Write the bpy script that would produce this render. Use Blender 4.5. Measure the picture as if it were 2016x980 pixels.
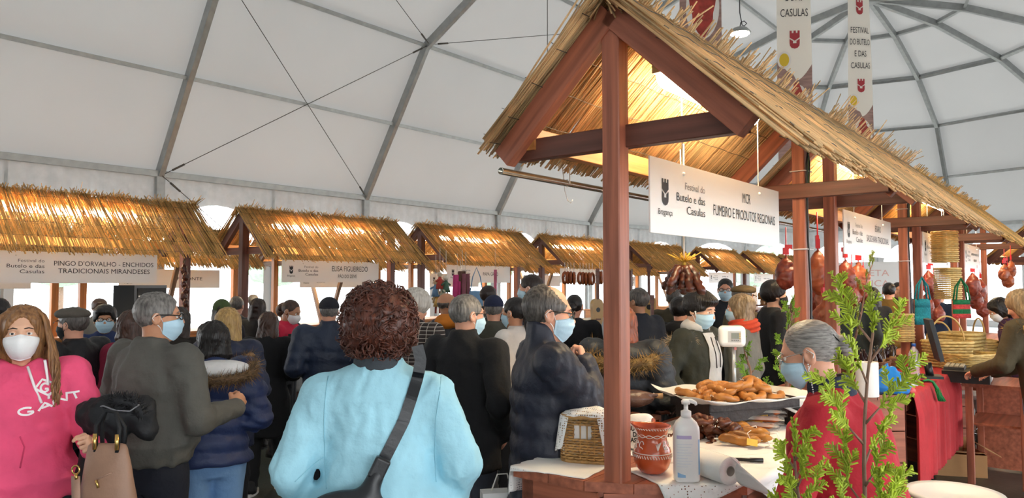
import bpy, bmesh, math, random
import numpy as np
from mathutils import Vector, Matrix, Euler
from mathutils.bvhtree import BVHTree
random.seed(7); RNG = np.random.default_rng(7)
for o in list(bpy.data.objects): bpy.data.objects.remove(o)
scene = bpy.context.scene
C = scene.collection
PI = math.pi

# ------------------------------------------------------------------ camera
F = 1450.0; W_IM, H_IM = 2016.0, 980.0
CAM_Z = 1.75
PITCH = math.atan(69.0 / F)
cam_d = bpy.data.cameras.new('camera'); cam = bpy.data.objects.new('camera', cam_d); C.objects.link(cam)
cam_d.sensor_width = 36.0; cam_d.lens = F / W_IM * 36.0; cam_d.clip_end = 400; cam_d.clip_start = 0.05
cam.location = (0, 0, CAM_Z); cam.rotation_euler = (PI / 2 + PITCH, 0, 0)
scene.camera = cam

# ------------------------------------------------------------------ light
scene.view_settings.view_transform = 'Standard'; scene.view_settings.look = 'None'
scene.view_settings.gamma = 1.0; scene.view_settings.use_curve_mapping = False
scene.view_settings.exposure = 0.52
SKY_STRENGTH = 5.2
LAMP_STRENGTH = 55.0
wd = bpy.data.worlds.new('overcast'); scene.world = wd; wd.use_nodes = True
bg = wd.node_tree.nodes['Background']
bg.inputs[0].default_value = (0.93, 0.97, 1.0, 1); bg.inputs[1].default_value = SKY_STRENGTH

# ------------------------------------------------------------------ pixel helpers
_c, _s = math.cos(PITCH), math.sin(PITCH)
def ray(px, py):
    x = (px - 1008) / F; y = -(py - 490) / F
    return Vector((x, _c - _s * y, _s + _c * y))
CAMP = Vector((0, 0, CAM_Z))
def at_z(px, py, z):
    r = ray(px, py); return CAMP + r * ((z - CAM_Z) / r.z)
def at_Y(px, py, Y):
    r = ray(px, py); return CAMP + r * (Y / r.y)
AZ = math.atan((2179 - 1008) / F)
D2 = Vector((math.sin(AZ), math.cos(AZ))); N2 = Vector((D2.y, -D2.x))   # along the stall rows / to their right
P0 = at_z(1216, 945, .95)
YAW = math.atan2(D2.y, D2.x)
def WP(a, q, z=0.0):     # along the rows, to their right, height -> world
    return Vector((P0.x + a * D2.x + q * N2.x, P0.y + a * D2.y + q * N2.y, z))

# ------------------------------------------------------------------ materials
def hexc(h, a=1.0):
    h = h.lstrip('#'); r = [int(h[i:i + 2], 16) / 255 for i in (0, 2, 4)]
    return tuple(((v / 12.92) if v <= .04045 else ((v + .055) / 1.055) ** 2.4) for v in r) + (a,)
MATS = {}
def mat(name, color='#888888', rough=.65, noise=None, bump=None, metallic=0.0, spec=.5, trans=0.0, emit=None,
        alpha=1.0, coat=0.0, stretch=None, island=0.0, color2=None, sheen=0.0, sss=0.0, transmission=0.0):
    if name in MATS: return MATS[name]
    m = bpy.data.materials.new(name); m.use_nodes = True; nt = m.node_tree; N = nt.nodes; L = nt.links
    b = N['Principled BSDF']; out = N['Material Output']
    col = hexc(color) if isinstance(color, str) else color
    b.inputs['Base Color'].default_value = col; b.inputs['Roughness'].default_value = rough
    b.inputs['Metallic'].default_value = metallic; b.inputs['Specular IOR Level'].default_value = spec
    if coat: b.inputs['Coat Weight'].default_value = coat
    if sheen: b.inputs['Sheen Weight'].default_value = sheen
    if transmission: b.inputs['Transmission Weight'].default_value = transmission
    if emit: b.inputs['Emission Color'].default_value = col; b.inputs['Emission Strength'].default_value = emit
    tc = N.new('ShaderNodeTexCoord'); src = tc.outputs['Object']
    if stretch:
        mp = N.new('ShaderNodeMapping'); mp.inputs['Scale'].default_value = stretch
        L.new(src, mp.inputs['Vector']); src = mp.outputs['Vector']
    cs = None
    if noise:
        nz = N.new('ShaderNodeTexNoise'); nz.inputs['Scale'].default_value = noise[0]; nz.inputs['Detail'].default_value = 4
        L.new(src, nz.inputs['Vector'])
        rp = N.new('ShaderNodeValToRGB'); rp.color_ramp.elements[0].position = .3; rp.color_ramp.elements[1].position = .7
        c2 = hexc(color2) if color2 else tuple(v * (1 - noise[1]) for v in col[:3]) + (1,)
        c3 = col if color2 else tuple(min(1, v * (1 + noise[1] * .6)) for v in col[:3]) + (1,)
        rp.color_ramp.elements[0].color = c2; rp.color_ramp.elements[1].color = c3
        L.new(nz.outputs['Fac'], rp.inputs['Fac']); cs = rp.outputs['Color']
    if island:
        g = N.new('ShaderNodeNewGeometry'); hs = N.new('ShaderNodeHueSaturation')
        mr = N.new('ShaderNodeMapRange'); mr.inputs['To Min'].default_value = 1 - island; mr.inputs['To Max'].default_value = 1 + island * .7
        L.new(g.outputs['Random Per Island'], mr.inputs['Value']); L.new(mr.outputs[0], hs.inputs['Value'])
        if cs: L.new(cs, hs.inputs['Color'])
        else: hs.inputs['Color'].default_value = col
        cs = hs.outputs['Color']
    if cs: L.new(cs, b.inputs['Base Color'])
    if bump:
        nb = N.new('ShaderNodeTexNoise'); nb.inputs['Scale'].default_value = bump[0]; nb.inputs['Detail'].default_value = 5
        L.new(src, nb.inputs['Vector'])
        bp = N.new('ShaderNodeBump'); bp.inputs['Strength'].default_value = bump[1]; bp.inputs['Distance'].default_value = bump[2] if len(bump) > 2 else .01
        L.new(nb.outputs['Fac'], bp.inputs['Height']); L.new(bp.outputs[0], b.inputs['Normal'])
    if trans:
        t = N.new('ShaderNodeBsdfTranslucent'); t.inputs[0].default_value = col
        if cs: L.new(cs, t.inputs[0])
        mx = N.new('ShaderNodeMixShader'); mx.inputs[0].default_value = trans
        L.new(b.outputs[0], mx.inputs[1]); L.new(t.outputs[0], mx.inputs[2]); L.new(mx.outputs[0], out.inputs[0])
    if alpha < 1:
        t = N.new('ShaderNodeBsdfTransparent'); mx = N.new('ShaderNodeMixShader'); mx.inputs[0].default_value = alpha
        L.new(t.outputs[0], mx.inputs[1]); L.new(b.outputs[0], mx.inputs[2]); L.new(mx.outputs[0], out.inputs[0])
    MATS[name] = m; return m

M = {}
M['tent'] = mat('tent_fabric', '#b3b2b0', .55, noise=(.5, .03), trans=.08)
M['alu'] = mat('aluminium', '#a3a6a5', .42, metallic=.55, noise=(6, .12))
M['vinyl'] = mat('clear_vinyl', '#f4f8fb', .12, alpha=.10, spec=.5)
M['film'] = mat('hazy_vinyl_valance', '#eef2f5', .2, alpha=.5, noise=(5, .1), bump=(7, .5), trans=0)
M['floor'] = mat('dark_floor', '#3c423f', .33, noise=(3, .35), bump=(30, .15))
M['pave'] = mat('outdoor_paving', '#c9c6bf', .8, noise=(2, .1))
M['wood_red'] = mat('red_brown_wood', '#ab644a', .48, noise=(5, .38), stretch=(.35, 6, 6), bump=(14, .12))
M['wood_dark'] = mat('dark_brown_wood', '#6d4032', .5, noise=(5, .35), stretch=(.35, 6, 6), bump=(14, .12))
M['wood_orange'] = mat('orange_brown_wood', '#bb7a40', .5, noise=(5, .3), stretch=(.35, 6, 6), bump=(14, .12))
M['wood_old'] = mat('weathered_brown_wood', '#7d6553', .6, noise=(5, .35), stretch=(.35, 6, 6), bump=(14, .12))
M['reed'] = mat('golden_reed', '#edbf74', .5, noise=(9, .22), island=.42, trans=.34)
M['reed_pale'] = mat('pale_reed', '#f3cb94', .5, noise=(9, .2), island=.38, trans=.3)
M['wire'] = mat('wire', '#5a5650', .5, metallic=.5)
M['sign'] = mat('sign_board', '#f2f0ec', .4, trans=.12)
M['ink'] = mat('sign_ink', '#26262a', .6)
M['ink_grey'] = mat('sign_ink_grey', '#77777a', .6)
M['white'] = mat('white_plastic', '#f1f0ee', .3)
M['string'] = mat('white_string', '#ece8e0', .8)
M['steel'] = mat('steel', '#b9b4a8', .25, metallic=.9)
M['black'] = mat('black_plastic', '#141416', .4)
lamp_m = bpy.data.materials.new('lit_diffuser'); lamp_m.use_nodes = True
_b = lamp_m.node_tree.nodes['Principled BSDF']; _b.inputs['Base Color'].default_value = (.9, .9, .85, 1)
_b.inputs['Emission Color'].default_value = (1.0, .82, .52, 1); _b.inputs['Emission Strength'].default_value = LAMP_STRENGTH
M['lamp'] = lamp_m

# ------------------------------------------------------------------ object helpers
def tag(o, label=None, cat=None, group=None, kind=None):
    if label: o['label'] = label
    if cat: o['category'] = cat
    if group: o['group'] = group
    if kind: o['kind'] = kind
    return o
def empty(name, loc=(0, 0, 0), rz=0.0, label=None, cat=None, group=None, kind=None, scale=1.0):
    o = bpy.data.objects.new(name, None); C.objects.link(o); o.location = loc; o.rotation_euler = (0, 0, rz)
    o.empty_display_size = .1; o.scale = (scale,) * 3
    return tag(o, label, cat, group, kind)
def mesh_np(name, V, Fq, smooth=False, mats=None, midx=None):
    """V (n,3) array, Fq (m,4) or (m,3) int array"""
    me = bpy.data.meshes.new(name); V = np.asarray(V, dtype=np.float32); Fq = np.asarray(Fq, dtype=np.int32)
    k = Fq.shape[1] if len(Fq) else 4
    me.vertices.add(len(V)); me.vertices.foreach_set('co', V.ravel())
    me.loops.add(Fq.size); me.loops.foreach_set('vertex_index', Fq.ravel())
    me.polygons.add(len(Fq)); me.polygons.foreach_set('loop_start', np.arange(len(Fq), dtype=np.int32) * k)
    me.polygons.foreach_set('loop_total', np.full(len(Fq), k, dtype=np.int32))
    if smooth: me.polygons.foreach_set('use_smooth', np.ones(len(Fq), dtype=bool))
    for m in (mats or []): me.materials.append(m)
    if midx is not None: me.polygons.foreach_set('material_index', np.asarray(midx, dtype=np.int32))
    me.update(calc_edges=True); me.validate(); return me
def link(name, me, parent=None, mx=None):
    o = bpy.data.objects.new(name, me); C.objects.link(o)
    if parent is not None: o.parent = parent
    if mx is not None: o.matrix_local = mx
    return o
class MB:
    """collects shapes into one mesh (lists of verts / polygons)"""
    def __init__(s): s.v = []; s.f = []; s.sm = []
    def add(s, vs, fs, smooth=False):
        b = len(s.v); s.v += [tuple(p) for p in vs]; s.f += [tuple(i + b for i in f) for f in fs]; s.sm += [smooth] * len(fs); return s
    def box(s, c, size, rot=None):
        hx, hy, hz = [v / 2 for v in size]; vs = [Vector((x, y, z)) for x in (-hx, hx) for y in (-hy, hy) for z in (-hz, hz)]
        if rot is not None: vs = [rot @ v for v in vs]
        vs = [v + Vector(c) for v in vs]
        return s.add(vs, [(0, 1, 3, 2), (4, 6, 7, 5), (0, 4, 5, 1), (2, 3, 7, 6), (0, 2, 6, 4), (1, 5, 7, 3)])
    def tube(s, pts, r, n=8, caps=True, smooth=True, closed=False):
        pts = [Vector(p) for p in pts]; m = len(pts); rr = r if isinstance(r, (list, tuple)) else [r] * m
        b = []; up = None
        for i, p in enumerate(pts):
            t = (pts[(i + 1) % m] - pts[i - 1]) if closed else (pts[min(i + 1, m - 1)] - pts[max(i - 1, 0)])
            t = t.normalized() if t.length > 1e-9 else Vector((0, 0, 1))
            if up is None: up = t.orthogonal().normalized()
            up = (up - t * up.dot(t)); up = up.normalized() if up.length > 1e-6 else t.orthogonal().normalized()
            w = t.cross(up)
            b += [p + (up * math.cos(a) + w * math.sin(a)) * rr[i] for a in [2 * PI * k / n for k in range(n)]]
        fs = []
        for i in range(m if closed else m - 1):
            for k in range(n):
                j = (i + 1) % m
                fs.append((i * n + k, i * n + (k + 1) % n, j * n + (k + 1) % n, j * n + k))
        if caps and not closed: fs += [tuple(range(n - 1, -1, -1)), tuple((m - 1) * n + k for k in range(n))]
        return s.add(b, fs, smooth)
    def lathe(s, prof, n=24, c=(0, 0, 0), smooth=True, axis='z', closed=False):
        vs = []; m = len(prof)
        for r, z in prof:
            for k in range(n):
                a = 2 * PI * k / n
                p = (r * math.cos(a), r * math.sin(a), z)
                if axis == 'x': p = (z, r * math.cos(a), r * math.sin(a))
                if axis == 'y': p = (r * math.sin(a), z, r * math.cos(a))
                vs.append((p[0] + c[0], p[1] + c[1], p[2] + c[2]))
        fs = [(i * n + k, i * n + (k + 1) % n, (i + 1) * n + (k + 1) % n, (i + 1) * n + k) for i in range(m - 1) for k in range(n)]
        if not closed:
            if prof[0][0] > 1e-6: fs.append(tuple(range(n - 1, -1, -1)))
            if prof[-1][0] > 1e-6: fs.append(tuple((m - 1) * n + k for k in range(n)))
        return s.add(vs, fs, smooth)
    def prism(s, poly, z0, z1):
        n = len(poly); vs = [(x, y, z0) for x, y in poly] + [(x, y, z1) for x, y in poly]
        fs = [tuple(range(n - 1, -1, -1)), tuple(range(n, 2 * n))] + [(i, (i + 1) % n, n + (i + 1) % n, n + i) for i in range(n)]
        return s.add(vs, fs)
    def sphere(s, c, r, n=12, m=8, rot=None):
        r = r if isinstance(r, (tuple, list)) else (r, r, r); vs = [];
        for i in range(m + 1):
            th = PI * i / m
            for k in range(n):
                a = 2 * PI * k / n; p = Vector((r[0] * math.sin(th) * math.cos(a), r[1] * math.sin(th) * math.sin(a), r[2] * math.cos(th)))
                if rot is not None: p = rot @ p
                vs.append(p + Vector(c))
        fs = [(i * n + k, (i + 1) * n + k, (i + 1) * n + (k + 1) % n, i * n + (k + 1) % n) for i in range(m) for k in range(n)]
        return s.add(vs, fs, True)
    def grid(s, fn, nu, nv, smooth=True):
        vs = [fn(i / (nu - 1), j / (nv - 1)) for i in range(nu) for j in range(nv)]
        fs = [(i * nv + j, (i + 1) * nv + j, (i + 1) * nv + j + 1, i * nv + j + 1) for i in range(nu - 1) for j in range(nv - 1)]
        return s.add(vs, fs, smooth)
    def mesh(s, name, m=None):
        me = bpy.data.meshes.new(name); me.from_pydata(s.v, [], s.f)
        me.polygons.foreach_set('use_smooth', s.sm)
        if m: me.materials.append(m)
        me.update(); return me
    def obj(s, name, m=None, parent=None, mx=None): return link(name, s.mesh(name, m), parent, mx)
def basis(p0, p1, up=(0, 0, 1)):
    x = (Vector(p1) - Vector(p0)).normalized(); u = Vector(up)
    if abs(x.dot(u)) > .995: u = Vector((0, 1, 0))
    y = u.cross(x).normalized(); z = x.cross(y)
    m = Matrix((x, y, z)).transposed().to_4x4(); m.translation = Vector(p0); return m
BOXES = {}
def beam(name, p0, p1, w, h, m, parent=None, up=(0, 0, 1), off=(0, 0)):
    """bevelled timber from p0 to p1, w across, h along up; local x = its length (grain)"""
    L = (Vector(p1) - Vector(p0)).length; key = (round(L, 4), round(w, 4), round(h, 4), m.name)
    if key not in BOXES:
        e = min(w, h) * .06; b = MB(); ring = []
        for x in (0, L):
            ring += [(x, y * (w / 2) - (e if abs(z) == 1 else 0) * y * 0 - y * e * a, z * (h / 2) - z * e * (1 - a))
                     for y, z, a in ((-1, -1, 1), (1, -1, 1), (1, -1, 0), (1, 1, 0), (1, 1, 1), (-1, 1, 1), (-1, 1, 0), (-1, -1, 0))]
        fs = [tuple(range(7, -1, -1)), tuple(range(8, 16))] + [(i, (i + 1) % 8, 8 + (i + 1) % 8, 8 + i) for i in range(8)]
        b.add(ring, fs); BOXES[key] = b.mesh(name, m)
    mx = basis(p0, p1, up)
    mx = mx @ Matrix.Translation((0, off[0], off[1]))
    return link(name, BOXES[key], parent, mx)
def text_mesh(body, size, align='CENTER', xs=1.0, spacing=1.0, shear=0.0, line=1.0, extrude=0.0, bold=0.0):
    cu = bpy.data.curves.new('t', 'FONT'); cu.body = body; cu.size = size; cu.align_x = align; cu.align_y = 'CENTER'
    cu.space_character = spacing; cu.space_line = line; cu.resolution_u = 3; cu.extrude = extrude; cu.offset = bold; cu.shear = shear
    ob = bpy.data.objects.new('t', cu); C.objects.link(ob)
    dg = bpy.context.evaluated_depsgraph_get()
    me = bpy.data.meshes.new_from_object(ob.evaluated_get(dg))
    bpy.data.objects.remove(ob); bpy.data.curves.remove(cu)
    v = np.empty(len(me.vertices) * 3, dtype=np.float32); me.vertices.foreach_get('co', v); v = v.reshape(-1, 3); v[:, 0] *= xs
    me.vertices.foreach_set('co', v.ravel()); me.update(); return me
def add_mesh(mb, me, mx):
    mb.add([mx @ v.co for v in me.vertices], [tuple(p.vertices) for p in me.polygons])
    bpy.data.meshes.remove(me)
RX90 = Matrix.Rotation(PI / 2, 4, 'X')
def rods(P, Q, R, n=4):
    """many thin tapered prisms as arrays"""
    P = np.asarray(P, float); Q = np.asarray(Q, float); k = len(P); R = np.broadcast_to(np.asarray(R, float), (k,))
    t = Q - P; t /= np.linalg.norm(t, axis=1, keepdims=True) + 1e-9
    a = np.where(np.abs(t[:, 2:3]) > .9, np.array([[1., 0, 0]]), np.array([[0, 0, 1.]])); u = np.cross(t, a); u /= np.linalg.norm(u, axis=1, keepdims=True); w = np.cross(t, u)
    V = np.empty((k, 2, n, 3))
    for j in range(n):
        an = 2 * PI * j / n + .4
        o = (u * math.cos(an) + w * math.sin(an)) * R[:, None]
        V[:, 0, j] = P + o; V[:, 1, j] = Q + o
    base = (np.arange(k) * 2 * n)[:, None]
    Fq = np.concatenate([base + np.array([[j, (j + 1) % n, n + (j + 1) % n, n + j]]) for j in range(n)] +
                        ([base + np.array([[3, 2, 1, 0]]), base + np.array([[4, 5, 6, 7]])] if n == 4 else []), axis=0)
    return V.reshape(-1, 3), Fq
# ================================================================== TENT
TA, TQ = 23.1, -4.23                       # centre of the apse
RING = [(10.95, 4.25), (9.7, 6.25), (8.45, 8.25), (5.8, 9.73), (2.9, 10.67)]
TOP = (0.0, 11.2)
A_BACK = -14.0
FEET = [TA - 5.95 * k for k in range(0, 7)]     # frames along the straight part
PHI = [-90, -62, -33, -4, 28, 59, 90]           # ribs of the apse
def arc(phi, r, h): f = math.radians(phi); return WP(TA + r * math.cos(f), TQ - r * math.sin(f), h)
floor = MB(); floor.box((0, 0, -.05), (90, 90, .1)).obj('ground_outside', M['pave'], None, Matrix.Translation(WP(8, -4, -.09)) @ Matrix.Rotation(YAW, 4, 'Z'))
tag(bpy.data.objects['ground_outside'], kind='structure')
pts = [WP(A_BACK, TQ - 10.95), WP(TA, TQ - 10.95)] + [arc(p, 10.95, 0) for p in reversed(PHI[1:-1])] + [WP(TA, TQ + 10.95), WP(A_BACK, TQ + 10.95)]
fl = MB(); fl.prism([(p.x, p.y) for p in pts][::-1], -.06, 0.0); tag(fl.obj('floor', M['floor']), kind='structure')
ceil = empty('ceiling', WP(8, TQ, 0), 0, kind='structure')
ceil.rotation_euler = (0, 0, 0); CO = ceil.location.copy()
def panel(quad, name='roof_panel', m=None, parent=None, origin=None):
    b = MB(); q = [Vector(p) - origin for p in quad]; n = 5
    if len(q) == 4:
        nrm = (q[1] - q[0]).cross(q[3] - q[0]).normalized()
        if nrm.z > 0: nrm = -nrm
        b.grid(lambda u, v: (q[0] * (1 - u) + q[1] * u) * (1 - v) + (q[3] * (1 - u) + q[2] * u) * v + nrm * (.05 * math.sin(PI * u) * math.sin(PI * v)), n, n)
    else: b.add(q, [(0, 1, 2)])
    return b.obj(name, m or M['tent'], parent)
R6 = RING + [TOP]
for side in (-1, 1):
    for i in range(len(FEET) - 1):
        a0, a1 = FEET[i + 1], FEET[i]
        for j in range(5):
            (r0, h0), (r1, h1) = R6[j], R6[j + 1]
            panel([WP(a0, TQ + side * r0, h0), WP(a1, TQ + side * r0, h0), WP(a1, TQ + side * r1, h1), WP(a0, TQ + side * r1, h1)], parent=ceil, origin=CO)
for i in range(len(PHI) - 1):
    for j in range(5):
        (r0, h0), (r1, h1) = R6[j], R6[j + 1]
        q = [arc(PHI[i], r0, h0), arc(PHI[i + 1], r0, h0), arc(PHI[i + 1], r1, h1), arc(PHI[i], r1, h1)]
        panel(q if r1 > 0 else q[:3], parent=ceil, origin=CO)
def inw(p, k):   # move a little inside the skin
    c = WP(TA if False else 0, 0, 0); return p
def cbeam(name, p0, p1, w, h, parent=ceil, origin=None, drop=.1):
    o = origin if origin is not None else CO
    mid = (Vector(p0) + Vector(p1)) / 2
    # drop towards the tent axis
    ax = WP(min((mid.xy - P0.xy).dot(D2), TA), TQ, 3.5); n = (ax - mid).normalized() * drop
    return beam(name, Vector(p0) + n - o, Vector(p1) + n - o, w, h, M['alu'], parent, up=n)
for a in FEET:
    for side in (-1, 1):
        for j in range(5):
            (r0, h0), (r1, h1) = R6[j], R6[j + 1]
            cbeam('rafter', WP(a, TQ + side * r0, h0), WP(a, TQ + side * r1, h1), .13, .22, drop=.12)
for p in PHI[1:-1]:
    for j in range(5):
        (r0, h0), (r1, h1) = R6[j], R6[j + 1]
        cbeam('rafter', arc(p, r0, h0), arc(p, r1, h1), .13, .22, drop=.12)
for side in (-1, 1):
    for i in range(len(FEET) - 1):
        for j, (r, h) in enumerate(RING):
            t = .24 if j == 0 else .15
            cbeam('purlin', WP(FEET[i + 1], TQ + side * r, h), WP(FEET[i], TQ + side * r, h), t * .6, t, drop=.08)
for i in range(len(PHI) - 1):
    for j, (r, h) in enumerate(RING):
        t = .24 if j == 0 else (.2 if j == 3 else .15)
        cbeam('purlin', arc(PHI[i], r, h), arc(PHI[i + 1], r, h), t * .6, t, drop=.08)
# wires of the bracing, with turnbuckles
def wire(p0, p1, r=.009):
    b = MB(); v0, v1 = Vector(p0), Vector(p1); dr = (v1 - v0).normalized()
    b.tube([v0 - CO, v1 - CO], r, 5)
    b.tube([v0 + dr * .25 - CO, v0 + dr * .55 - CO], r * 2.6, 6); b.tube([v1 - dr * .55 - CO, v1 - dr * .25 - CO], r * 2.6, 6)
    b.obj('bracing_wire', M['wire'], ceil)
def LW(a, j, k=.22): r, h = RING[j]; return WP(a, TQ - (r - k), h - .05)
wire(LW(FEET[3], 0), LW(FEET[2], 2)); wire(LW(FEET[2], 0), LW(FEET[3], 2))
wire(LW(FEET[2], 2), LW(FEET[1], 3)); wire(LW(FEET[2], 2), WP(FEET[3], TQ - 5.8, 9.6))
wire(LW(FEET[3], 0), WP(FEET[3] + 2.2, TQ - 10.8, 2.6))
b = MB(); v0 = at_Y(1078, 150, 14.0); b.tube([v0 - CO, Vector((v0.x, v0.y, 10.2)) - CO], .008, 5); b.obj('hanging_wire', M['wire'], ceil)
# small round floodlight under the dome
lp = at_Y(1457, 66, 17.0)
fl_ = empty('dome_light', lp, 0, 'round floodlight hanging under the tent ribs behind the thatched roof', 'lamp')
b = MB(); b.lathe([(.02, .16), (.16, .12), (.25, .02), (.25, 0)], 20); b.obj('housing', M['alu'], fl_)
b = MB(); b.lathe([(.22, -.005), (.18, -.04), (0, -.05)], 20); b.obj('diffuser', M['lamp'], fl_)
b = MB(); b.tube([(0, 0, .15), (.02, 0, .26), (.1, 0, .3), (.16, 0, .24), (.1, 0, .18), (.05, 0, .2), (0, 0, .5), (0, 0, 1.2)], .012, 6); b.obj('cable', M['black'], fl_)

# ---- walls: white fabric bays with arched clear windows, hazy valance above
def wall_bay(root, p0, p1, win_no, H=4.2, arch=True):
    p0 = Vector(p0); p1 = Vector(p1); o = root.location; L = (p1 - p0).length; ex = (p1 - p0) / L; nrm = Vector((ex.y, -ex.x, 0))
    def P(x, z, k=0): return p0 + ex * x + Vector((0, 0, z)) + nrm * k - o
    if not arch:
        b = MB(); b.grid(lambda u, v: P(u * L, v * H), 6, 4); b.obj('wall_panel', M['tent'], root); return
    # the arch: two windows per bay
    half = L / 2
    for k in range(2):
        x0 = k * half; m = .22; xa, xb = x0 + m, x0 + half - m; zc = 2.6; r = (xb - xa) / 2; cx = (xa + xb) / 2; rz = 1.05
        n = 14; archp = [(cx - r * math.cos(PI * i / n), zc + rz * math.sin(PI * i / n)) for i in range(n + 1)]
        inner = [(xa, .25)] + archp + [(xb, .25)]
        b = MB(); v = [P(x, z) for x, z in inner]
        # fabric around the window as strips
        outer = [(x0, .0)] + [(x0 + half * (1 - math.cos(PI * i / n)) / 2, H) if 0 < i < n else ((x0, zc + .3) if i == 0 else (x0 + half, zc + .3)) for i in range(n + 1)] + [(x0 + half, 0.)]
        vo = [P(x, z) for x, z in outer]; N = len(inner)
        b.add(v + vo, [(i, i + 1, N + i + 1, N + i) for i in range(N - 1)] + [(N - 1, 0, N, 2 * N - 1)] + [])
        c0 = len(b.v)
        b.add([P(x0, zc + .3), P(x0, H), P(x0 + half * (1 - math.cos(PI / n)) / 2, H)], [(0, 1, 2)])
        b.add([P(x0 + half, zc + .3), P(x0 + half, H), P(x0 + half * (1 - math.cos(PI * (n - 1) / n)) / 2, H)], [(0, 2, 1)])
        b.obj('wall_panel', M['tent'], root)
        wn = empty('window_%d' % win_no[0], root.location, 0, kind='structure'); win_no[0] += 1
        b = MB(); b.add(v, [tuple(range(N))]); b.obj('pane', M['vinyl'], wn)
        # gathered clear film under the eave
    b = MB()
    b.grid(lambda u, v: P(u * L, H + .02 - v * .75 + (.03 * math.sin(u * L * 9) if v > .9 else 0), .10 + .035 * math.sin(u * L * 17 + 2 * math.sin(u * 9)) * (.3 + v)), 120, 6)
    b.obj('valance', M['film'], root)
    beam('post', P(0, 0, .12), P(0, H, .12), .16, .2, M['alu'], root, up=ex)
    beam('mullion', P(half, 0, .05), P(half, H, .05), .06, .06, M['alu'], root, up=ex)
wn = [1]
wl = empty('wall_left', WP(8, TQ - 10.95, 0), 0, kind='structure')
for i in range(len(FEET) - 1): wall_bay(wl, WP(FEET[i + 1], TQ - 10.95), WP(FEET[i], TQ - 10.95), wn)
wr = empty('wall_right', WP(8, TQ + 10.95, 0), 0, kind='structure')
for i in range(len(FEET) - 1): wall_bay(wr, WP(FEET[i], TQ + 10.95), WP(FEET[i + 1], TQ + 10.95), wn)
we = empty('wall_end', WP(TA + 9, TQ, 0), 0, kind='structure')
for i in range(len(PHI) - 1): wall_bay(we, arc(PHI[i + 1], 10.95, 0), arc(PHI[i], 10.95, 0), wn)
wb = empty('wall_back', WP(FEET[-1], TQ, 0), 0, kind='structure')
b = MB(); o_ = wb.location
prof = [(r, h) for r, h in RING]
poly = [WP(FEET[-1], TQ - 10.95, 0) - o_] + [WP(FEET[-1], TQ - r, h) - o_ for r, h in R6] + [WP(FEET[-1], TQ + r, h) - o_ for r, h in reversed(RING)] + [WP(FEET[-1], TQ + 10.95, 0) - o_]
b.add(poly, [tuple(range(len(poly)))]); b.obj('wall_panel', M['tent'], wb)
# pale red lettering printed on the far wall
pr = at_Y(1712, 548, 21.0)
# ================================================================== STALLS
def reed_slope(name, L, side, zr, hw, ze, root, seed, layers=3, step=.0095, m=None, gaps=0.0, share={}, over=.12, tuft=.1):
    key = (round(L, 2), side, zr, seed, layers, step)
    if key not in share:
        g = np.random.default_rng(seed); P, Q, R = [], [], []
        top = np.array([0, 0, zr]); ov = .02 if side > 0 else (.17 if ze > 2.3 else .15); bot = np.array([0, side * (hw + ov), ze - ov * (zr - ze) / hw])
        sd = bot - top; sl = np.linalg.norm(sd); sd /= sl; nrm = np.array([0, side * (zr - ze), hw]); nrm /= np.linalg.norm(nrm)
        if nrm[2] < 0: nrm = -nrm
        for ly in range(layers):
            k = int((L + 2 * over) / step); x = -over + (np.arange(k) + g.random(k)) * step
            keep = g.random(k) > .02
            x0 = x + g.normal(0, .012, k); x1 = x + g.normal(0, .03, k) + (ly - 1) * .02
            s0 = -g.random(k) ** 2.2 * tuft * (1 + ly * .5); s1 = sl + g.random(k) ** 1.5 * .1 - .03
            if ly < layers - 1: s0 = np.maximum(s0, -.03)
            h = .012 + ly * .010 + g.random(k) * .009
            h1 = h + g.random(k) * .012
            if gaps and ly >= 0:
                for _ in range(5):
                    c = g.random() * L; w = .05 + g.random() * .22; lo = sl * (.25 + .5 * g.random())
                    hit = (np.abs(x - c) < w) & (g.random(k) < gaps)
                    cutp = np.where(g.random(k) < .5, lo, lo * .7); s1 = np.where(hit & (g.random(k) < .5), cutp, s1)
                    keep &= ~(hit & (g.random(k) < .6))
            a = top + np.outer(s0, sd) + np.outer(h, nrm); a[:, 0] += x0
            e = top + np.outer(s1, sd) + np.outer(h1, nrm); e[:, 0] += x1
            P.append(a[keep]); Q.append(e[keep]); R.append((.0032 + g.random(k) * .0026)[keep])
        # loose tufts standing up over the ridge
        k = int(L * 90); x = -over + g.random(k) * (L + 2 * over); cl = (np.sin(x * 5 + seed) + np.sin(x * 13.7)) * .5
        ln = (.03 + .09 * g.random(k)) * np.clip(cl + .6, .15, 1.4)
        a = np.stack([x, -side * .0 + g.normal(0, .015, k), np.full(k, zr + .01)], 1)
        dv = -sd * 1.0 + np.stack([g.normal(0, .25, k) + .15, g.normal(0, .1, k), g.normal(.1, .2, k)], 1); dv /= np.linalg.norm(dv, axis=1, keepdims=True)
        P.append(a - dv * .12); Q.append(a + dv * ln[:, None] * (1.7 if tuft > .065 else 1)); R.append(np.full(k, .0035))
        V, Fq = rods(np.concatenate(P), np.concatenate(Q), np.concatenate(R))
        me = mesh_np(name, V, Fq, False, [m or M['reed']])
        # binding wires
        share[key] = (me, top, sd, nrm, sl)
    me, top, sd, nrm, sl = share[key]
    o = link(name, me, root); tag(o, kind='stuff')
    b = MB()
    for f in (.12, .34, .56, .78, .96):
        p = top + sd * sl * f + nrm * (.012 + .0105 * layers + .004); n = 26
        b.tube([(-over + (L + 2 * over) * i / n, p[1], p[2] + .006 * math.sin(i * 2.3 + f * 9)) for i in range(n + 1)], .0016, 4, False)
        p = top + sd * sl * f + nrm * .006
        b.tube([(-over + (L + 2 * over) * i / n, p[1], p[2] - .003 * math.sin(i * 1.9 + f * 9)) for i in range(n + 1)], .0016, 4, False)
    b.obj('binding_wire', M['wire'], root)
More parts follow.
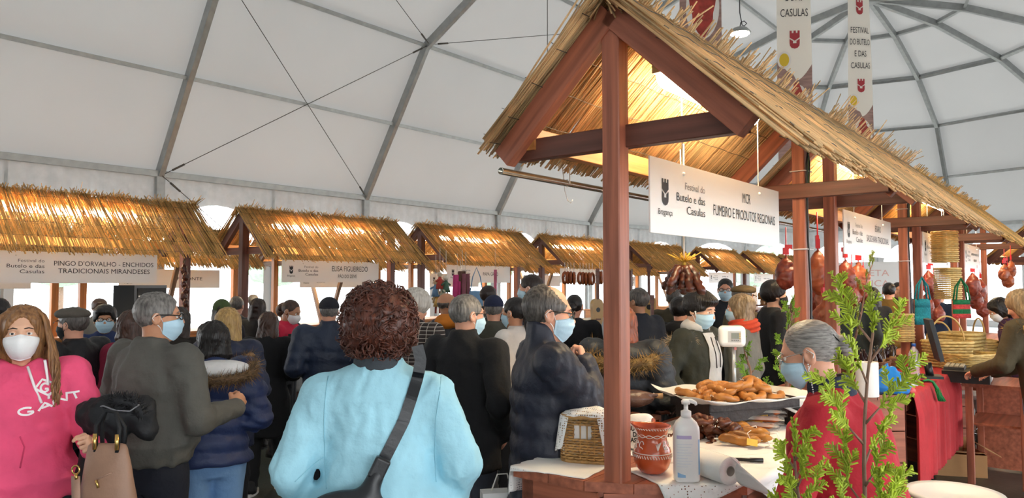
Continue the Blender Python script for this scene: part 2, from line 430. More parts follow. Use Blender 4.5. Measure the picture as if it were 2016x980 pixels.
def stall(label, a, q, L=2.4, zr=2.9, near=False, seed=1, wood=('wood_red', 'wood_dark', 'wood_orange'), rz=0.0, hw=.6, ze=None, vstrut=False, gaps=0.0, group='thatched market stalls',
          counter=True, chamfer=True, posts=(True, True), ps=.082, cz=.95, lay=3, tdz=0.0):
    ze = ze if ze else zr - .55
    loc = WP(a, q); root = empty('market_stall', (loc.x, loc.y, 0), YAW + rz, label, 'market stall', group)
    wr_, wd_, wo_ = [M[w] for w in wood]
    zb = cz if counter else 0
    for x, ok in ((0, posts[0]), (L, posts[1])):
        if ok: beam('king_post', (x, 0, zb), (x, 0, zr - .09), ps, ps, wr_, root, up=(1, 0, 0))
    sx = .075
    for x in (-.02, L + .02):
        for s in (-1, 1):
            # rafter: its outer edge follows the slope
            p0 = Vector((x, 0, zr - .055)); p1 = Vector((x, s * hw, ze - .055)); up = Vector((0, s * (zr - ze), hw))
            beam('rafter', p0, p1, .062, .105, wd_ if not near else wr_, root, up=up)
        y0 = hw - .03
        beam('tie_beam', (x + (.06 if x < 1 else -.06), y0, ze - tdz), (x + (.06 if x < 1 else -.06), -y0, ze - tdz), .055, .095, wd_, root)
    beam('ridge_beam', (.0, 0, zr - .075), (L, 0, zr - .075), .05, .09, wo_, root)
    yl = hw - .13; beam('eave_beam', (.0, yl, ze + .045 - tdz), (L, yl, ze + .045 - tdz), .05, .1, wo_, root)
    for s in (-1, 1):
        reed_slope('thatch', L, s, zr, hw, ze, root, seed + (s > 0) * 10, layers=4 if near else lay, step=.0085 if near else .0118, gaps=gaps, over=.13, tuft=.07 if near else .06, m=M['reed_pale'] if near else M['reed'])
    if vstrut:
        for x in (L * .45,):
            beam('brace', (x, hw - .05, ze), (x, .06, .9), .07, .07, M['wood_old'], root, up=(1, 0, 0)); beam('brace', (x + .08, -hw + .05, ze), (x + .08, -.06, .9), .07, .07, M['wood_old'], root, up=(1, 0, 0))
    if counter:
        t = .04; W = .44; c = .36 if chamfer else .02
        poly = [(-.10, .47), (-.10, .03), (-.10 + c, -W), (L + .1 - c, -W), (L + .10, .03), (L + .10, .47)]
        # top: boards along the stall
        edges = [-W, -.26, -.08, .1, .28, .47]
        for i in range(5):
            y0, y1 = edges[i], edges[i + 1] - .004
            def xr(y): return (-.10 + (max(0, (.03 - y)) / (W + .03)) * c) if y < .03 else -.10
            b = MB(); pl = [(xr(y0), y0), (L - xr(y0), y0), (L - xr(y1), y1), (xr(y1), y1)]
            b.prism(pl, cz - t, cz); b.obj('counter_board', wr_, root)
        # front (customer) side and ends in horizontal planks
        def planks(p, q_, n=4):
            for k in range(n):
                h = (cz - t) / n; z = h * (k + .5)
                beam('side_plank', (p[0], p[1], z), (q_[0], q_[1], z), .02, h - .008, wr_, root)
        planks((-.07, .43), (L + .07, .43)); planks((-.07, .43), (-.07, .05)); planks((-.06, .03), (-.07 + c, -W + .04)); planks((L + .07, .43), (L + .07, .05)); planks((L + .06, .03), (L + .07 - c, -W + .04))
        for x, y in ((-.05, .4), (L + .05, .4), (c - .02, -W + .07), (L - c + .02, -W + .07)):
            beam('counter_leg', (x, y, 0), (x, y, cz - t), .06, .06, wd_, root, up=(1, 0, 0))
        beam('counter_rail', (c, -W + .05, cz - t - .05), (L - c, -W + .05, cz - t - .05), .03, .09, wr_, root)
    return root
def lamp(root, x, zr, Lg=1.0, label='', y=0.0):
    m = root.matrix_basis if False else Matrix.Translation(root.location) @ Matrix.Rotation(root.rotation_euler.z, 4, 'Z')
    p = m @ Vector((x, y, zr - .17)); e = empty('batten_lamp', p, root.rotation_euler.z, label, 'lamp', 'lamps under the thatched roofs')
    b = MB(); b.box((Lg / 2, 0, .03), (Lg + .06, .07, .05)); b.obj('housing', M['alu'], e)
    b = MB()
    prof = [(.05 * math.cos(PI + PI * i / 8) * -1, .062 * math.sin(PI + PI * i / 8)) for i in range(9)]
    n = len(prof); xs = [0.0, .03, .06, Lg - .06, Lg - .03, Lg]; sc = [.55, .9, 1, 1, .9, .55]
    vs = [(x_, y_ * s_, z_ * s_ + .005) for x_, s_ in zip(xs, sc) for y_, z_ in prof]
    fs = [(i * n + k, i * n + k + 1, (i + 1) * n + k + 1, (i + 1) * n + k) for i in range(len(xs) - 1) for k in range(n - 1)] + [tuple(range(n - 1, -1, -1)), tuple((len(xs) - 1) * n + k for k in range(n))]
    b.add(vs, fs, True); b.obj('diffuser', M['lamp'], e)
    return e
def fit_text(mb, t, cap, width, mx, align=0):
    if t.startswith('~'):       # lettering too blurred to read: close-set upright marks only
        n = int(t[1:]); g = random.Random(n); p = width / n
        for i in range(n):
            if g.random() < .12: continue
            x = -width / 2 + p * (i + .5); h0 = cap * g.choice((.8, 1, 1, .9)); y0 = g.choice((-cap / 2, cap / 2 - h0))
            mb.add([mx @ Vector(q) for q in ((x - p * .22, y0, 0), (x + p * .22, y0, 0), (x + p * .22, y0 + h0, 0), (x - p * .22, y0 + h0, 0))], [(0, 1, 2, 3)])
        return
    me = text_mesh(t, 1.0, 'LEFT'); v = np.empty(len(me.vertices) * 3, dtype=np.float32); me.vertices.foreach_get('co', v); v = v.reshape(-1, 3)
    x0, x1 = v[:, 0].min(), v[:, 0].max(); k = cap / .70
    v[:, 1] *= k; v[:, 0] = (v[:, 0] - x0) / (x1 - x0) * width - (width / 2 if align == 0 else width if align > 0 else 0)
    me.vertices.foreach_set('co', v.ravel()); me.update(); add_mesh(mb, me, mx)
def emblem(mb, mx, s):
    """castle-and-shield mark, s = height"""
    def pg(pts): mb.add([mx @ Vector((x * s, y * s, 0)) for x, y in pts], [tuple(range(len(pts)))])
    pg([(-.26, .50), (-.15, .50), (-.15, .36), (-.26, .36)]); pg([(-.06, .50), (.06, .50), (.06, .36), (-.06, .36)]); pg([(.15, .50), (.26, .50), (.26, .36), (.15, .36)])
    pg([(-.26, .36), (.26, .36), (.26, .12), (0, -.06), (-.26, .12)])
    pg([(-.26, .04), (-.09, -.07), (-.09, -.2), (-.26, -.2)]); pg([(.26, .04), (.26, -.2), (.09, -.2), (.09, -.07)])
    pg([(-.26, -.2), (.26, -.2), (.24, -.34), (.15, -.45), (0, -.5), (-.15, -.45), (-.24, -.34)])
def sign(root, x, label, lines, w=1.65, h=.34, top=2.33, y=0.0, zr=2.9, hang=None, lockup=True, seed=0, sway=0.0, group='white stall name boards'):
    m = Matrix.Translation(root.location) @ Matrix.Rotation(root.rotation_euler.z, 4, 'Z')
    p = m @ Vector((x, y, top - h)); e = empty('sign_board', p, root.rotation_euler.z + sway, label, 'sign', group)
    b = MB(); b.box((w / 2, 0, h / 2), (w, .008, h)); b.obj('board', M['sign'], e)
    if lockup:
        b = MB(); mx = Matrix.Translation((w * .085, -.0065, h * .56)) @ RX90
        emblem(b, mx, h * .36); add_mesh(b, text_mesh('Bragança', h * .115), Matrix.Translation((w * .085, -.0065, h * .29)) @ RX90)
        b.obj('emblem', M['ink'], e)
        b = MB(); fit_text(b, 'Festival do', h * .1, w * .135, Matrix.Translation((w * .345, -.0065, h * .70)) @ RX90, 1); tag(b.obj('lettering', M['ink_grey'], e), kind='stuff')
        b = MB(); fit_text(b, 'Butelo e das', h * .115, w * .19, Matrix.Translation((w * .345, -.0065, h * .53)) @ RX90, 1)
        fit_text(b, 'Casulas', h * .115, w * .125, Matrix.Translation((w * .345, -.0065, h * .36)) @ RX90, 1)
        tag(b.obj('lettering', M['ink'], e), kind='stuff')
    b = MB()
    for t_, cap, wf, fx, fz in lines:
        fit_text(b, t_, h * cap, w * wf, Matrix.Translation((w * fx, -.0065, h * fz)) @ RX90)
    if lines: tag(b.obj('lettering', M['ink'], e), kind='stuff')
    b = MB()
    for fx in (.2, .8):
        b.tube([(w * fx, 0, h - .04), (w * fx + .004, 0, h + (zr - .1 - top))], .0035, 5)
    b.obj('cord', M['string'], e)
    b = MB()
    for fx in (.2, .8): b.sphere((w * fx, -.006, h - .045), .009, 8, 6)
    b.obj('cord_knot', M['string'], e)
    return e
ST = {}
ST[1] = stall('nearest reed thatched stall with red brown king post and wood counter', 0, 0, L=2.38, zr=2.935, near=True, seed=3, ze=2.385, tdz=.02, hw=.58)
lamp(ST[1], .42, 2.89, 1.15, 'lit batten lamp under the roof over the sausage counter')
ST[2] = stall('thatched stall with a red cloth over its vendor side', 3.07, 0, L=2.5, zr=2.935, near=True, seed=4, ze=2.385, tdz=.02, hw=.58)
lamp(ST[2], .35, 2.89, 1.2, 'lit batten lamp over the hanging red meat bundles')
ST[3] = stall('thatched stall with hanging baskets and knitted bags on its posts', 6.25, 0, L=2.45, zr=2.935, near=False, seed=5, ze=2.385, tdz=.02, hw=.58)
lamp(ST[3], .5, 2.89, 1.2, 'lit batten lamp in the stall with hanging baskets')
ST[4] = stall('thatched stall beyond the basket stall with dark meats hanging on its posts', 9.3, 0, L=2.45, zr=2.935, seed=5, ze=2.385, tdz=.02, hw=.58)
lamp(ST[4], .5, 2.89, 1.2, 'lit batten lamp in the stall beyond the basket stall')
ST[5] = stall('small thatched stall at the end of the row beside the olive parka', 12.6, .55, L=2.45, zr=2.72, seed=5)
lamp(ST[5], .4, 2.72, 1.2, 'lit batten lamp in the last stall of the basket row')
LN = [('MCR', .16, .07, .68, .72), ('FUMEIRO E PRODUTOS REGIONAIS', .16, .545, .68, .44)]
sign(ST[1], .29, 'white board lettered MCR fumeiro e produtos regionais on cords', LN, w=1.66, h=.345, top=2.325, zr=2.89)
sign(ST[2], .33, 'white board lettered Bisaro salsicharia tradicional on cords', [('BÍSARO', .16, .13, .68, .72), ('SALSICHARIA TRADICIONAL', .16, .5, .68, .44)], w=1.6, h=.345, top=2.33, zr=2.89)
sign(ST[3], .3, 'white board of the stall with hanging baskets, small grey lettering', [('~14', .14, .42, .66, .55)], w=1.6, h=.345, top=2.33, zr=2.89)
sign(ST[4], .3, 'white board behind the knitted bags, two lines of lettering', [('~19', .11, .5, .66, .62), ('~8', .11, .22, .66, .36)], w=1.6, h=.345, top=2.33, zr=2.89)
# ---- row across the aisle
DK = ('wood_dark', 'wood_dark', 'wood_orange')
def lrow(nm, label, a, q, L, zr, seed, lines, slabel, lamp_label, **kw):
    s = stall(label, a, q, L=L, zr=zr, seed=seed, wood=DK, hw=.62, ps=.1, gaps=.4, chamfer=False, lay=2, **kw); ST[nm] = s
    if lamp_label: lamp(s, L * .16, zr, L * .62, lamp_label)
    if slabel: sign(s, L * .2, slabel, lines, w=min(1.75, L * .74), h=.315, top=zr - .66, zr=zr, y=-.1)
    return s
QL = -7.46
lrow('pingo', 'thatched stall of the Pingo d\'Orvalho board behind the pink hoodie', -.75, QL, 2.74, 2.75, 21, None, None, 'long lit batten showing through the roof above the Pingo d\'Orvalho board')
lrow('elisa', 'thatched stall of the Elisa Figueiredo board', 2.80, QL, 2.62, 2.75, 22, [('ELISA FIGUEIREDO', .25, .385, .68, .63), ('PÃO DO ZEIVE', .16, .2, .65, .28)], 'white board lettered Elisa Figueiredo pao do zeive', 'long lit batten showing through the roof above the Elisa Figueiredo board')
lrow('papa', 'thatched stall of the Papa Grao board', 6.15, QL - .05, 2.62, 2.75, 23, [('PAPA GRÃO', .2, .25, .67, .5)], 'white board lettered Papa Grao beneath the reeds', 'lit batten inside the stall of the Papa Grao board')
lrow('rings', 'thatched stall with rings of sausage hanging before its board', 9.72, QL - .15, 2.62, 2.75, 22, [('~7', .15, .2, .66, .5)], 'white board half hidden by hanging sausage rings', 'lit batten inside the stall with sausage rings')
lrow('far1', 'thatched stall seen just past the near king post, beyond the sausage rings', 13.3, QL - .1, 2.62, 2.75, 23, [], None, None)
lrow('far2', 'far thatched stall above the man with glasses and blue mask', 16.95, QL, 2.62, 2.75, 22, [('~9', .13, .25, .66, .62), ('~13', .13, .35, .66, .36)], 'far white board behind the man with glasses and blue mask', 'lit batten in the far stall above the masked man with glasses')
lrow('far3', 'far thatched stall above the woman in a black mask', 20.3, QL + .05, 2.62, 2.75, 23, [('~12', .13, .35, .66, .5)], 'far white board above the woman in a black mask', 'lit batten in the far stall above the black mask')
lrow('far4', 'farthest thatched stall of the row behind the hanging red meats', 23.6, QL + .05, 2.62, 2.75, 22, [], None, None)
e = sign(ST['pingo'], .48, 'white board lettered Pingo d\'Orvalho enchidos tradicionais mirandeses', [("PINGO D'ORVALHO - ENCHIDOS", .155, .58, .685, .63), ('TRADICIONAIS MIRANDESES', .155, .535, .685, .39)], w=1.85, h=.34, top=2.1, zr=2.75, y=-.12)
# ---- back row by the wall
QB = -11.0
def brow(nm, label, a, seed, lines, slabel, q=QB, L=2.6, **kw):
    s = stall(label, a, q, L=L, zr=2.70, seed=seed, wood=('wood_orange', 'wood_old', 'wood_orange'), hw=.62, ps=.1, gaps=.3, chamfer=False, vstrut=True, group='thatched stalls of the back row', **kw); ST[nm] = s
    if slabel: sign(s, .5, slabel, lines, w=1.75, h=.32, top=2.0, zr=2.7, y=-.1, group='back row name boards')
    lamp(s, .4, 2.7, 1.6, 'lit batten lamp of the ' + label.replace('thatched ', ''))
    return s
brow('api0', 'thatched back row stall hidden behind the Pingo d\'Orvalho board', -.85, 22, [], 'white board hanging below and behind the Pingo d\'Orvalho board')
brow('api', 'thatched back row stall of the Apimonte board', 2.15, 23, [('APIMONTE', .17, .3, .66, .5)], 'white board lettered Apimonte by the grey haired man')
brow('b2', 'thatched back row stall seen under the Elisa Figueiredo roof', 5.6, 22, [], 'pale board showing below the Elisa Figueiredo board')
brow('b3', 'thatched back row stall behind the hanging toys', 9.2, 23, [], 'pale board behind the hanging cloth toys')
brow('b4', 'thatched back row stall behind the sausage rings', 12.8, 22, [], 'pale board behind the sausage rings stall')
brow('b5', 'thatched back row stall of the instrument maker past the near post', 17.2, 23, [('MUSICAIS', .17, .25, .83, .64), ('BRAGANÇA', .17, .26, .83, .36)], 'white board lettered musicais Braganca beside the near post')
brow('b6', 'far thatched back row stall behind the dark hanging sausages', 21.2, 22, [], 'cream board behind the dark hanging sausages')
# ================================================================== SIGNED DISTANCE MODELLING
def smin(a, b, k):
    h = np.maximum(k - np.abs(a - b), 0) / k
    return np.minimum(a, b) - h * h * k * .25
def smax(a, b, k): return -smin(-a, -b, k)
def s_cap(P, a, b, ra, rb):
    a = np.asarray(a, np.float32); b = np.asarray(b, np.float32); d = b - a; q = P - a
    t = np.clip((q @ d) / max(float(d @ d), 1e-9), 0, 1)
    return np.sqrt(((q - t[..., None] * d) ** 2).sum(-1)) - (ra + (rb - ra) * t)
def s_ell(P, c, r):
    q = (P - np.asarray(c, np.float32)) / np.asarray(r, np.float32); l = np.sqrt((q ** 2).sum(-1))
    g = np.sqrt(((q / np.asarray(r, np.float32)) ** 2).sum(-1)) + 1e-9
    return l * (l - 1) / g
def s_loft(P, prof, k=.03):
    """prof rows (z, cx, cy, rx, ry), z rising"""
    pr = np.asarray(prof, np.float32); z = P[..., 2]
    cx, cy, rx, ry = [np.interp(z, pr[:, 0], pr[:, i]) for i in (1, 2, 3, 4)]
    qx = (P[..., 0] - cx) / rx; qy = (P[..., 1] - cy) / ry; l = np.sqrt(qx ** 2 + qy ** 2)
    g = np.sqrt((qx / rx) ** 2 + (qy / ry) ** 2) + 1e-6
    d = np.where(l > .3, l * (l - 1) / g, (l - 1) * np.minimum(rx, ry))
    return smax(smax(d, z - pr[-1, 0], k), pr[0, 0] - z, k)
def surface(fn, lo, hi, h):
    """surface nets of fn over a box -> verts, quads"""
    ax = [np.arange(lo[i] - h, hi[i] + 2 * h, h, dtype=np.float32) for i in range(3)]
    G = np.stack(np.meshgrid(*ax, indexing='ij'), -1)
    Fv = fn(G).astype(np.float32); S = Fv < 0
    nx, ny, nz = S.shape
    cnt = np.zeros((nx - 1, ny - 1, nz - 1), np.int8); offs = [(i, j, k) for i in (0, 1) for j in (0, 1) for k in (0, 1)]
    for i, j, k in offs: cnt += S[i:nx - 1 + i, j:ny - 1 + j, k:nz - 1 + k]
    act = (cnt > 0) & (cnt < 8); I = np.argwhere(act)
    if len(I) == 0: return np.zeros((0, 3)), np.zeros((0, 4), int)
    cv = np.stack([Fv[I[:, 0] + i, I[:, 1] + j, I[:, 2] + k] for i, j, k in offs], 1)
    acc = np.zeros((len(I), 3), np.float32); n = np.zeros(len(I), np.float32); o = np.array(offs, np.float32)
    for a in range(8):
        for b in range(a + 1, 8):
            if np.abs(o[a] - o[b]).sum() != 1: continue
            m = (cv[:, a] < 0) != (cv[:, b] < 0); t = cv[:, a] / (cv[:, a] - cv[:, b] + 1e-12)
            p = o[a] + (o[b] - o[a]) * t[:, None]; acc[m] += p[m]; n[m] += 1
    V = (I + acc / n[:, None]) * h + np.array([x[0] for x in ax], np.float32)
    idx = np.full(act.shape, -1, np.int64); idx[act] = np.arange(len(I)); Q = []
    for axis in range(3):
        s = [slice(None)] * 3; e = [slice(None)] * 3; s[axis] = slice(0, -1); e[axis] = slice(1, None)
        A, B = S[tuple(s)], S[tuple(e)]; ch = np.argwhere(A != B); u, v = [(1, 2), (2, 0), (0, 1)][axis]
        ok = (ch[:, u] > 0) & (ch[:, v] > 0) & (ch[:, u] < S.shape[u] - 1) & (ch[:, v] < S.shape[v] - 1); ch = ch[ok]
        fl = A[ch[:, 0], ch[:, 1], ch[:, 2]]
        def cell(du, dv): c = ch.copy(); c[:, u] -= du; c[:, v] -= dv; return idx[c[:, 0], c[:, 1], c[:, 2]]
        q = np.stack([cell(1, 1), cell(0, 1), cell(0, 0), cell(1, 0)], 1); q[~fl] = q[~fl][:, ::-1]; Q.append(q)
    Q = np.concatenate(Q); Q = Q[(Q >= 0).all(1)]
    return V, Q
def xf(V, mx):
    A = np.array(mx, dtype=np.float32); return V @ A[:3, :3].T + A[:3, 3]
def joinm(parts):
    V, Fq, b = [], [], 0
    for v, f in parts:
        if len(v) == 0: continue
        V.append(v); Fq.append(f + b); b += len(v)
    return np.concatenate(V), np.concatenate(Fq)
def wob(P, seed, f, oct=4):
    g = np.random.default_rng(seed); o = 0
    for i in range(oct):
        k = g.normal(size=3); k /= np.linalg.norm(k); k2 = g.normal(size=3)
        o = o + np.sin((P @ (k * f * (1 + .6 * i)).astype(np.float32)) + 1.7 * np.sin(P @ (k2 * f * .5).astype(np.float32)) + g.random() * 6) / (1 + .5 * i)
    return o / oct

# ------------------------------------------------------------------ heads (frame: origin mid head, y forward, z up, head .236 high)
def head_sdf(P, sex='m'):
    d = s_ell(P, (0, -.014, .028), (.075, .095, .090))
    d = smin(d, s_ell(P, (0, .018, -.03), (.062 if sex == 'm' else .058, .074, .085)), .03)
    d = smin(d, s_ell(P, (0, .048, -.088), (.036 if sex == 'm' else .03, .034, .028)), .03)
    d = smin(d, s_cap(P, (-.03, .074, .026), (.03, .074, .026), .013, .013), .015)
    X = np.abs(P[..., 0:1]); Q = np.concatenate([X, P[..., 1:]], -1)
    d = smin(d, s_ell(Q, (.036, .060, -.03), (.024, .026, .026)), .02)
    d = smax(d, -s_ell(Q, (.031, .103, .004), (.02, .022, .013)), .012)
    d = smin(d, s_cap(P, (0, .086, .014), (0, .106, -.026), .007, .011), .012)
    d = smin(d, s_ell(Q, (.011, .096, -.030), (.009, .012, .008)), .006)
    d = smin(d, s_ell(P, (0, .084, -.057), (.024, .012, .0065)), .006)
    d = smin(d, s_ell(P, (0, .083, -.068), (.02, .012, .007)), .006)
    ear = smax(s_ell(Q, (.078, -.012, -.004), (.011, .021, .033)), -s_ell(Q, (.09, -.008, -.002), (.010, .012, .02)), .006)
    d = smin(d, ear, .006)
    d = smin(d, s_cap(P, (0, -.02, -.075), (0, -.03, -.19), .052 if sex == 'm' else .046, .055 if sex == 'm' else .049), .03)
    return d
HEADS = {}
def head_mesh(sex, h):
    if (sex, h) not in HEADS: HEADS[(sex, h)] = surface(lambda P: head_sdf(P, sex), (-.1, -.13, -.24), (.1, .13, .13), h)
    return HEADS[(sex, h)]
HAIRS = {}
def hair_mesh(style, h, seed=0):
    key = (style, h, seed)
    if key in HAIRS: return HAIRS[key]
    def face_cut(P, w=.1): return s_ell(P, (0, .125, -.03), (w, .085, .118))
    def fn(P):
        X, Y_, Z = P[..., 0], P[..., 1], P[..., 2]
        th = np.arctan2(X, Y_ + .02)
        strand = .0022 * np.sin(46 * th + 5 * np.sin(Z * 30 + seed)) + .0028 * wob(P, seed + 3, 60)
        if style in ('short', 'neat', 'balding', 'bald', 'boy', 'cropped'):
            gr = {'short': 0, 'neat': -.002, 'balding': 0, 'bald': -.005, 'boy': .012, 'cropped': -.004}[style]
            d = s_ell(P, (0, -.016, .032), (.084 + gr, .103 + gr, .096 + gr))
            d = smax(d, -face_cut(P, .098 if style != 'boy' else .09), .008)
            zc = np.interp(Y_, [-.11, -.02, .02, .08], [-.075, -.05, .0, .02]) if style != 'boy' else np.interp(Y_, [-.11, -.02, .02, .08], [-.085, -.05, -.01, .02])
            d = smax(d, zc - Z, .01)
            if style == 'boy': d = smin(d, s_ell(P, (.01, .062, .078), (.07, .046, .03)), .02); d = smin(d, s_ell(P, (0, -.01, .07), (.088, .1, .062)), .02)
            if style == 'balding': d = smax(d, -s_ell(P, (0, .09, .115), (.085, .115, .085)), .012)
            if style == 'bald': d = smax(d, Z - .03 - .0 * Y_, .01)
        elif style == 'curly':
            d = s_ell(P, (0, -.025, .03), (.128, .13, .122)); d = smin(d, s_ell(P, (0, -.05, -.02), (.118, .085, .08)), .04)
            d = smax(d, -s_ell(P, (0, .14, -.04), (.085, .09, .11)), .015)
            d = d + .012 * wob(P, seed, 55, 6) + .006 * wob(P, seed + 9, 110, 4); return d
        elif style == 'puffy':
            d = s_ell(P, (0, -.02, .035), (.108, .118, .108)); d = smax(d, -s_ell(P, (0, .14, -.04), (.085, .09, .11)), .015); d = smax(d, -.09 - Z, .02)
            d = d + .009 * wob(P, seed, 70, 6); return d
        elif style in ('long', 'longer', 'bob', 'shoulder'):
            zl = {'long': -.30, 'longer': -.36, 'bob': -.14, 'shoulder': -.22}[style]
            d = s_ell(P, (0, -.016, .032), (.087, .106, .098))
            body = s_loft(P, [(zl, 0, -.055, .075, .03), (zl + .06, 0, -.06, .105, .05), (-.1, 0, -.045, .104, .072), (.0, 0, -.02, .092, .09), (.06, 0, -.016, .08, .09)], .03)
            d = smin(d, body, .03)
            d = smax(d, -s_ell(P, (0, .13, -.05), (.083, .1, .15)), .012)
            d = smax(d, -s_loft(P, [(-.5, 0, .1, .06, .1), (-.1, 0, .1, .058, .1), (-.02, 0, .12, .04, .08)], .02), .012)
            strand = strand * 1.3 + .004 * np.sin(7 * th + Z * 20 + seed)
        elif style == 'bun':
            d = s_ell(P, (0, -.018, .031), (.079, .098, .0925)); d = smax(d, -s_ell(P, (0, .13, -.02), (.1, .1, .128)), .006)
            d = smax(d, np.interp(Y_, [-.11, -.02, .02, .08], [-.08, -.05, .0, .03]) - Z, .01)
            d = smin(d, s_ell(P, (0, -.125, .0), (.04, .033, .04)), .012)
            strand = .0007 * np.sin(380 * (Z + .2 * Y_) + 2 * np.sin(Y_ * 40)) + .0008 * wob(P, 4, 120)
        elif style == 'pony':
            d = s_ell(P, (0, -.016, .032), (.082, .102, .094)); d = smax(d, -face_cut(P, .095), .008)
            d = smax(d, np.interp(Y_, [-.11, -.02, .02, .08], [-.085, -.06, -.012, .02]) - Z, .01)
            d = smin(d, s_cap(P, (0, -.11, .02), (0, -.15, -.2), .03, .022), .02)
        return d + strand
    lim = (.17, .19, .44) if style in ('long', 'longer', 'shoulder', 'bob', 'pony') else (.17, .19, .2)
    HAIRS[key] = surface(fn, (-lim[0], -lim[1], -lim[2]), (lim[0], .15, .18), h); return HAIRS[key]
def trace(dirs, org, sex, steps=26, R=.25):
    """distance from org outward to the head surface along dirs"""
    t = np.full(len(dirs), R, np.float32)
    for _ in range(steps): t = t - head_sdf(org + dirs * t[:, None], sex) * .85
    return t
MASKS = {}
def mask_mesh(kind, sex):
    if (kind, sex) in MASKS: return MASKS[(kind, sex)]
    nu, nv = 25, 15; U = np.linspace(-1, 1, nu); Vv = np.linspace(0, 1, nv)
    uu, vv = np.meshgrid(U, Vv, indexing='ij')
    amax = math.radians(76 if kind != 'ffp2' else 72)
    top = np.interp(np.abs(uu), [0, .25, .6, 1], [.002, -.006, -.014, -.022]); bot = np.interp(np.abs(uu), [0, .5, 1], [-.118, -.108, -.078])
    z = bot + (top - bot) * vv; a = uu * amax
    dirs = np.stack([np.sin(a), np.cos(a), np.zeros_like(a)], -1).reshape(-1, 3).astype(np.float32); org = np.stack([0 * z, 0 * z, z], -1).reshape(-1, 3).astype(np.float32)
    r = trace(dirs, org, sex).reshape(nu, nv)
    for _ in range(14):     # bridge the hollows
        s = r.copy(); s[1:-1, 1:-1] = (r[2:, 1:-1] + r[:-2, 1:-1] + r[1:-1, 2:] + r[1:-1, :-2]) / 4; s[1:-1, 0] = (r[2:, 0] + r[:-2, 0]) / 2; s[1:-1, -1] = r[1:-1, -1]; r = np.maximum(s, r) * .55 + s * .45
    bulge = np.cos(uu * PI / 2) ** .7 * np.sin(np.clip(vv, 0, 1) * PI)
    if kind == 'ffp2': r = r + .005 + .026 * np.clip(1 - np.abs(uu) * 1.1, 0, 1) ** 1.1 * np.sin(vv * PI) ** .7
    else: r = r + .004 + .012 * bulge + .0018 * np.sin(vv * PI * 7) * np.cos(uu * PI / 2)
    p = org + dirs * r.reshape(-1)[:, None]
    Q = np.array([(i * nv + j, i * nv + j + 1, (i + 1) * nv + j + 1, (i + 1) * nv + j) for i in range(nu - 1) for j in range(nv - 1)])
    inner = p - dirs * .003; n = len(p)
    rim = [i * nv for i in range(nu)] + [(nu - 1) * nv + j for j in range(1, nv)] + [i * nv + nv - 1 for i in range(nu - 2, -1, -1)] + [j for j in range(nv - 2, 0, -1)]
    R_ = np.array([(rim[k], rim[(k + 1) % len(rim)], rim[(k + 1) % len(rim)] + n, rim[k] + n) for k in range(len(rim))])
    V = np.concatenate([p, inner]); Fq = np.concatenate([Q[:, ::-1], Q + n, R_])
    ends = (p[nv - 2], p[1], p[(nu - 1) * nv + nv - 2], p[(nu - 1) * nv + 1])
    MASKS[(kind, sex)] = (V, Fq, ends); return MASKS[(kind, sex)]
# ------------------------------------------------------------------ hands (frame: wrist at origin, fingers +x, palm faces -z, thumb towards +y)
HANDS = {}
def hand_mesh(curl, h):
    if (curl, h) in HANDS: return HANDS[(curl, h)]
    c = {'relaxed': (18, 24, 18), 'grip': (55, 70, 50), 'fist': (80, 92, 60), 'pinch': (58, 62, 30)}[curl]
    fing = []
    for i, (y, L) in enumerate(((.030, .072), (.010, .080), (-.010, .074), (-.029, .058))):
        p = np.array([.088 - abs(i - 1.2) * .006, y, 0.]); an = 0; seg = [L * .44, L * .31, L * .25]; chain = [p]
        for k in range(3):
            an += math.radians(c[k] * (1 + .06 * i)); p = p + seg[k] * np.array([math.cos(an), (.07 * (1.2 - i)) * .4, -math.sin(an)]); chain.append(p)
        fing.append(chain)
    th = [np.array([.022, .028, -.006]), np.array([.052, .052, -.016]), np.array([.078, .058 if curl == 'relaxed' else .044, -.03 if curl == 'relaxed' else -.042]), np.array([.1, .054 if curl == 'relaxed' else .026, -.036 if curl == 'relaxed' else -.052])]
    def fn(P):
        d = s_ell(P, (.048, 0, -.001), (.052, .042, .0165)); d = smin(d, s_cap(P, (-.05, 0, 0), (.02, 0, 0), .026, .025), .02)
        d = smin(d, s_ell(P, (.032, .026, -.008), (.03, .018, .017)), .012)
        for ch in fing:
            f = s_cap(P, ch[0] - np.array([.03, 0, 0]), ch[0], .0095, .0095)
            for k in range(3): f = smin(f, s_cap(P, ch[k], ch[k + 1], .0092 - .0006 * k, .0088 - .0008 * k), .003)
            d = smin(d, f, .004)
        f = s_cap(P, th[0], th[1], .013, .011)
        for k in (1, 2): f = smin(f, s_cap(P, th[k], th[k + 1], .0108 - .001 * k, .0098 - .001 * k), .003)
        return smin(d, f, .006)
    HANDS[(curl, h)] = surface(fn, (-.08, -.06, -.11), (.19, .08, .03), h); return HANDS[(curl, h)]
# ------------------------------------------------------------------ people
SKIN = {'fair': mat('skin_fair', '#e6b394', .5, noise=(14, .1), sss=.1), 'rosy': mat('skin_rosy', '#dda184', .5, noise=(14, .12)), 'tan': mat('skin_tan', '#c98f6c', .5, noise=(14, .12)), 'olive': mat('skin_olive', '#b98463', .5, noise=(14, .12))}
M['eye'] = mat('eye_white', '#ece8e2', .2); M['iris'] = mat('iris_brown', '#2c1a12', .15)
M['mask_w'] = mat('white_respirator', '#f4f3f2', .7, bump=(90, .1)); M['mask_b'] = mat('blue_surgical_mask', '#bcdcec', .7, bump=(90, .1)); M['mask_k'] = mat('black_mask', '#17171a', .7); M['loop'] = mat('white_elastic', '#f0efec', .6)
M['frame'] = mat('black_glasses', '#15130f', .25); M['frame_m'] = mat('metal_glasses', '#c9c3bd', .2, metallic=.8); M['lens'] = mat('glasses_lens', '#dfe8ea', .05, alpha=.12); M['lens_dark'] = mat('tinted_lens', '#241c18', .05, alpha=.75)
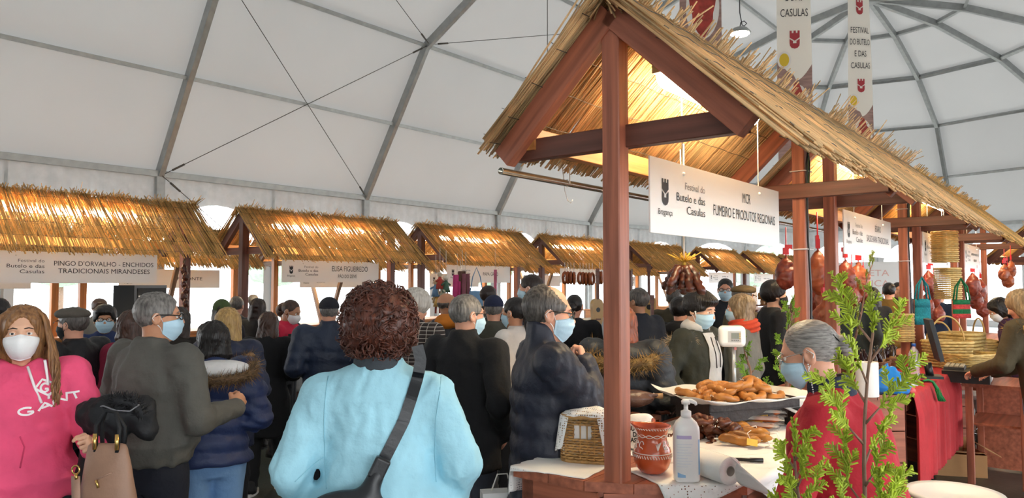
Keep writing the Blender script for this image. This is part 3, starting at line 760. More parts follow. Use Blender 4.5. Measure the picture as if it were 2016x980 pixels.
def fab(name, c, rough=.85, noise=(5, .16), bump=(11, .6, .022), **k): return mat('cloth_' + name, c, rough, noise=noise, bump=bump, **k)
def hairm(name, c, c2=None): return mat('hair_' + name, c, .42, noise=(26, .45), color2=c2, stretch=(3, 3, .5), bump=(60, .35))
HR = {'blonde': hairm('golden_brown', '#a8794c', '#6b4529'), 'black': hairm('black', '#1b1513'), 'dkbrown': hairm('dark_brown', '#2e1f19'), 'brown': hairm('brown', '#54372a', '#2f1d15'), 'auburn': hairm('auburn', '#6d3a28', '#351a14'),
      'grey': hairm('grey', '#8c8781', '#4c4744'), 'salt': hairm('salt_and_pepper', '#6c655f', '#312c29'), 'white': hairm('white', '#d8d2c8', '#a59d92'), 'fair': hairm('fair_blonde', '#cda868', '#8f6b3c'), 'tanb': hairm('ash_blonde', '#a98f6c', '#6e5639'), 'red': hairm('red_brown', '#8a4426', '#4d2416'), 'silver': mat('hair_silver_grey', '#a8a29c', .42, noise=(30, .4), color2='#5f5a57', stretch=(2, .6, 5), bump=(70, .4))}
def person(label, px, py, Y, face, sex='m', top='#333333', topname=None, style='jacket', hem=.80, puff=0.0, legs='#1d2028', hair=('short', 'dkbrown'), mask=None, glasses=None, hat=None,
           arms='down', lean=0.0, hyaw=0.0, hpitch=0.0, lod=1, skin='rosy', wide=1.0, hs=1.0, curl='relaxed', shoes='#1a1a1c', sole=None, step=.0, collar=.035, fold=.006, seed=0, group=None, topmat=None, hands=True, sleeve=1.0, topy=True, legw=1.0, depth=1.0, hip=0.0, drop=0.0):
    """px,py = pixel of the crown of the head, Y = distance in front of the camera; face: 0 looks away from the camera, 90 to the right"""
    lean_m = Matrix.Translation((0, 0, .9)) @ Matrix.Rotation(-math.radians(lean), 4, 'X') @ Matrix.Translation((0, 0, -.9))
    f = hs; hc_t = Vector((0, .02, 1.485 + .117 * f))
    Hm = Matrix.Translation(hc_t) @ Matrix.Rotation(-math.radians(hyaw), 4, 'Z') @ Matrix.Rotation(-math.radians(hpitch), 4, 'X') @ Matrix.Scale(f, 4)
    crown_l = lean_m @ (Hm @ Vector((0, -.01, .118)))
    cr = at_Y(px, py, Y); s = cr.z / crown_l.z
    face = face + math.degrees(math.atan((px - 1008) / F))     # facing is relative to the line of sight
    rz = -math.radians(face); R2 = Matrix.Rotation(rz, 3, 'Z'); off = R2 @ (crown_l * s)
    root = empty('person', (cr.x - off.x, cr.y - off.y, 0), rz, label, 'person', group, scale=s)
    hv = (.0048, .0075, .012)[lod]; jv = (.0115, .016, .026)[lod]
    # arms in the torso frame
    sw = (.185 if sex == 'm' else .165) * wide
    def armset(a, sd):
        S = np.array([sd * sw, -.005, 1.405 - drop])
        if a == 'down': return S, S + np.array([sd * .055, -.03, -.285]), S + np.array([sd * .06, .05, -.53]), (0, 0, -1), (sd * -1, 0, 0)
        if a == 'front': return S, S + np.array([sd * .07, -.03, -.28]), np.array([sd * .07, .24, 1.09]), (-sd * .8, .5, .05), (0, -.3, -1)
        if a == 'pocket': return S, S + np.array([sd * .09, -.09, -.27]), np.array([sd * .2, .1, .93]), (-sd * .3, .6, -.7), (-sd, 0, 0)
        if a == 'phone': return S, S + np.array([sd * .05, .06, -.28]), np.array([sd * .1, .27, 1.22]), (-sd * .3, .5, .8), (-sd, 0, 0)
        if a == 'chin': return S, np.array([sd * .19, .2, 1.16]), np.array([sd * .05, .185, 1.375]), (-sd * .35, -.1, .95), (-sd * .5, -.8, 0)
        return (S,) + tuple(np.array(v, float) if i < 2 else v for i, v in enumerate(a))
    al, ar = (arms if isinstance(arms, tuple) and len(arms) == 2 and not isinstance(arms[0], float) else (arms, arms))
    A = [armset(al, -1), armset(ar, 1)]
    parts = []
    hV, hF = head_mesh(sex, hv); body = [(xf(hV, lean_m @ Hm), hF)]
    for (S, E_, Wr, fd, pn), sd in zip(A, (-1, 1)):
        if not hands: continue
        x = Vector(fd).normalized(); pz = -Vector(pn); z = (pz - x * pz.dot(x)).normalized(); y = z.cross(x)
        m = Matrix((x, y, z)).transposed().to_4x4(); m.translation = Vector(Wr)
        cu = curl if isinstance(curl, str) else curl[0 if sd < 0 else 1]
        v, fq = hand_mesh(cu, (.0042, .006, .0085)[lod]); v = v * (1.0 if sex == 'm' else .92)
        # thumb side: towards the body midline / up
        want = Vector((0, .6, .6)) if sd else Vector((1, 0, 0))
        if y.dot(want + Vector((-sd * .4, 0, 0))) < 0: v = v * np.array([1, -1, 1], np.float32); fq = fq[:, ::-1]
        body.append((xf(v, lean_m @ m), fq))
    # inner figure so that the body is one whole under the clothes
    def inner(P):
        d = s_loft(P, [(.84, 0, 0, .13, .085), (1.1, 0, 0, .11, .08), (1.3, 0, 0, .13, .085), (1.42, 0, 0, .1, .06), (1.46, 0, -.01, .05, .05)], .03)
        return d
    v, fq = surface(inner, (-.2, -.12, .8), (.2, .12, 1.5), .032); body.append((xf(v, lean_m), fq))
    V, Fq = joinm(body); bo = link('body', mesh_np('body', V, Fq, True, [SKIN[skin]]), root)
    # ---- top garment
    pad = (.0 if style == 'shirt' else .018) + puff * .02; wd = wide; dp = depth
    wa = .155 if sex == 'm' else .135; hp = .165 if sex == 'm' else .172; chx = .17 if sex == 'm' else .15
    hp += hip
    if style in ('coat', 'long'): prof = [(hem, 0, 0, (hp + pad + .035) * wd, (.13 + pad) * dp), (.9, 0, 0, (hp + pad + .01) * wd, (.125 + pad) * dp)]
    elif style in ('bomber', 'hoodie'): prof = [(hem, 0, 0, (hp + pad - .01) * wd, (.118 + pad) * dp), (hem + .05, 0, 0, (hp + pad) * wd, (.125 + pad) * dp), (hem + .10, 0, .005, (hp + pad + .022) * wd, (.14 + pad) * dp)]
    else: prof = [(hem, 0, 0, (hp + pad + .012) * wd, (.125 + pad) * dp)]
    prof += [(max(1.06, prof[-1][0] + .03), 0, .004, (wa + pad + (.02 if style in ('bomber', 'hoodie') else 0)) * wd, (.115 + pad) * dp), (1.25, 0, .008, (chx + pad) * wd, (.12 + pad) * dp), (1.36, 0, 0, (chx + .012 + pad) * wd * (1 - 1.2 * drop), (.105 + pad) * dp), (1.44, 0, -.015, (.125 + pad * .5) * wd, .082 + pad * .5), (1.475, 0, -.02, .085, .075)]
    prof = sorted(prof); cap_r = .056 + pad * .6
    sl = [.066 + pad * .7, .052 + pad * .7, .042 + pad * .6]
    def jack(P):
        d = s_loft(P, prof, .02)
        d = smin(d, smin(s_cap(P, (-sw * .85, -.008, 1.405 - drop), (0, -.012, 1.405), cap_r, cap_r), s_cap(P, (sw * .85, -.008, 1.405 - drop), (0, -.012, 1.405), cap_r, cap_r), .03), .05)
        for S, E_, Wr, fd, pn in A:
            We = np.array(Wr) - np.array(Vector(fd).normalized()) * .005
            if sleeve < 1: We = E_ + (We - E_) * max(0.02, sleeve)
            a = smin(s_cap(P, S, E_, sl[0] * (wide ** .5), sl[1] * (wide ** .5)), s_cap(P, E_, We, sl[1] * (wide ** .5), sl[2]), .03)
            if puff:
                t = ((P - np.asarray(S, np.float32)) @ np.asarray(Wr - S, np.float32)) / float(np.dot(Wr - S, Wr - S)); a = a - puff * .017 * np.abs(np.sin(t * PI * 5.5))
            d = smin(d, a, .035)
        if collar: d = smin(d, s_loft(P, [(1.43, 0, -.022, .088, .083), (1.475 + collar * .5, 0, -.02, .079, .076), (1.47 + collar, 0, -.018, .076, .072)], .012), .02)
        if style == 'hoodie': d = smin(d, s_ell(P, (0, -.085, 1.42), (.13, .06, .07)), .03); d = smin(d, s_cap(P, (-.075, .03, 1.46), (0, .085, 1.415), .03, .02), .03); d = smin(d, s_cap(P, (.075, .03, 1.46), (0, .085, 1.415), .03, .02), .03); d = smax(d, -s_ell(P, (0, .0, 1.53), (.062, .075, .1)), .015)
        if style == 'hood': d = smin(d, s_ell(P, (0, -.105, 1.40), (.155, .075, .085)), .03)
        if puff:
            zz = P[..., 2]; d = d - puff * .02 * (np.abs(np.sin((zz + .01 * np.sin(P[..., 0] * 9)) * PI / .105)) - .5) * np.clip((1.42 - zz) * 12, 0, 1)
        fo = fold * (1.7 if lod == 0 else 1.2)
        if fold: d = d + fo * wob(P * np.array([1, 1, .55], np.float32), seed + 11, 26, 5) + fo * 1.1 * (np.abs(wob(P * np.array([1, 1, .75], np.float32), seed + 5, 38, 3)) - .25)
        return d
    allp = np.array([v for S, E_, Wr, fd, pn in A for v in (S, E_, Wr)])
    lo = np.minimum(allp.min(0) - .11, [-.27 * wide, -.24 * depth, hem - .02]); hi = np.maximum(allp.max(0) + .11, [.27 * wide, .24 * depth, 1.475 + max(collar, .04) + .02])
    v, fq = surface(jack, lo, hi, jv)
    tn = topname or {'hoodie': 'hoodie', 'shirt': 'shirt', 'coat': 'coat'}.get(style, 'jacket')
    tm = topmat or fab('%s_%s' % (tn, str(top).strip('#')), top, rough=.55 if puff else .85)
    jo = link(tn, mesh_np(tn, xf(v, lean_m), fq, True, [tm]), root)
    # ---- trousers
    def trou(P):
        d = s_loft(P, [(.78, 0, 0, (hp - .005) * wide, .115 * depth), (.9, 0, 0, (hp - .01) * wide, .115 * depth), (1.02, 0, 0, (hp - .03) * wide, .105)], .03)
        for sd in (-1, 1):
            k = np.array([sd * .095, step * sd, .0]); hpz = np.array([sd * .085 * wide, 0, .85]); kn = np.array([sd * .098, .02 + step * sd * .5, .48]); an = np.array([sd * .1, -.02 + step * sd, .09])
            l = smin(s_cap(P, hpz, kn, .098 * legw * wide ** .5, .071 * legw), s_cap(P, kn, an, .07 * legw, .058 * legw), .03); d = smin(d, l, .025)
        return d + .006 * wob(P * np.array([1, 1, .8], np.float32), seed + 2, 30, 5) + .004 * np.sin(P[..., 2] * 60 + 8 * P[..., 0]) * np.clip((.35 - P[..., 2]) * 6, 0, 1)
    v, fq = surface(trou, (-.25 * wide, -.2 * depth - abs(step), .04), (.25 * wide, .2 * depth + abs(step), 1.04), jv * 1.15)
    link('trousers', mesh_np('trousers', v, fq, True, [fab('trousers_' + legs.strip('#'), legs)]), root)
    for sd in (-1, 1):
        def shoe(P):
            d = s_cap(P, (sd * .1, -.06 + step * sd, .052), (sd * .112, .12 + step * sd, .04), .044, .038); d = smin(d, s_cap(P, (sd * .1, -.035 + step * sd, .05), (sd * .1, -.035 + step * sd, .11), .05, .045), .04); return smax(d, .018 - P[..., 2], .008)
        v, fq = surface(shoe, (sd * .1 - .08, -.13 + step * sd, 0), (sd * .1 + .08, .19 + step * sd, .17), (.011, .014, .02)[lod])
        so = link('shoe', mesh_np('shoe', v, fq, True, [fab('shoe_' + shoes.strip('#'), shoes, .6)]), root)
        b = MB(); n = 14
        ol = [(sd * .1 + .048 * math.cos(2 * PI * i / n) * (1 + .08 * math.sin(2 * PI * i / n)), .03 + step * sd + .142 * math.sin(2 * PI * i / n)) for i in range(n)]
        b.prism(ol, 0.0, .03); b.obj('sole', fab('sole_' + (sole or shoes).strip('#'), sole or shoes, .6), so)
    # ---- hair, eyes, mask, glasses, hat
    HM = lean_m @ Hm
    hair_o = None
    if hair:
        v, fq = hair_mesh(hair[0], (.0058, .009, .013)[lod], seed % 3)
        hair_o = link('hair', mesh_np('hair', xf(v, HM), fq, True, [HR[hair[1]]]), root)
    if lod < 2:
        for sd in (-1, 1):
            b = MB(); b.sphere((0, 0, 0), .0125, 12, 8); eo = b.obj('eye', M['eye'], root, HM @ Matrix.Translation((sd * .031, .0735, .003)))
            b = MB(); b.sphere((0, .0088, 0), (.0062, .0042, .0062), 10, 6); b.obj('iris', M['iris'], eo)
            if lod == 0:
                b = MB(); b.tube([(sd * .012, .089, .0245), (sd * .03, .0885, .0285), (sd * .049, .078, .022)], [.0022, .003, .0015], 6); b.obj('eyebrow', HR[hair[1]] if hair else M['iris'], root, HM)
                b = MB(); b.tube([(sd * .018, .0865, .0095), (sd * .031, .0885, .0125), (sd * .045, .0815, .0085)], [.002, .0042, .002], 6); b.tube([(sd * .018, .0845, -.004), (sd * .031, .0865, -.0065), (sd * .045, .080, -.003)], [.0015, .0026, .0013], 6); b.obj('eyelid', SKIN[skin], root, HM)
    if mask:
        kind = 'ffp2' if mask == 'ffp2' else 'surg'; v, fq, ends = mask_mesh(kind, sex)
        mo = link('mask', mesh_np('mask', xf(v, HM), fq, True, [M['mask_w'] if mask in ('ffp2', 'white') else (M['mask_k'] if mask == 'black' else M['mask_b'])]), root)
        for i, sd in ((0, -1), (2, 1)):
            b = MB(); e0, e1 = ends[i], ends[i + 1]
            b.tube([e0, Vector(e0) * .4 + Vector((sd * .078, .0, .02)) * .6 + Vector((sd * .004, 0, 0)), (sd * .083, -.01, .022), (sd * .088, -.03, .0), (sd * .082, -.016, -.024), Vector(e1) * .4 + Vector((sd * .078, 0, -.03)) * .6 + Vector((sd * .003, 0, 0)), e1], .0019, 5)
            b.obj('ear_loop', M['loop'] if mask != 'black' else M['mask_k'], mo, HM)
    if glasses:
        fm = M['frame'] if glasses != 'metal' else M['frame_m']; go = None; t = .0026 if glasses != 'metal' else .0016
        b = MB(); b.tube([(-.012, .108, .008), (0, .112, .011), (.012, .108, .008)], t, 6); go = b.obj('glasses', fm, root, HM)
        for sd in (-1, 1):
            ring = [(sd * (.035 + .023 * math.cos(a)), .106 - .016 * (.5 + .5 * math.cos(a)) ** 2, .0035 + .0165 * math.sin(a)) for a in [2 * PI * k / 18 for k in range(18)]]
            b = MB(); b.tube(ring, t, 6, closed=True); b.obj('rim', fm, go)
            b = MB(); b.add([(x, y - .001, z) for x, y, z in ring], [tuple(range(18))]); b.obj('lens', M['lens_dark'] if glasses == 'dark' else M['lens'], go)
            b = MB(); b.tube([(sd * .058, .09, .008), (sd * .076, .06, .012), (sd * .082, -.005, .014), (sd * .083, -.03, .0)], t, 6); b.obj('temple', fm, go)
    if hat:
        kind, hcol = hat; hm = fab('hat_' + hcol.strip('#'), hcol, .85)
        def cap(P):
            if kind == 'beanie': d = s_ell(P, (0, -.018, .045), (.092, .11, .095)); d = smax(d, .012 - .25 * P[..., 1] * 0 - P[..., 2], .01); return smin(d, s_loft(P, [(.012, 0, -.012, .092, .108), (.05, 0, -.014, .093, .11)], .01), .01)
            if kind == 'flat': d = s_ell(P, (0, .0, .075), (.098, .128, .048)); return smax(d, .042 - P[..., 2], .01)
            d = s_ell(P, (0, -.014, .045), (.09, .107, .092)); return smax(d, .03 - P[..., 2], .006)
        v, fq = surface(cap, (-.12, -.15, -.0), (.12, .15, .16), (.007, .009, .012)[lod])
        co = link('cap' if kind != 'beanie' else 'beanie', mesh_np('cap', xf(v, HM), fq, True, [hm]), root)
        if kind in ('cap', 'flat'):
            b = MB()
            b.grid(lambda u, v: ((u - .5) * .15, .075 + (.085 if kind == 'cap' else .06) * v * math.cos((u - .5) * 2.6), .036 + .004 - .02 * v + -.03 * (u - .5) ** 2 * 4 * .5), 11, 5); b.obj('visor', hm, co, HM)
        if kind == 'cap':
            b = MB(); b.tube([(.06 * math.cos(a), -.075 - .05 * math.sin(a), .04) for a in [PI * k / 10 for k in range(11)]], .006, 6); b.obj('strap', hm, co, HM)
    return dict(root=root, lean=lean_m, head=Hm, HM=HM, jacket=jo, hair=hair_o, A=A, body=bo, s=s)
def fur(name, path, root, m, length=.045, n=900, rad=.03, seed=0, lean=None, down=.2):
    g = np.random.default_rng(seed); path = np.asarray(path, float); seg = np.linspace(0, len(path) - 1.001, n); i = seg.astype(int); t = (seg - i)[:, None]
    c = path[i] * (1 - t) + path[i + 1] * t; dv = g.normal(size=(n, 3)); dv /= np.linalg.norm(dv, axis=1, keepdims=True)
    a = c + dv * rad * .6; d2 = dv * .9 + np.array([0, 0, -down]) + g.normal(0, .25, (n, 3)); d2 /= np.linalg.norm(d2, axis=1, keepdims=True)
    e = a + d2 * (length * (.5 + g.random((n, 1)) * .8))
    V, Fq = rods(a, e, .0028, 3)
    V = V.reshape(n, 2, 3, 3); V[:, 1] = V[:, 1] * .15 + e[:, None, :] * .85; V = V.reshape(-1, 3)
    b = MB(); b.tube([tuple(p) for p in path], rad, 8)
    V2 = np.array(b.v); q = np.array([f for f in b.f if len(f) == 4])
    V, Fq = joinm([(V, Fq), (V2, q)])
    if lean is not None: V = xf(V, lean)
    o = link(name, mesh_np(name, V, Fq, False, [m]), root); return tag(o, kind='stuff')
M['fur'] = mat('brown_fur', '#a5825a', .8, island=.5, noise=(20, .3), color2='#5e432c'); M['fur_d'] = mat('dark_fur', '#54473b', .8, island=.5)
M['fur_g'] = mat('golden_fur', '#b28d4e', .8, island=.5, noise=(20, .3), color2='#6c4f28'); M['fur_l'] = mat('light_fur', '#b9a78d', .8, island=.5)
# ================================================================== PEOPLE
def bvh_of(o):
    me = o.data; vs = [v.co.copy() for v in me.vertices]; return BVHTree.FromPolygons(vs, [tuple(p.vertices) for p in me.polygons])
def proj_y(bv, x, z, sgn, off=.003, dflt=0.12):
    h = bv.ray_cast(Vector((x, sgn * 1.2, z)), Vector((0, -sgn, 0)))
    return (h[0].y + sgn * off) if h[0] is not None else sgn * dflt
def ribbon(name, bv, pts, sgn, width, m, parent, off=.006, thick=.004, n=40):
    """flat strap laid on a garment along a polyline of (x, z)"""
    P = [Vector((x, 0, z)) for x, z in pts]; L = [0]
    for i in range(len(P) - 1): L.append(L[-1] + (P[i + 1] - P[i]).length)
    def at(t):
        d = t * L[-1]
        for i in range(len(P) - 1):
            if d <= L[i + 1] + 1e-9: return P[i].lerp(P[i + 1], (d - L[i]) / (L[i + 1] - L[i] + 1e-9)), (P[i + 1] - P[i]).normalized()
        return P[-1], (P[-1] - P[-2]).normalized()
    rows = []; b = MB()
    for i in range(n + 1):
        p, t = at(i / n); w = Vector((t.z, 0, -t.x)); ys = []
        q = [p - w * width / 2, p, p + w * width / 2]; y = max(sgn * proj_y(bv, c.x, c.z, sgn, off) for c in q) * sgn
        rows.append([Vector((q[0].x, y, q[0].z)), Vector((q[2].x, y, q[2].z)), Vector((q[2].x, y - sgn * thick * 2, q[2].z)), Vector((q[0].x, y - sgn * thick * 2, q[0].z))])
    for k in range(3):
        ys = [r[0].y for r in rows]
        for i in range(1, n):
            y = (ys[i - 1] + ys[i] + ys[i + 1]) / 3; y = max(y * sgn, ys[i] * sgn) * sgn; dy = y - rows[i][0].y
            for v in rows[i]: v.y += dy
    vs = [v for r in rows for v in r]; fs = [(i * 4 + k, i * 4 + (k + 1) % 4, (i + 1) * 4 + (k + 1) % 4, (i + 1) * 4 + k) for i in range(n) for k in range(4)] + [(0, 1, 2, 3), (n * 4 + 3, n * 4 + 2, n * 4 + 1, n * 4)]
    b.add(vs, fs); return b.obj(name, m, parent)
def print_on(name, mbs, bv, sgn, m, parent, off=.003):
    b = MB()
    for x, z, f in mbs: pass
    return None
def drape_mesh(name, verts2, faces, bv, sgn, m, parent, off=.0035):
    b = MB(); b.add([(x, proj_y(bv, x, z, sgn, off), z) for x, z in verts2], faces); return b.obj(name, m, parent)
def strokes(name, lines, bv, sgn, width, m, parent, off=.0035, n=14):
    """painted strokes as thin ribbons following the cloth"""
    vs, fs = [], []
    for ln in lines:
        P = [Vector((x, z)) for x, z in ln]; pts = []
        for i in range(len(P) - 1):
            k = max(2, int((P[i + 1] - P[i]).length / .008)); pts += [P[i].lerp(P[i + 1], j / k) for j in range(k)]
        pts.append(P[-1]); base = len(vs)
        for i, p in enumerate(pts):
            t = (pts[min(i + 1, len(pts) - 1)] - pts[max(i - 1, 0)]).normalized(); w = Vector((t.y, -t.x)) * width / 2
            for q in (p - w, p + w): vs.append((q.x, q.y))
        fs += [(base + 2 * i, base + 2 * i + 1, base + 2 * i + 3, base + 2 * i + 2) for i in range(len(pts) - 1)]
    return drape_mesh(name, vs, fs, bv, sgn, m, parent, off)
PRINT = mat('white_print', '#fbf3f4', .6)
# ---- woman in the pink hoodie
pk = person('woman in a pink hoodie and white respirator holding a coat and handbag', 46, 604, 3.2, 184, 'w', '#f4567f', None, 'hoodie', .86, hair=None, mask='ffp2', legs='#20242f', lod=0, skin='fair', wide=1.18, collar=0, fold=.007,
            arms=('down', 'down') and (((-.29, .10, 1.13), (-.29, .35, 1.13), (.25, .85, .4), (.9, -.2, -.35)), 'down'), curl=('fist', 'relaxed'), seed=4, hip=.01, depth=1.1)
bvp = bvh_of(pk['jacket']); rp = pk['root']
def sx(px, py): # picture pixel on her chest -> local x, z
    p = at_Y(px, py, 3.05); m = (Matrix.Translation(rp.location) @ Matrix.Rotation(rp.rotation_euler.z, 4, 'Z') @ Matrix.Scale(pk['s'], 4)).inverted(); q = m @ p; return (q.x, q.z)
def SL(*pts): return [sx(*p) for p in pts]
def gl(cx, cy, r, a0, a1, n=14, ry=None): return [sx(cx + r * math.cos(math.radians(a0 + (a1 - a0) * i / n)), cy - (ry or r) * math.sin(math.radians(a0 + (a1 - a0) * i / n))) for i in range(n + 1)]
# hoodie print: diamond with a round G and the four letters below
tag(strokes('chest_print', [SL((66, 770), (79, 754), (107, 765), (94, 787), (66, 770)), gl(85, 770, 8, 40, 320) + SL((91, 772), (85, 772)),
        gl(50, 813, 15, 50, 330, ry=7) + SL((63, 814), (52, 814)), SL((73, 815), (85, 800), (100, 809)), SL((79, 810), (95, 806)), SL((103, 806), (101, 791), (129, 800), (128, 783)), SL((128, 785), (155, 782)), SL((143, 784), (149, 796))], bvp, 1, .0085, PRINT, rp), kind='stuff')
for a, b_, c_ in (((50, 727), (64, 765), (79, 800)), ((85, 714), (90, 755), (93, 793))):
    b = MB(); q = [sx(*a), sx(*b_), sx(*c_)]; b.tube([(x, proj_y(bvp, x, z, 1, .006), z) for x, z in q], .0058, 7); b.obj('drawstring', PRINT, rp)
q = [sx(38, 862), sx(46, 885), sx(38, 925)]
b = MB(); b.tube([(x, proj_y(bvp, x, z, 1, .001), z) for x, z in q], .003, 5); b.obj('pocket_seam', fab('pink_seam', '#d8436b'), rp)
hemz = .90
# her hair: centre strands falling on both shoulders
def wavy(root, HM, m, n=260, seed=1, zl=-.30, front=.4, vol=.092, part=.0):
    g = np.random.default_rng(seed); b = MB()
    for i in range(n):
        sd = 1 if g.random() < .5 else -1; th = g.random() * (PI - 1.15) + 1.15     # angle from front
        y0 = math.cos(th); pts = []; ln = zl * (.75 + .35 * g.random()); ph = g.random() * 6; am = .006 + .012 * g.random(); r = vol * (.94 + .14 * g.random())
        st = .02 + .05 * g.random()
        for k in range(13):
            t = k / 12
            if t < .3:      # over the crown from the parting
                u = t / .3; phi = (1 - u) * 1.25; rr = r * (math.cos(phi) if u < 1 else 1)
                x = sd * (math.sin(th) * rr); y = y0 * rr * 1.15 - .014; z = .03 + (vol + .004) * math.sin(phi)
                if u < .3: x *= .6 + u
            else:
                u = (t - .3) / .7; w = 1 + .28 * math.sin(u * 2.2)
                x = sd * math.sin(th) * r * w * (1 if abs(math.sin(th)) > .35 else 1) + am * math.sin(u * 9 + ph) * u; y = (y0 * r * 1.1 * (1 - .25 * u) - .014 - .0 * u) + am * math.cos(u * 8 + ph) * u + (.085 * u if y0 > -.25 else -.03 * u); z = .03 + (ln - .03) * u
                x += sd * .03 * u
            pts.append((x, y, z))
        wd = .005 + .004 * g.random()
        b.tube(pts, [wd * (1 - .5 * abs(2 * k / 12 - .8)) for k in range(13)], 5, True)
    o = b.obj('hair', m, root, HM); return tag(o, kind='stuff')
hv_, hf_ = hair_mesh('shoulder', .0065, 1)
link('hair', mesh_np('hair', xf(hv_, pk['HM']), hf_, True, [HR['blonde']]), rp)
wavy(rp, pk['HM'], HR['blonde'], 300, 3, zl=-.30)
M['gold'] = mat('gold_metal', '#d9b36a', .25, metallic=.9); M['jetcoat'] = fab('black_coat', '#15161a', .7, noise=(8, .3))
for sd in (-1, 1):
    b = MB(); b.sphere((sd * .082, -.005, -.045), .006, 10, 8); b.sphere((sd * .082, -.005, -.058), .0075, 10, 8); b.obj('earring', M['gold'], rp, pk['HM'])
hw_ = Vector(pk['A'][0][2])
b = MB(); b.tube([hw_ + Vector((.0 + .011 * math.cos(a), .11, .012 + .011 * math.sin(a))) for a in [2 * PI * i / 12 for i in range(12)]], .002, 5, closed=True); b.obj('ring', M['gold'], rp)
# folded coat over her arm
def coat_fn(P):
    d = s_cap(P, (-.02, .0, .02), (.1, .03, .03), .065, .06); d = smin(d, s_cap(P, (.09, .03, .03), (.13, .02, -.05), .06, .045), .03)
    d = smin(d, s_loft(P, [(-.75, -.10, .03, .10, .05), (-.3, -.08, .03, .095, .055), (0, -.02, .01, .09, .06)], .03), .05)
    d = smin(d, s_cap(P, (-.1, .02, .02), (-.02, .0, .03), .06, .08), .04)
    return d + .02 * wob(P * np.array([1.3, 1, .6], np.float32), 5, 36, 5) + .007 * wob(P, 8, 90, 4)
cpos = at_Y(222, 826, 3.12)
v, fq = surface(coat_fn, (-.28, -.12, -.8), (.32, .16, .14), .009)
co = empty('folded_coat', cpos, 0, 'black winter coat folded over the forearm of the woman in pink', 'coat'); link('cloth', mesh_np('cloth', v, fq, True, [M['jetcoat']]), co)
fur('fur_trim', [(.0, -.03, .075), (.05, -.04, .085), (.1, -.03, .075), (.13, -.01, .02)], co, mat('black_fur', '#1d1d22', .7, island=.4), .035, 500, .025, 3, None, -.3)
b = MB(); b.tube([(-.05, -.06, .055), (.0, -.075, .07), (.05, -.07, .05), (.1, -.055, .045), (.13, -.04, .07)], .004, 5); b.obj('zip', mat('zip_grey', '#8a8a8f', .4, metallic=.6), co)
# handbag
hb = at_Y(212, 872, 2.9); bag = empty('handbag', (hb.x, hb.y, hb.z - .33), math.radians(-8), 'brown leather handbag with gold fittings hanging from a hand', 'handbag')
M['leather'] = mat('brown_leather', '#9a7660', .5, noise=(12, .12), bump=(70, .15)); M['leather_d'] = mat('brown_leather_side', '#a5806c', .5, noise=(12, .1), bump=(70, .15))
def bagfn(P): return s_loft(P, [(0, .01, 0, .125, .06), (.12, .006, 0, .118, .055), (.3, 0, 0, .088, .03), (.33, 0, 0, .08, .018)], .015) + .003 * wob(P, 3, 40, 3)
v, fq = surface(bagfn, (-.15, -.09, -.01), (.15, .09, .34), .008); bb = link('bag_body', mesh_np('bag', v, fq, True, [M['leather']]), bag)
for sgn in (-1, 1):
    b = MB(); b.tube([(-.035, sgn * .02, .3), (-.04, sgn * .015, .40), (-.01, 0, .455), (.03, 0, .45), (.06, sgn * .015, .39), (.055, sgn * .02, .3)], .008, 8); b.obj('handle', M['jetcoat'], bag)
for x in (-.037, .057):
    b = MB(); b.tube([(x, -.024, .31), (x - .002, -.022, .37)], .008, 8); b.obj('handle_ring', M['gold'], bag)
b = MB(); b.tube([(-.078, -.03, .27), (-.072, -.045, .2), (-.05, -.068, .08), (-.03, -.075, -.02)], .004, 4)
b = MB(); b.grid(lambda u, v: (-.1 + .075 * v + (u - .5) * .036, -.040 - .034 * min(1, v * 2.2), .21 - .26 * v), 3, 12); so_ = b.obj('strap', M['leather_d'], bag); sm = so_.modifiers.new('t', 'SOLIDIFY'); sm.thickness = .004
b = MB(); b.tube([(-.098 + .016 * math.cos(a), -.045, .235 + .016 * math.sin(a)) for a in [2 * PI * i / 14 for i in range(14)]], .0035, 6, closed=True); b.tube([(-.096, -.047, .22), (-.09, -.049, .2)], .006, 6); b.obj('clasp', M['gold'], bag)
b = MB(); b.tube([(-.01, -.047, .20), (.05, -.040, .228)], .003, 6); zz = b.obj('zip', M['leather_d'], bag); b = MB(); b.tube([(-.008, -.05, .2), (-.002, -.052, .19), (.004, -.052, .172)], .005, 6); b.obj('zip_pull', M['gold'], zz)
# ---- man in the grey jacket
gm = person('grey haired man in a grey blouson with glasses and blue mask', 310, 577, 3.6, 50, 'm', '#5d5b55', None, 'bomber', .905, hair=('short', 'grey'), mask='blue', glasses='black', legs='#1a1e2b', lod=0, skin='tan', wide=1.12, hyaw=40, arms=('down', ((.27, .03, 1.12), (.25, .27, 1.14), (-.2, .8, .5), (-.9, 0, -.3))), curl=('relaxed', 'grip'), seed=2, depth=1.2, fold=.008)
# ---- people left of the aisle
person('dark haired person in black at the edge behind the pink hoodie', -2, 588, 5.7, 10, 'm', '#17181b', None, 'jacket', hair=('short', 'black'), lod=1)
p3 = person('man in a black quilted coat and grey flat cap with a hand at his face', 146, 606, 4.9, -48, 'm', '#14151a', None, 'jacket', .74, puff=.6, hair=('short', 'salt'), hat=('flat', '#5a534a'), mask='black', lod=1, wide=1.2, arms=(((-.33, .1, 1.24), (-.2, .2, 1.46), (.5, .1, .8), (.6, 0, 0)), 'front'), seed=5, curl=('pinch', 'relaxed'))
person('man with thick dark hair and blue mask facing the aisle', 207, 603, 6.0, 180, 'm', '#2b3a63', None, 'jacket', hair=('boy', 'black'), mask='blue', glasses='black', lod=1, skin='tan')
person('person in a crimson coat behind the grey blouson', 262, 612, 5.0, 40, 'w', '#8e1f3c', None, 'coat', .7, hair=('bob', 'brown'), lod=1, seed=2)
person('person with dark hair seen past the masked man in blue', 196, 590, 9.4, 150, 'm', '#454a52', None, 'jacket', hair=('boy', 'dkbrown'), lod=2)
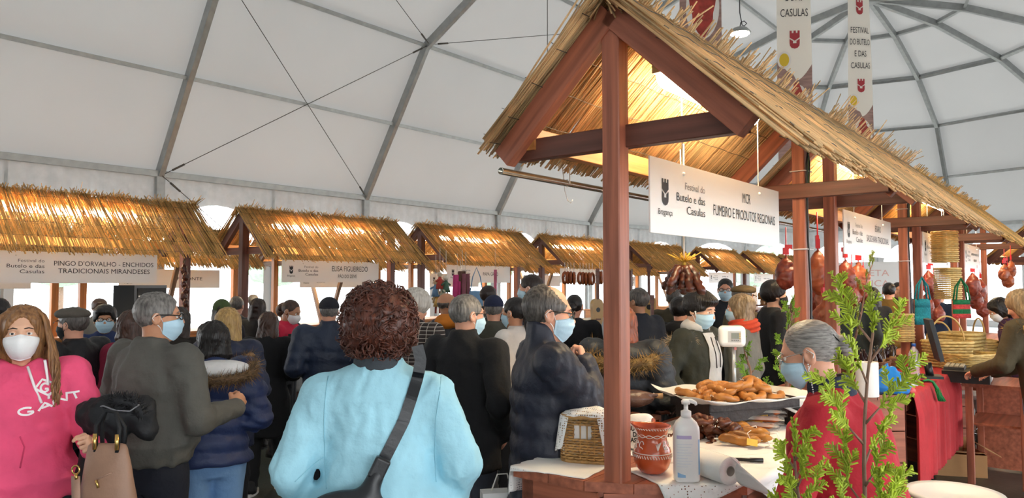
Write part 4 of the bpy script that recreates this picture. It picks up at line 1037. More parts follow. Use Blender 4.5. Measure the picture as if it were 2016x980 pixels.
person('dark haired woman beyond the grey haired man', 352, 606, 5.6, 20, 'w', '#2a241f', None, 'hood', hair=('shoulder', 'dkbrown'), lod=1)
# ---- navy parka with fur hood
nf = person('woman in a navy quilted parka with fur hood and jeans', 421, 634, 4.1, -10, 'w', '#28365f', None, 'hood', .86, puff=.85, hair=('bob', 'black'), legs='#6d93c0', lod=0, arms='front', seed=6, wide=1.12, fold=.004, collar=.05, shoes='#22252c', legw=1.08)
fur('fur_trim', [(-.18, .03, 1.47), (-.225, -.08, 1.455), (-.19, -.17, 1.415), (-.07, -.225, 1.385), (.07, -.225, 1.385), (.19, -.17, 1.415), (.225, -.08, 1.455), (.18, .03, 1.47)], nf['root'], M['fur'], .06, 1500, .024, 1)
def lining(P): return s_ell(P, (0, -.13, 1.445), (.19, .085, .055)) + .003 * wob(P, 3, 60)
v, fq = surface(lining, (-.21, -.24, 1.37), (.21, -.02, 1.52), .01); link('hood_lining', mesh_np('lining', v, fq, True, [fab('white_lining', '#eeecea')]), nf['root'])
bl = person('blonde woman in a navy coat with fur collar behind the navy parka', 449, 607, 5.1, 8, 'w', '#1f2742', None, 'hood', .7, puff=.5, hair=('longer', 'fair'), legs='#17181d', lod=1, arms='front', seed=7)
fur('fur_trim', [(-.17, .03, 1.41), (-.19, -.07, 1.38), (-.14, -.15, 1.35), (0, -.18, 1.33), (.14, -.15, 1.35), (.19, -.07, 1.38), (.17, .03, 1.41)], bl['root'], M['fur'], .055, 800, .03, 2)
bc = person('woman in a long black coat with brown hair and white soled trainers', 529, 615, 6.35, 12, 'w', '#131316', None, 'coat', .52, hair=('longer', 'brown'), legs='#151517', lod=1, sole='#e8e6e2', step=.13, arms='front', seed=8, wide=1.1)
# ---- around the bread stall
rv = person('stall keeper in a red top and black apron with white mask', 579, 592, 7.6, 120, 'w', '#d8284a', None, 'shirt', .88, hair=('bun', 'brown'), mask='ffp2', lod=1, skin='olive', lean=8, hpitch=12, arms='front', seed=1, hs=1.08)
b = MB(); bv_ = bvh_of(rv['jacket'])
b.grid(lambda u, v: (-.11 + .22 * u, proj_y(bv_, -.11 + .22 * u, 1.36 - .5 * v, 1, .008), 1.36 - .5 * v), 7, 10); b.obj('apron', fab('black_apron', '#17171b'), rv['root'])
person('stall keeper with brown curls and white mask behind the red top', 561, 598, 8.6, 150, 'w', '#3c4650', None, 'jacket', hair=('puffy', 'brown'), mask='ffp2', lod=2)
person('grey haired man in a dark shirt beyond the bread stall post', 466, 584, 8.6, 20, 'm', '#383b44', None, 'shirt', hair=('short', 'salt'), lod=2)
person('grey haired man half hidden by the bread stall post', 499, 580, 11.3, 30, 'm', '#44474f', None, 'jacket', hair=('short', 'grey'), lod=2)
person('woman with long dark hair beside the bread stall post', 508, 588, 8.0, 20, 'w', '#25211f', None, 'coat', .6, hair=('long', 'dkbrown'), lod=2)
person('person in a green knit cap beyond the blonde woman', 437, 592, 7.4, 10, 'w', '#2c2f35', None, 'jacket', hair=('bob', 'dkbrown'), hat=('beanie', '#44552d'), lod=2)
cm = person('man in a navy quilted jacket and dark baseball cap', 648, 588, 6.2, -5, 'm', '#1f2b42', None, 'jacket', .8, puff=.45, hair=('neat', 'grey'), hat=('cap', '#1b1d26'), lod=1, arms='front', seed=3, wide=1.18, collar=.06)
# ---- woman in the light blue jacket
cw = person('woman with curly auburn hair in a light blue jacket, seen from behind', 747, 577, 2.75, 2, 'w', '#a3d6e6', None, 'bomber', .80, hair=None, legs='#2a2d38', lod=0, arms=(((-.31, -.04, 1.10), (-.27, .12, .88), (.3, .5, -.8), (1, 0, 0)), ((.31, -.04, 1.10), (.27, .12, .88), (-.3, .5, -.8), (-1, 0, 0))), wide=1.22, hs=1.06, collar=.045, fold=.0075, seed=9, depth=1.15, drop=.055, hip=.075)
hv_, hf_ = hair_mesh('curly', .0065, 2); ho = link('hair', mesh_np('hair', xf(hv_, cw['HM']), hf_, True, [HR['auburn']]), cw['root'])
g = np.random.default_rng(5); b = MB()
for i in range(820):
    dv = Vector(g.normal(size=3)).normalized()
    if dv.y > .5 and (dv.z < .35 or i % 5 >= 3): continue
    c0 = Vector((dv.x * .118, -.025 + dv.y * .12, .03 + dv.z * .112)) if i % 5 < 3 and dv.z > -.5 else Vector((dv.x * .115, -.05 + dv.y * .088, -.03 + dv.z * .075))
    ax = Vector(g.normal(size=3)); ax = (ax - dv * ax.dot(dv) * .6).normalized(); u = ax.orthogonal().normalized(); w = ax.cross(u); r = .009 + .009 * g.random(); ln = .03 + .03 * g.random(); tn = 1.1 + g.random(); ph = g.random() * 6
    pts = [c0 + dv * .008 + ax * (ln * (k / 9 - .5)) + (u * math.cos(ph + k / 9 * 2 * PI * tn) + w * math.sin(ph + k / 9 * 2 * PI * tn)) * r for k in range(10)]
    b.tube(pts, [.0035 * (1 - .6 * abs(k / 4.5 - 1)) for k in range(10)], 4, True)
tag(b.obj('curls', HR['auburn'], cw['root'], cw['HM']), kind='stuff')
bvc = bvh_of(cw['jacket']); rc = cw['root']
M['blackleather'] = mat('black_leather', '#202226', .38, noise=(14, .15), bump=(80, .1)); M['greycollar'] = fab('dark_grey_collar', '#3d4349')
def sxb(px, py):
    p = at_Y(px, py, 2.6); m = (Matrix.Translation(rc.location) @ Matrix.Rotation(rc.rotation_euler.z, 4, 'Z') @ Matrix.Scale(cw['s'], 4)).inverted(); q = m @ p; return (q.x, q.z)
bag2 = empty('shoulder_bag', rc.location, rc.rotation_euler.z, 'black leather crossbody bag on the back of the light blue jacket', 'bag', scale=cw['s'])
ribbon('strap', bvc, [sxb(822, 682), sxb(829, 712), sxb(822, 752), sxb(795, 830), sxb(752, 912)], -1, .042, M['blackleather'], bag2, .007)
def bagfn(P):
    c0 = sxb(742, 928); c1 = sxb(700, 975)
    d = s_ell(P, (c1[0] - .02, -.215, c1[1] - .05), (.15, .045, .095)); d = smin(d, s_cap(P, (c0[0], -.2, c0[1]), (c1[0] + .03, -.21, c1[1] - .01), .028, .04), .03); return d + .003 * wob(P, 4, 50, 3)
v, fq = surface(bagfn, (-.4, -.3, .6), (.3, -.12, 1.15), .008); link('bag_body', mesh_np('bag', v, fq, True, [M['blackleather']]), bag2)
c0 = sxb(742, 928); b = MB(); b.box((c0[0] + .01, -.205, c0[1] + .025), (.055, .035, .075), Matrix.Rotation(.45, 3, 'Y')); ob = b.obj('strap_tab', M['blackleather'], bag2); bm_ = ob.modifiers.new('b', 'BEVEL'); bm_.width = .008; bm_.segments = 3
c1 = sxb(690, 972); b = MB(); b.tube([(c1[0] - .07, -.262, c1[1] - .03), (c1[0], -.268, c1[1] - .01), (c1[0] + .06, -.262, c1[1] - .025)], .003, 5); b.obj('zip', mat('zip_grey'), bag2)
# collar band, loop and seams on the jacket
def colfn(P): return smax(s_loft(P, [(1.455, 0, -.02, .094, .088), (1.50, 0, -.018, .09, .084), (1.535, 0, -.014, .088, .082)], .008), -s_loft(P, [(1.44, 0, -.02, .07, .068), (1.56, 0, -.014, .072, .066)], .004), .006)
v, fq = surface(colfn, (-.11, -.12, 1.43), (.11, .1, 1.55), .006); link('collar', mesh_np('collar', v, fq, True, [M['greycollar']]), rc)
seam = fab('blue_seam', '#8dc4d6')
for pts in ([sxb(642, 745), sxb(636, 830), sxb(636, 905), sxb(642, 975)], [sxb(872, 752), sxb(860, 830), sxb(858, 905), sxb(862, 975)], [sxb(636, 905), sxb(600, 930), sxb(578, 950)]):
    b = MB(); P_ = [];
    for i in range(len(pts) - 1):
        for k in range(8): t = k / 8; P_.append((pts[i][0] * (1 - t) + pts[i + 1][0] * t, pts[i][1] * (1 - t) + pts[i + 1][1] * t))
    b.tube([(x, proj_y(bvc, x, z, -1, .0), z) for x, z in P_], .0022, 4); b.obj('seam', seam, rc)
# ---- middle of the aisle
plaid = mat('plaid_wool', '#2b2422', .9, noise=(30, .3))
_nt = plaid.node_tree; _N = _nt.nodes; _br = _N.new('ShaderNodeTexBrick'); _br.inputs['Scale'].default_value = 9; _br.inputs['Color1'].default_value = hexc('#2a2321'); _br.inputs['Color2'].default_value = hexc('#39302c'); _br.inputs['Mortar'].default_value = hexc('#b9b0a6'); _br.inputs['Mortar Size'].default_value = .022; _br.offset = 0
_mp = _N.new('ShaderNodeMapping'); _mp.inputs['Rotation'].default_value = (PI / 2, 0, 0); _tc = _N.new('ShaderNodeTexCoord'); _nt.links.new(_tc.outputs['Object'], _mp.inputs[0]); _nt.links.new(_mp.outputs[0], _br.inputs['Vector']); _nt.links.new(_br.outputs['Color'], _N['Principled BSDF'].inputs['Base Color'])
person('white haired woman in a dark plaid shawl and brown skirt', 826, 574, 5.6, 30, 'w', '#2b2422', 'shawl', 'coat', .95, hair=('puffy', 'white'), lod=1, topmat=plaid, legs='#8a5a36', legw=1.5, arms='front', lean=10, seed=3, hpitch=15, wide=1.1)
person('bald man in a charcoal T-shirt beside the hanging toys', 880, 577, 6.9, 60, 'm', '#3d3f45', None, 'shirt', .85, hair=('bald', 'salt'), lod=1, skin='tan', sleeve=.1, arms='front')
bk = person('grey haired man in a black overcoat and grey jeans with glasses', 918, 581, 4.2, 35, 'm', '#131316', None, 'coat', .74, hair=('neat', 'grey'), glasses='black', mask='blue', legs='#4c525e', lod=0, hyaw=25, arms='pocket', wide=1.1, collar=.055, seed=10, step=.1, fold=.006)
person('man in an olive shirt and navy baseball cap seen from behind', 972, 584, 6.3, 0, 'm', '#4b4a40', None, 'shirt', .85, hair=('neat', 'grey'), hat=('cap', '#1d2440'), lod=1, seed=4, wide=1.05)
wc = person('black haired woman in an off-white jacket with blue mask', 1014, 586, 5.5, -55, 'w', '#dcd6cf', None, 'jacket', .8, hair=('pony', 'black'), mask='blue', lod=1, seed=5, skin='tan')
person('tall dark haired man with mask standing among the crowd', 1046, 541, 6.6, -70, 'm', '#2c2f38', None, 'jacket', hair=('neat', 'dkbrown'), mask='blue', lod=1, skin='rosy', arms='phone')
person('dark haired man beyond the navy baseball cap', 962, 563, 8.2, 50, 'm', '#3a3330', None, 'jacket', hair=('short', 'dkbrown'), lod=2)
nv = person('man in a navy down jacket and glasses holding his collar', 1080, 563, 3.62, 76, 'm', '#232635', None, 'jacket', .70, puff=.5, hair=('balding', 'salt'), glasses='dark', mask='blue', legs='#3f5a86', lod=0, hyaw=4, hpitch=4, arms=(((-.26, -.02, 1.13), (-.16, .2, 1.05), (.6, .6, .1), (0, 0, -1)), 'chin'), curl=('relaxed', 'pinch'), wide=1.10, hs=1.17, collar=.115, seed=12, fold=.005, depth=1.2)
person('woman in black with tied dark hair beneath the sausage rings', 1131, 580, 6.8, 10, 'w', '#131419', None, 'coat', .7, hair=('bun', 'black'), lod=1, wide=1.1)
fw = person('red haired woman in a black down coat with fur hood behind the post', 1226, 604, 4.65, 8, 'w', '#22262c', None, 'hood', .74, puff=.8, hair=('long', 'red'), legs='#1c1e24', lod=1, arms='front', seed=13, wide=1.25)
fur('fur_trim', [(-.2, .05, 1.43), (-.235, -.06, 1.40), (-.18, -.17, 1.365), (0, -.21, 1.34), (.18, -.17, 1.365), (.235, -.06, 1.40), (.2, .05, 1.43)], fw['root'], M['fur_g'], .075, 1500, .04, 4)
person('grey haired man in a navy overcoat past the near post', 1256, 568, 6.6, -35, 'm', '#1a2130', None, 'coat', .7, hair=('short', 'salt'), lod=1, skin='olive', hyaw=-20)
person('man in an olive jacket below the dark hanging sausages', 1326, 568, 8.3, 5, 'm', '#433c2b', None, 'jacket', hair=('short', 'salt'), lod=1)
person('person in black behind the teenager in the parka', 1338, 588, 7.0, 25, 'm', '#0f0f12', None, 'hood', hair=('boy', 'black'), lod=1)
# ---- teenager in the parka
by = person('dark haired teenager in an olive parka over a pale hoodie with blue mask', 1383, 575, 5.3, 118, 'm', '#35362c', None, 'hood', .72, hair=('boy', 'black'), mask='blue', legs='#1d1f26', lod=0, skin='fair', hpitch=14, seed=14, arms='pocket', wide=1.12, hs=1.12)
bvb = bvh_of(by['jacket']); b = MB()
b.grid(lambda u, v: ((u - .5) * (.15 + .05 * v), proj_y(bvb, (u - .5) * (.15 + .05 * v), 1.45 - .55 * v, 1, .012) + .006 * math.sin(u * 9 + v * 4), 1.45 - .55 * v), 11, 22); b.obj('pale_hoodie', fab('pale_hoodie', '#cbc9c6'), by['root'])
def hoodf(P): return smax(s_ell(P, (0, -.02, 1.49), (.112, .11, .07)), -s_ell(P, (0, .02, 1.53), (.075, .085, .1)), .015) + .003 * wob(P, 2, 50)
v, fq = surface(hoodf, (-.14, -.16, 1.4), (.14, .12, 1.58), .009); link('hoodie_collar', mesh_np('hc', v, fq, True, [fab('pale_hoodie', '#cbc9c6')]), by['root'])
for sd in (-1, 1):
    b = MB(); b.tube([(sd * .03, proj_y(bvb, sd * .03, 1.42, 1, .03), 1.42), (sd * .035, proj_y(bvb, sd * .03, 1.3, 1, .022), 1.3), (sd * .03, proj_y(bvb, sd * .03, 1.2, 1, .022), 1.2)], .004, 5); b.obj('drawstring', M['black'], by['root'])
b = MB(); b.sphere((.083, .012, -.006), (.006, .008, .008), 10, 8); b.tube([(.085, .014, -.008), (.084, .022, -.034)], .0035, 6); b.obj('earbud', M['white'], by['root'], by['HM'])
fur('fur_trim', [(-.17, .06, 1.42), (-.2, -.05, 1.4), (-.16, -.15, 1.38), (0, -.19, 1.37), (.16, -.15, 1.38), (.2, -.05, 1.4), (.17, .06, 1.42)], by['root'], M['fur_l'], .05, 900, .028, 5)
# ---- woman with the red scarf
sw_ = person('woman in a grey coat and orange red scarf with blue mask', 1458, 580, 5.75, -72, 'w', '#77756c', None, 'coat', .6, hair=('shoulder', 'tanb'), mask='blue', lod=1, legs='#2a2a2e', seed=15, collar=.02, hyaw=-10)
def scarf(P):
    th = np.arctan2(P[..., 0], P[..., 1]); return np.sqrt((np.sqrt((P[..., 0] / 1.05) ** 2 + (P[..., 1] + .015) ** 2) - .088) ** 2 + ((P[..., 2] - 1.47) * .62) ** 2) - .034 + .006 * np.sin(P[..., 2] * 160 + th * 4)
v, fq = surface(scarf, (-.16, -.17, 1.38), (.16, .14, 1.56), .008); link('scarf', mesh_np('scarf', v, fq, True, [fab('orange_red_scarf', '#d2492a')]), sw_['root'])
b = MB()
for k in range(3):
    bvs = bvh_of(sw_['jacket']); z = 1.15 - .16 * k; b = MB(); b.sphere((.06, proj_y(bvs, .06, z, 1, .004), z), (.016, .008, .016), 12, 8); b.obj('button', M['black'], sw_['root'])
person('dark haired man with glasses and pale blue mask facing the aisle', 1428, 549, 8.2, 182, 'm', '#22252c', None, 'jacket', hair=('neat', 'black'), glasses='black', mask='blue', lod=1, skin='rosy')
person('man in a brown flat cap behind the red scarf', 1462, 562, 7.2, 60, 'm', '#54462f', None, 'jacket', hair=('short', 'salt'), hat=('flat', '#6a5636'), lod=1)
person('dark haired woman in a black mask looking along the row', 1523, 555, 6.6, 70, 'w', '#16171b', None, 'coat', .6, hair=('boy', 'black'), mask='black', lod=1, skin='fair')
person('ash blonde woman in a taupe coat behind the stall posts', 1574, 584, 7.1, 10, 'w', '#6d5f50', None, 'coat', .6, hair=('longer', 'tanb'), lod=1, wide=1.1)
person('person in a slate green jacket behind the hanging meat bundles', 1668, 552, 8.6, 0, 'm', '#333d3c', None, 'jacket', hair=('short', 'dkbrown'), lod=1, wide=1.15)
person('brown haired person in dark brown coat behind the cedar sprig', 1512, 602, 7.5, 0, 'w', '#3d3028', None, 'coat', .6, hair=('bob', 'brown'), lod=1)
person('man in a mustard brown jacket beyond the second stall', 1750, 557, 10.2, 5, 'm', '#7a5a22', None, 'jacket', hair=('neat', 'black'), lod=1)
person('dark haired person in black holding up a phone beyond the second stall', 1716, 566, 9.6, -20, 'w', '#141418', None, 'jacket', hair=('shoulder', 'black'), lod=2, arms='phone')
person('man looking this way over the mustard jacket', 1768, 556, 11.5, 170, 'm', '#2f333c', None, 'jacket', hair=('neat', 'black'), lod=2, skin='tan')
person('person in navy behind the hanging baskets', 1850, 572, 13.2, 20, 'm', '#1f2a44', None, 'jacket', hair=('short', 'dkbrown'), lod=2)
pv = person('dark haired person in a plum top reaching over the baskets', 1955, 590, 7.4, -100, 'w', '#4a2a4f', None, 'shirt', hair=('bob', 'black'), mask='white', lod=1, arms='front', lean=16, hpitch=15)
# ---- stall keeper in red
rw = person('grey haired stall keeper in a red fleece with navy collar, glasses and blue mask', 1578, 634, 2.72, -82, 'w', '#b5202e', None, 'shirt', .80, hair=('bun', 'silver'), mask='blue', glasses='metal', legs='#20222a', lod=0, skin='rosy', lean=14, hpitch=2, wide=1.22, collar=.0, fold=.006, seed=16, depth=1.62,
            arms=(((-.30, .17, 1.12), (-.03, .27, 1.03), (.9, .3, -.1), (0, 0, -1)), ((.25, .1, 1.12), (.05, .30, 1.0), (-.8, .5, -.1), (0, 0, -1))), hs=1.06)
def ncol(P): return smax(s_loft(P, [(1.43, 0, -.022, .096, .09), (1.48, 0, -.02, .086, .08), (1.515, 0, -.018, .082, .077)], .01), -s_loft(P, [(1.42, 0, -.02, .064, .064), (1.53, 0, -.02, .07, .066)], .004), .006)
v, fq = surface(ncol, (-.12, -.14, 1.4), (.12, .1, 1.53), .0065); link('collar', mesh_np('collar', xf(v, rw['lean']), fq, True, [fab('navy_collar', '#23283a')]), rw['root'])
b = MB()
for k in range(9): b.tube([(-.03 + .0075 * k, -.105, .045), (-.03 + .0075 * k, -.118, .02), (-.03 + .0075 * k, -.11, -.03)], .0028, 5)
b.tube([(-.034, -.104, .047), (.034, -.104, .047)], .004, 5); b.obj('hair_claw', M['black'], rw['root'], rw['HM'])
b = MB()
for k in range(16): b.sphere((-.085 + .0004 * k, .0 + .001 * k, -.03 - .008 * k), .0028, 6, 5)
b.obj('bead_chain', M['white'], rw['root'], rw['HM'])
# ---- woman in the olive parka at the far counter
op = person('blonde woman in an olive parka with tan fur hood and jeans at the counter', 1996, 574, 6.0, -62, 'w', '#4b402a', None, 'hood', .78, hair=('long', 'tanb'), legs='#7f93ae', lod=1, lean=12, hpitch=14, wide=1.15, seed=17, arms=(((-.25, .12, 1.15), (-.12, .42, 1.12), (.3, .9, -.1), (0, 0, -1)), ((.25, .12, 1.15), (.14, .42, 1.1), (-.2, .9, -.1), (0, 0, -1))), shoes='#4a3122')
fur('fur_trim', [(-.18, .06, 1.43), (-.21, -.05, 1.41), (-.17, -.16, 1.38), (0, -.2, 1.36), (.17, -.16, 1.38), (.21, -.05, 1.41), (.18, .06, 1.43)], op['root'], M['fur_g'], .06, 1000, .034, 6, op['lean'])
# ================================================================== GOODS AND FITTINGS
CZ = .952
def K(px, py, z=CZ): return at_z(px, py, z)
def sub(root): return Matrix.Translation(root.location) @ Matrix.Rotation(root.rotation_euler.z, 4, 'Z')
def loc_in(root, p): return sub(root).inverted() @ Vector(p)
def lace_mat():
    m = bpy.data.materials.new('white_lace'); m.use_nodes = True; nt = m.node_tree; N = nt.nodes; L = nt.links; b = N['Principled BSDF']; b.inputs['Base Color'].default_value = hexc('#f3f1ee'); b.inputs['Roughness'].default_value = .85
    tc = N.new('ShaderNodeTexCoord'); vo = N.new('ShaderNodeTexVoronoi'); vo.inputs['Scale'].default_value = 95; vo.inputs['Randomness'].default_value = .25; L.new(tc.outputs['Object'], vo.inputs['Vector'])
    nz = N.new('ShaderNodeTexNoise'); nz.inputs['Scale'].default_value = 9; L.new(tc.outputs['Object'], nz.inputs['Vector'])
    ad = N.new('ShaderNodeMath'); ad.operation = 'MULTIPLY_ADD'; ad.inputs[1].default_value = -.55; ad.inputs[2].default_value = .56; L.new(nz.outputs['Fac'], ad.inputs[0])
    gt = N.new('ShaderNodeMath'); gt.operation = 'GREATER_THAN'; L.new(vo.outputs['Distance'], gt.inputs[0]); L.new(ad.outputs[0], gt.inputs[1])
    t = N.new('ShaderNodeBsdfTransparent'); mx = N.new('ShaderNodeMixShader'); L.new(gt.outputs[0], mx.inputs[0]); L.new(t.outputs[0], mx.inputs[1]); L.new(b.outputs[0], mx.inputs[2]); L.new(mx.outputs[0], N['Material Output'].inputs[0]); return m
M['lace'] = lace_mat(); M['linen'] = mat('white_cloth', '#f2f0ed', .85, bump=(60, .15)); M['redcloth'] = fab('red_cloth', '#b8292f'); M['greycloth'] = fab('grey_cloth', '#8d8f90')
def drape(name, root, poly, cx, cy, hx, hy, rot, m, label, cat, z=CZ, n=46, thick=.003, fold=.012, drop=1.0, group=None, edge=None):
    """square cloth laid over a table outline (local to root): what hangs over the edge falls straight down in folds"""
    P = [Vector(p) for p in poly]
    def clampto(p):
        inside = True; best = None
        for i in range(len(P)):
            a, b_ = P[i], P[(i + 1) % len(P)]; e = b_ - a; nrm = Vector((e.y, -e.x)).normalized(); d = (p - a).dot(nrm)
            if d > 0: inside = False
            t = max(0, min(1, (p - a).dot(e) / e.length_squared)); q = a + e * t
            if best is None or (p - q).length < best[0]: best = ((p - q).length, q, nrm)
        return inside, best
    b = MB(); c, s_ = math.cos(rot), math.sin(rot)
    def fn(u, v):
        x, y = (u - .5) * 2 * hx, (v - .5) * 2 * hy
        if edge: x, y = edge(u, v, x, y)
        p = Vector((cx + c * x - s_ * y, cy + s_ * x + c * y)); ins, (d, q, nrm) = clampto(p)
        if ins: return (p.x, p.y, z + .0012 * math.sin(x * 60) * math.sin(y * 47))
        w = fold * math.sin((q.x + q.y) * 26 + 1.3 * math.sin(q.x * 11)) * min(1, d * 6)
        o = q + nrm * (.010 + abs(w) + .25 * min(d, .04)); return (o.x, o.y, max(.02, z - max(0, d - .006) * drop))
    b.grid(fn, n, n)
    e = link(name, b.mesh(name, m)); e.matrix_world = sub(root); md = e.modifiers.new('t', 'SOLIDIFY'); md.thickness = thick; md.offset = 1
    return tag(e, label, cat, group)
CPOLY = lambda L, c=.36, W=.44: [(-.10, .47), (-.10, .03), (-.10 + c, -W), (L + .1 - c, -W), (L + .10, .03), (L + .10, .47)]
S1 = ST[1]; PO1 = CPOLY(2.38)
drape('lace_cloth', S1, PO1, .16, .38, .27, .24, .12, M['lace'], 'white crochet cloth under the wicker basket hanging over the counter edge', 'cloth', fold=.008)
drape('lace_cloth', S1, PO1, .42, -.30, .40, .20, -.5, M['lace'], 'white crochet cloth under the clay jug and pump bottle', 'cloth', fold=.006)
drape('table_paper', S1, PO1, 1.42, .0, 1.02, .42, 0, M['linen'], 'white paper sheet covering the sausage counter', 'table cover', fold=.01, z=CZ - .0015 + .0005)
CT = .957
# ---- wicker basket
M['wicker'] = mat('wicker', '#b98d54', .55, island=.25, noise=(20, .25)); M['wicker_d'] = mat('dark_wicker', '#7b5230', .55, island=.3); M['straw'] = mat('straw', '#d8b873', .6, island=.25, noise=(20, .2))
def basket(name, loc, rz, w, d, h, label, m, rows=15, flare=.0, handle=False, stakes=11, cat='basket', hole=False, group=None, top_arc=0.0):
    e = empty(name, loc, rz, label, cat, group)
    def per(t, z):     # rounded rectangle outline, t 0..1
        a = 2 * PI * t; n = 4.0; cx, sx_ = math.cos(a), math.sin(a); r = (abs(cx) ** n + abs(sx_) ** n) ** (-1 / n); k = 1 + flare * z / h
        return Vector((cx * r * w / 2 * k, sx_ * r * d / 2 * k, z))
    N = stakes * 4
    b = MB()
    for j in range(rows):
        z = .008 + (h - .016) * j / (rows - 1); ph = j % 2; nn = N * 3; run = []
        for i in range(nn):
            t = i / nn; p = per(t, z); o = Vector((p.x, p.y, 0)).normalized(); k = math.sin(2 * PI * (t * N / 2) + PI * ph)
            if top_arc: p.z += 0
            p += o * (.0042 * k); hid = hole and abs(p.x) < w * .17 and p.y < 0 and h * .52 < z < h * .82
            if hid:
                if len(run) > 3: b.tube(run, h / rows * .46, 5, True)
                run = []
            else: run.append(p)
        if len(run) == nn: b.tube(run, h / rows * .46, 5, closed=True)
        elif len(run) > 3: b.tube(run, h / rows * .46, 5, True)
    tag(b.obj('weave', m, e), kind='stuff')
    b = MB()
    for i in range(N // 2):
        t = i / (N / 2) + .25 / N
        b.tube([per(t, 0), per(t, h)], .0032, 5)
    tag(b.obj('stakes', m, e), kind='stuff')
    b = MB(); b.tube([per(i / 40, h) for i in range(40)], .008, 7, closed=True); b.obj('rim', m, e)
    b = MB(); b.tube([per(i / 40, .004) for i in range(40)], .007, 7, closed=True); b.obj('foot_rim', m, e)
    b = MB(); b.add([per(i / 40, .01) for i in range(40)], [tuple(range(40))]); b.obj('bottom', m, e)
    if handle:
        b = MB(); b.tube([(w * .5 * math.cos(a), 0, h * .9 + h * 1.1 * math.sin(a)) for a in [PI * k / 18 for k in range(19)]], .008, 7); b.obj('handle', m, e)
    return e
bp_ = K(1146, 912, CT); bk_ = basket('wicker_basket', (bp_.x + .03, bp_.y + .08, CT), YAW - PI / 2 + .35, .215, .16, .2, 'woven wicker basket with a cut handle hole, lined with lace cloth', M['wicker'], rows=17, hole=True)
def lining2(u, v):
    a = 2 * PI * u; n = 4.0; cx, sx_ = math.cos(a), math.sin(a); r = (abs(cx) ** n + abs(sx_) ** n) ** (-1 / n)
    # v 0 = inside bottom, 0.5 rim, 1 outside hem
    dropx = .07 + .12 * (.5 + .5 * math.cos(a - 2.9)) + .1 * max(0, math.cos(a + .1)) ** 2
    if sx_ < -.5 and abs(cx * r) < .62: dropx = .012
    if v < .5: k = .06 + .9 * v * 2; z = .236 - .02 * (v * 2) ** 2 + .008 * math.sin(a * 3 + v * 9) * 2 * v + .02 * cx * 2 * v * (1 - v)
    else: k = 1.06 + .42 * (v - .5) * (1 if dropx > .03 else 0); z = .214 - (v - .5) * 2 * dropx
    w_ = .004 * math.sin(a * 9) * max(0, v - .3)
    return (cx * r * .1075 * k + cx * w_, sx_ * r * .08 * k + sx_ * w_, z)
b = MB(); b.grid(lining2, 61, 16); lc = link('lace_lining', b.mesh('lace_lining', M['lace']), None); lc.location = bk_.location; lc.rotation_euler = bk_.rotation_euler
tag(lc, 'white crochet cloth lining the wicker basket and hanging over its rim', 'cloth')
b = MB(); b.grid(lambda u, v: ((u - .5) * .19, -.066 - .004 * math.sin(u * 9), .03 + .17 * v), 9, 6); o = link('inner_cloth', b.mesh('inner_cloth', M['linen']), lc)
# bread-coloured bundle inside the basket
def blob(P): return s_ell(P, (0, 0, .18), (.085, .06, .045)) + .004 * wob(P, 2, 60)
v, fq = surface(blob, (-.1, -.08, .12), (.1, .08, .24), .008); o = link('bread_roll', mesh_np('bread', v, fq, True, [mat('bread_crust', '#cfa97f', .7, noise=(20, .2))])); o.location = bk_.location; o.rotation_euler = bk_.rotation_euler; tag(o, 'pale bread in the lace lined basket', 'bread')
# ---- clay jug
jp = K(1291, 938, CT); jug = empty('clay_jug', (jp.x, jp.y + .07, CT), .4, 'glazed terracotta jug with white painted vines and grapes', 'jug')
M['clay'] = mat('glazed_terracotta', '#c4562f', .22, noise=(8, .12), coat=.4); M['slip'] = mat('white_slip_paint', '#f0e4d8', .35)
JP = [(.035, 0), (.05, .004), (.068, .025), (.079, .055), (.081, .078), (.074, .105), (.064, .128), (.060, .145), (.063, .165), (.072, .186), (.079, .198)]
def jr(z): return float(np.interp(z, [p[1] for p in JP], [p[0] for p in JP]))
b = MB(); n = 40; m_ = len(JP) * 2 - 1; vs = []
prof = JP + [(r - .006, z) for r, z in reversed(JP)]
for i, (r, z) in enumerate(prof):
    for k in range(n):
        a = 2 * PI * k / n; f = 1.0; zz = z
        t = max(0, (z - .14) / .06); sp = max(0, math.cos(a - 2.6)) ** 6 * t; f = 1 + .22 * sp; zz = z + .012 * sp
        vs.append((r * f * math.cos(a), r * f * math.sin(a), zz))
b.add(vs, [(i * n + k, i * n + (k + 1) % n, (i + 1) * n + (k + 1) % n, (i + 1) * n + k) for i in range(len(prof) - 1) for k in range(n)] + [tuple(range(n - 1, -1, -1)), tuple((len(prof) - 1) * n + k for k in range(n))], True)
b.obj('jug_body', M['clay'], jug)
def onj(a, z, o=.0012): r = jr(z) + o; return Vector((r * math.cos(a), r * math.sin(a), z))
b = MB()
b.tube([onj(2 * PI * i / 48, .088) for i in range(48)], .0022, 5, closed=True)
for i in range(44): a = 2 * PI * i / 44; b.tube([onj(a, .082), onj(a + .07, .070)], .0022, 4)
for i in range(40): a = 2 * PI * i / 40; b.tube([onj(a, .192), onj(a + .09, .186)], .0024, 4)
for s_ in (0, PI): b.tube([onj(2 * PI * i / 72, .158 + .006 * math.sin(12 * PI * i / 72 * 1.0 + s_)) for i in range(72)], .0017, 4, closed=True)
for c0 in (-1.3, .8, 2.9):
    for i in range(22): q = (random.random() - .5) * .34; z = .122 + (random.random() - .5) * .032; b.sphere(onj(c0 + q * (1 - abs(z - .13) * 12), z), .0032, 6, 4)
    for k in range(5): b.tube([onj(c0 - .55, .105), onj(c0 - .62 + .09 * k, .128 + .002 * k)], .002, 4)
    b.tube([onj(c0 + .5 + .16 * math.cos(t), .125 + .012 * math.sin(t)) for t in [k * .5 for k in range(11)]] + [onj(c0 + .66, .108)], .002, 4)
tag(b.obj('painted_pattern', M['slip'], jug), kind='stuff')
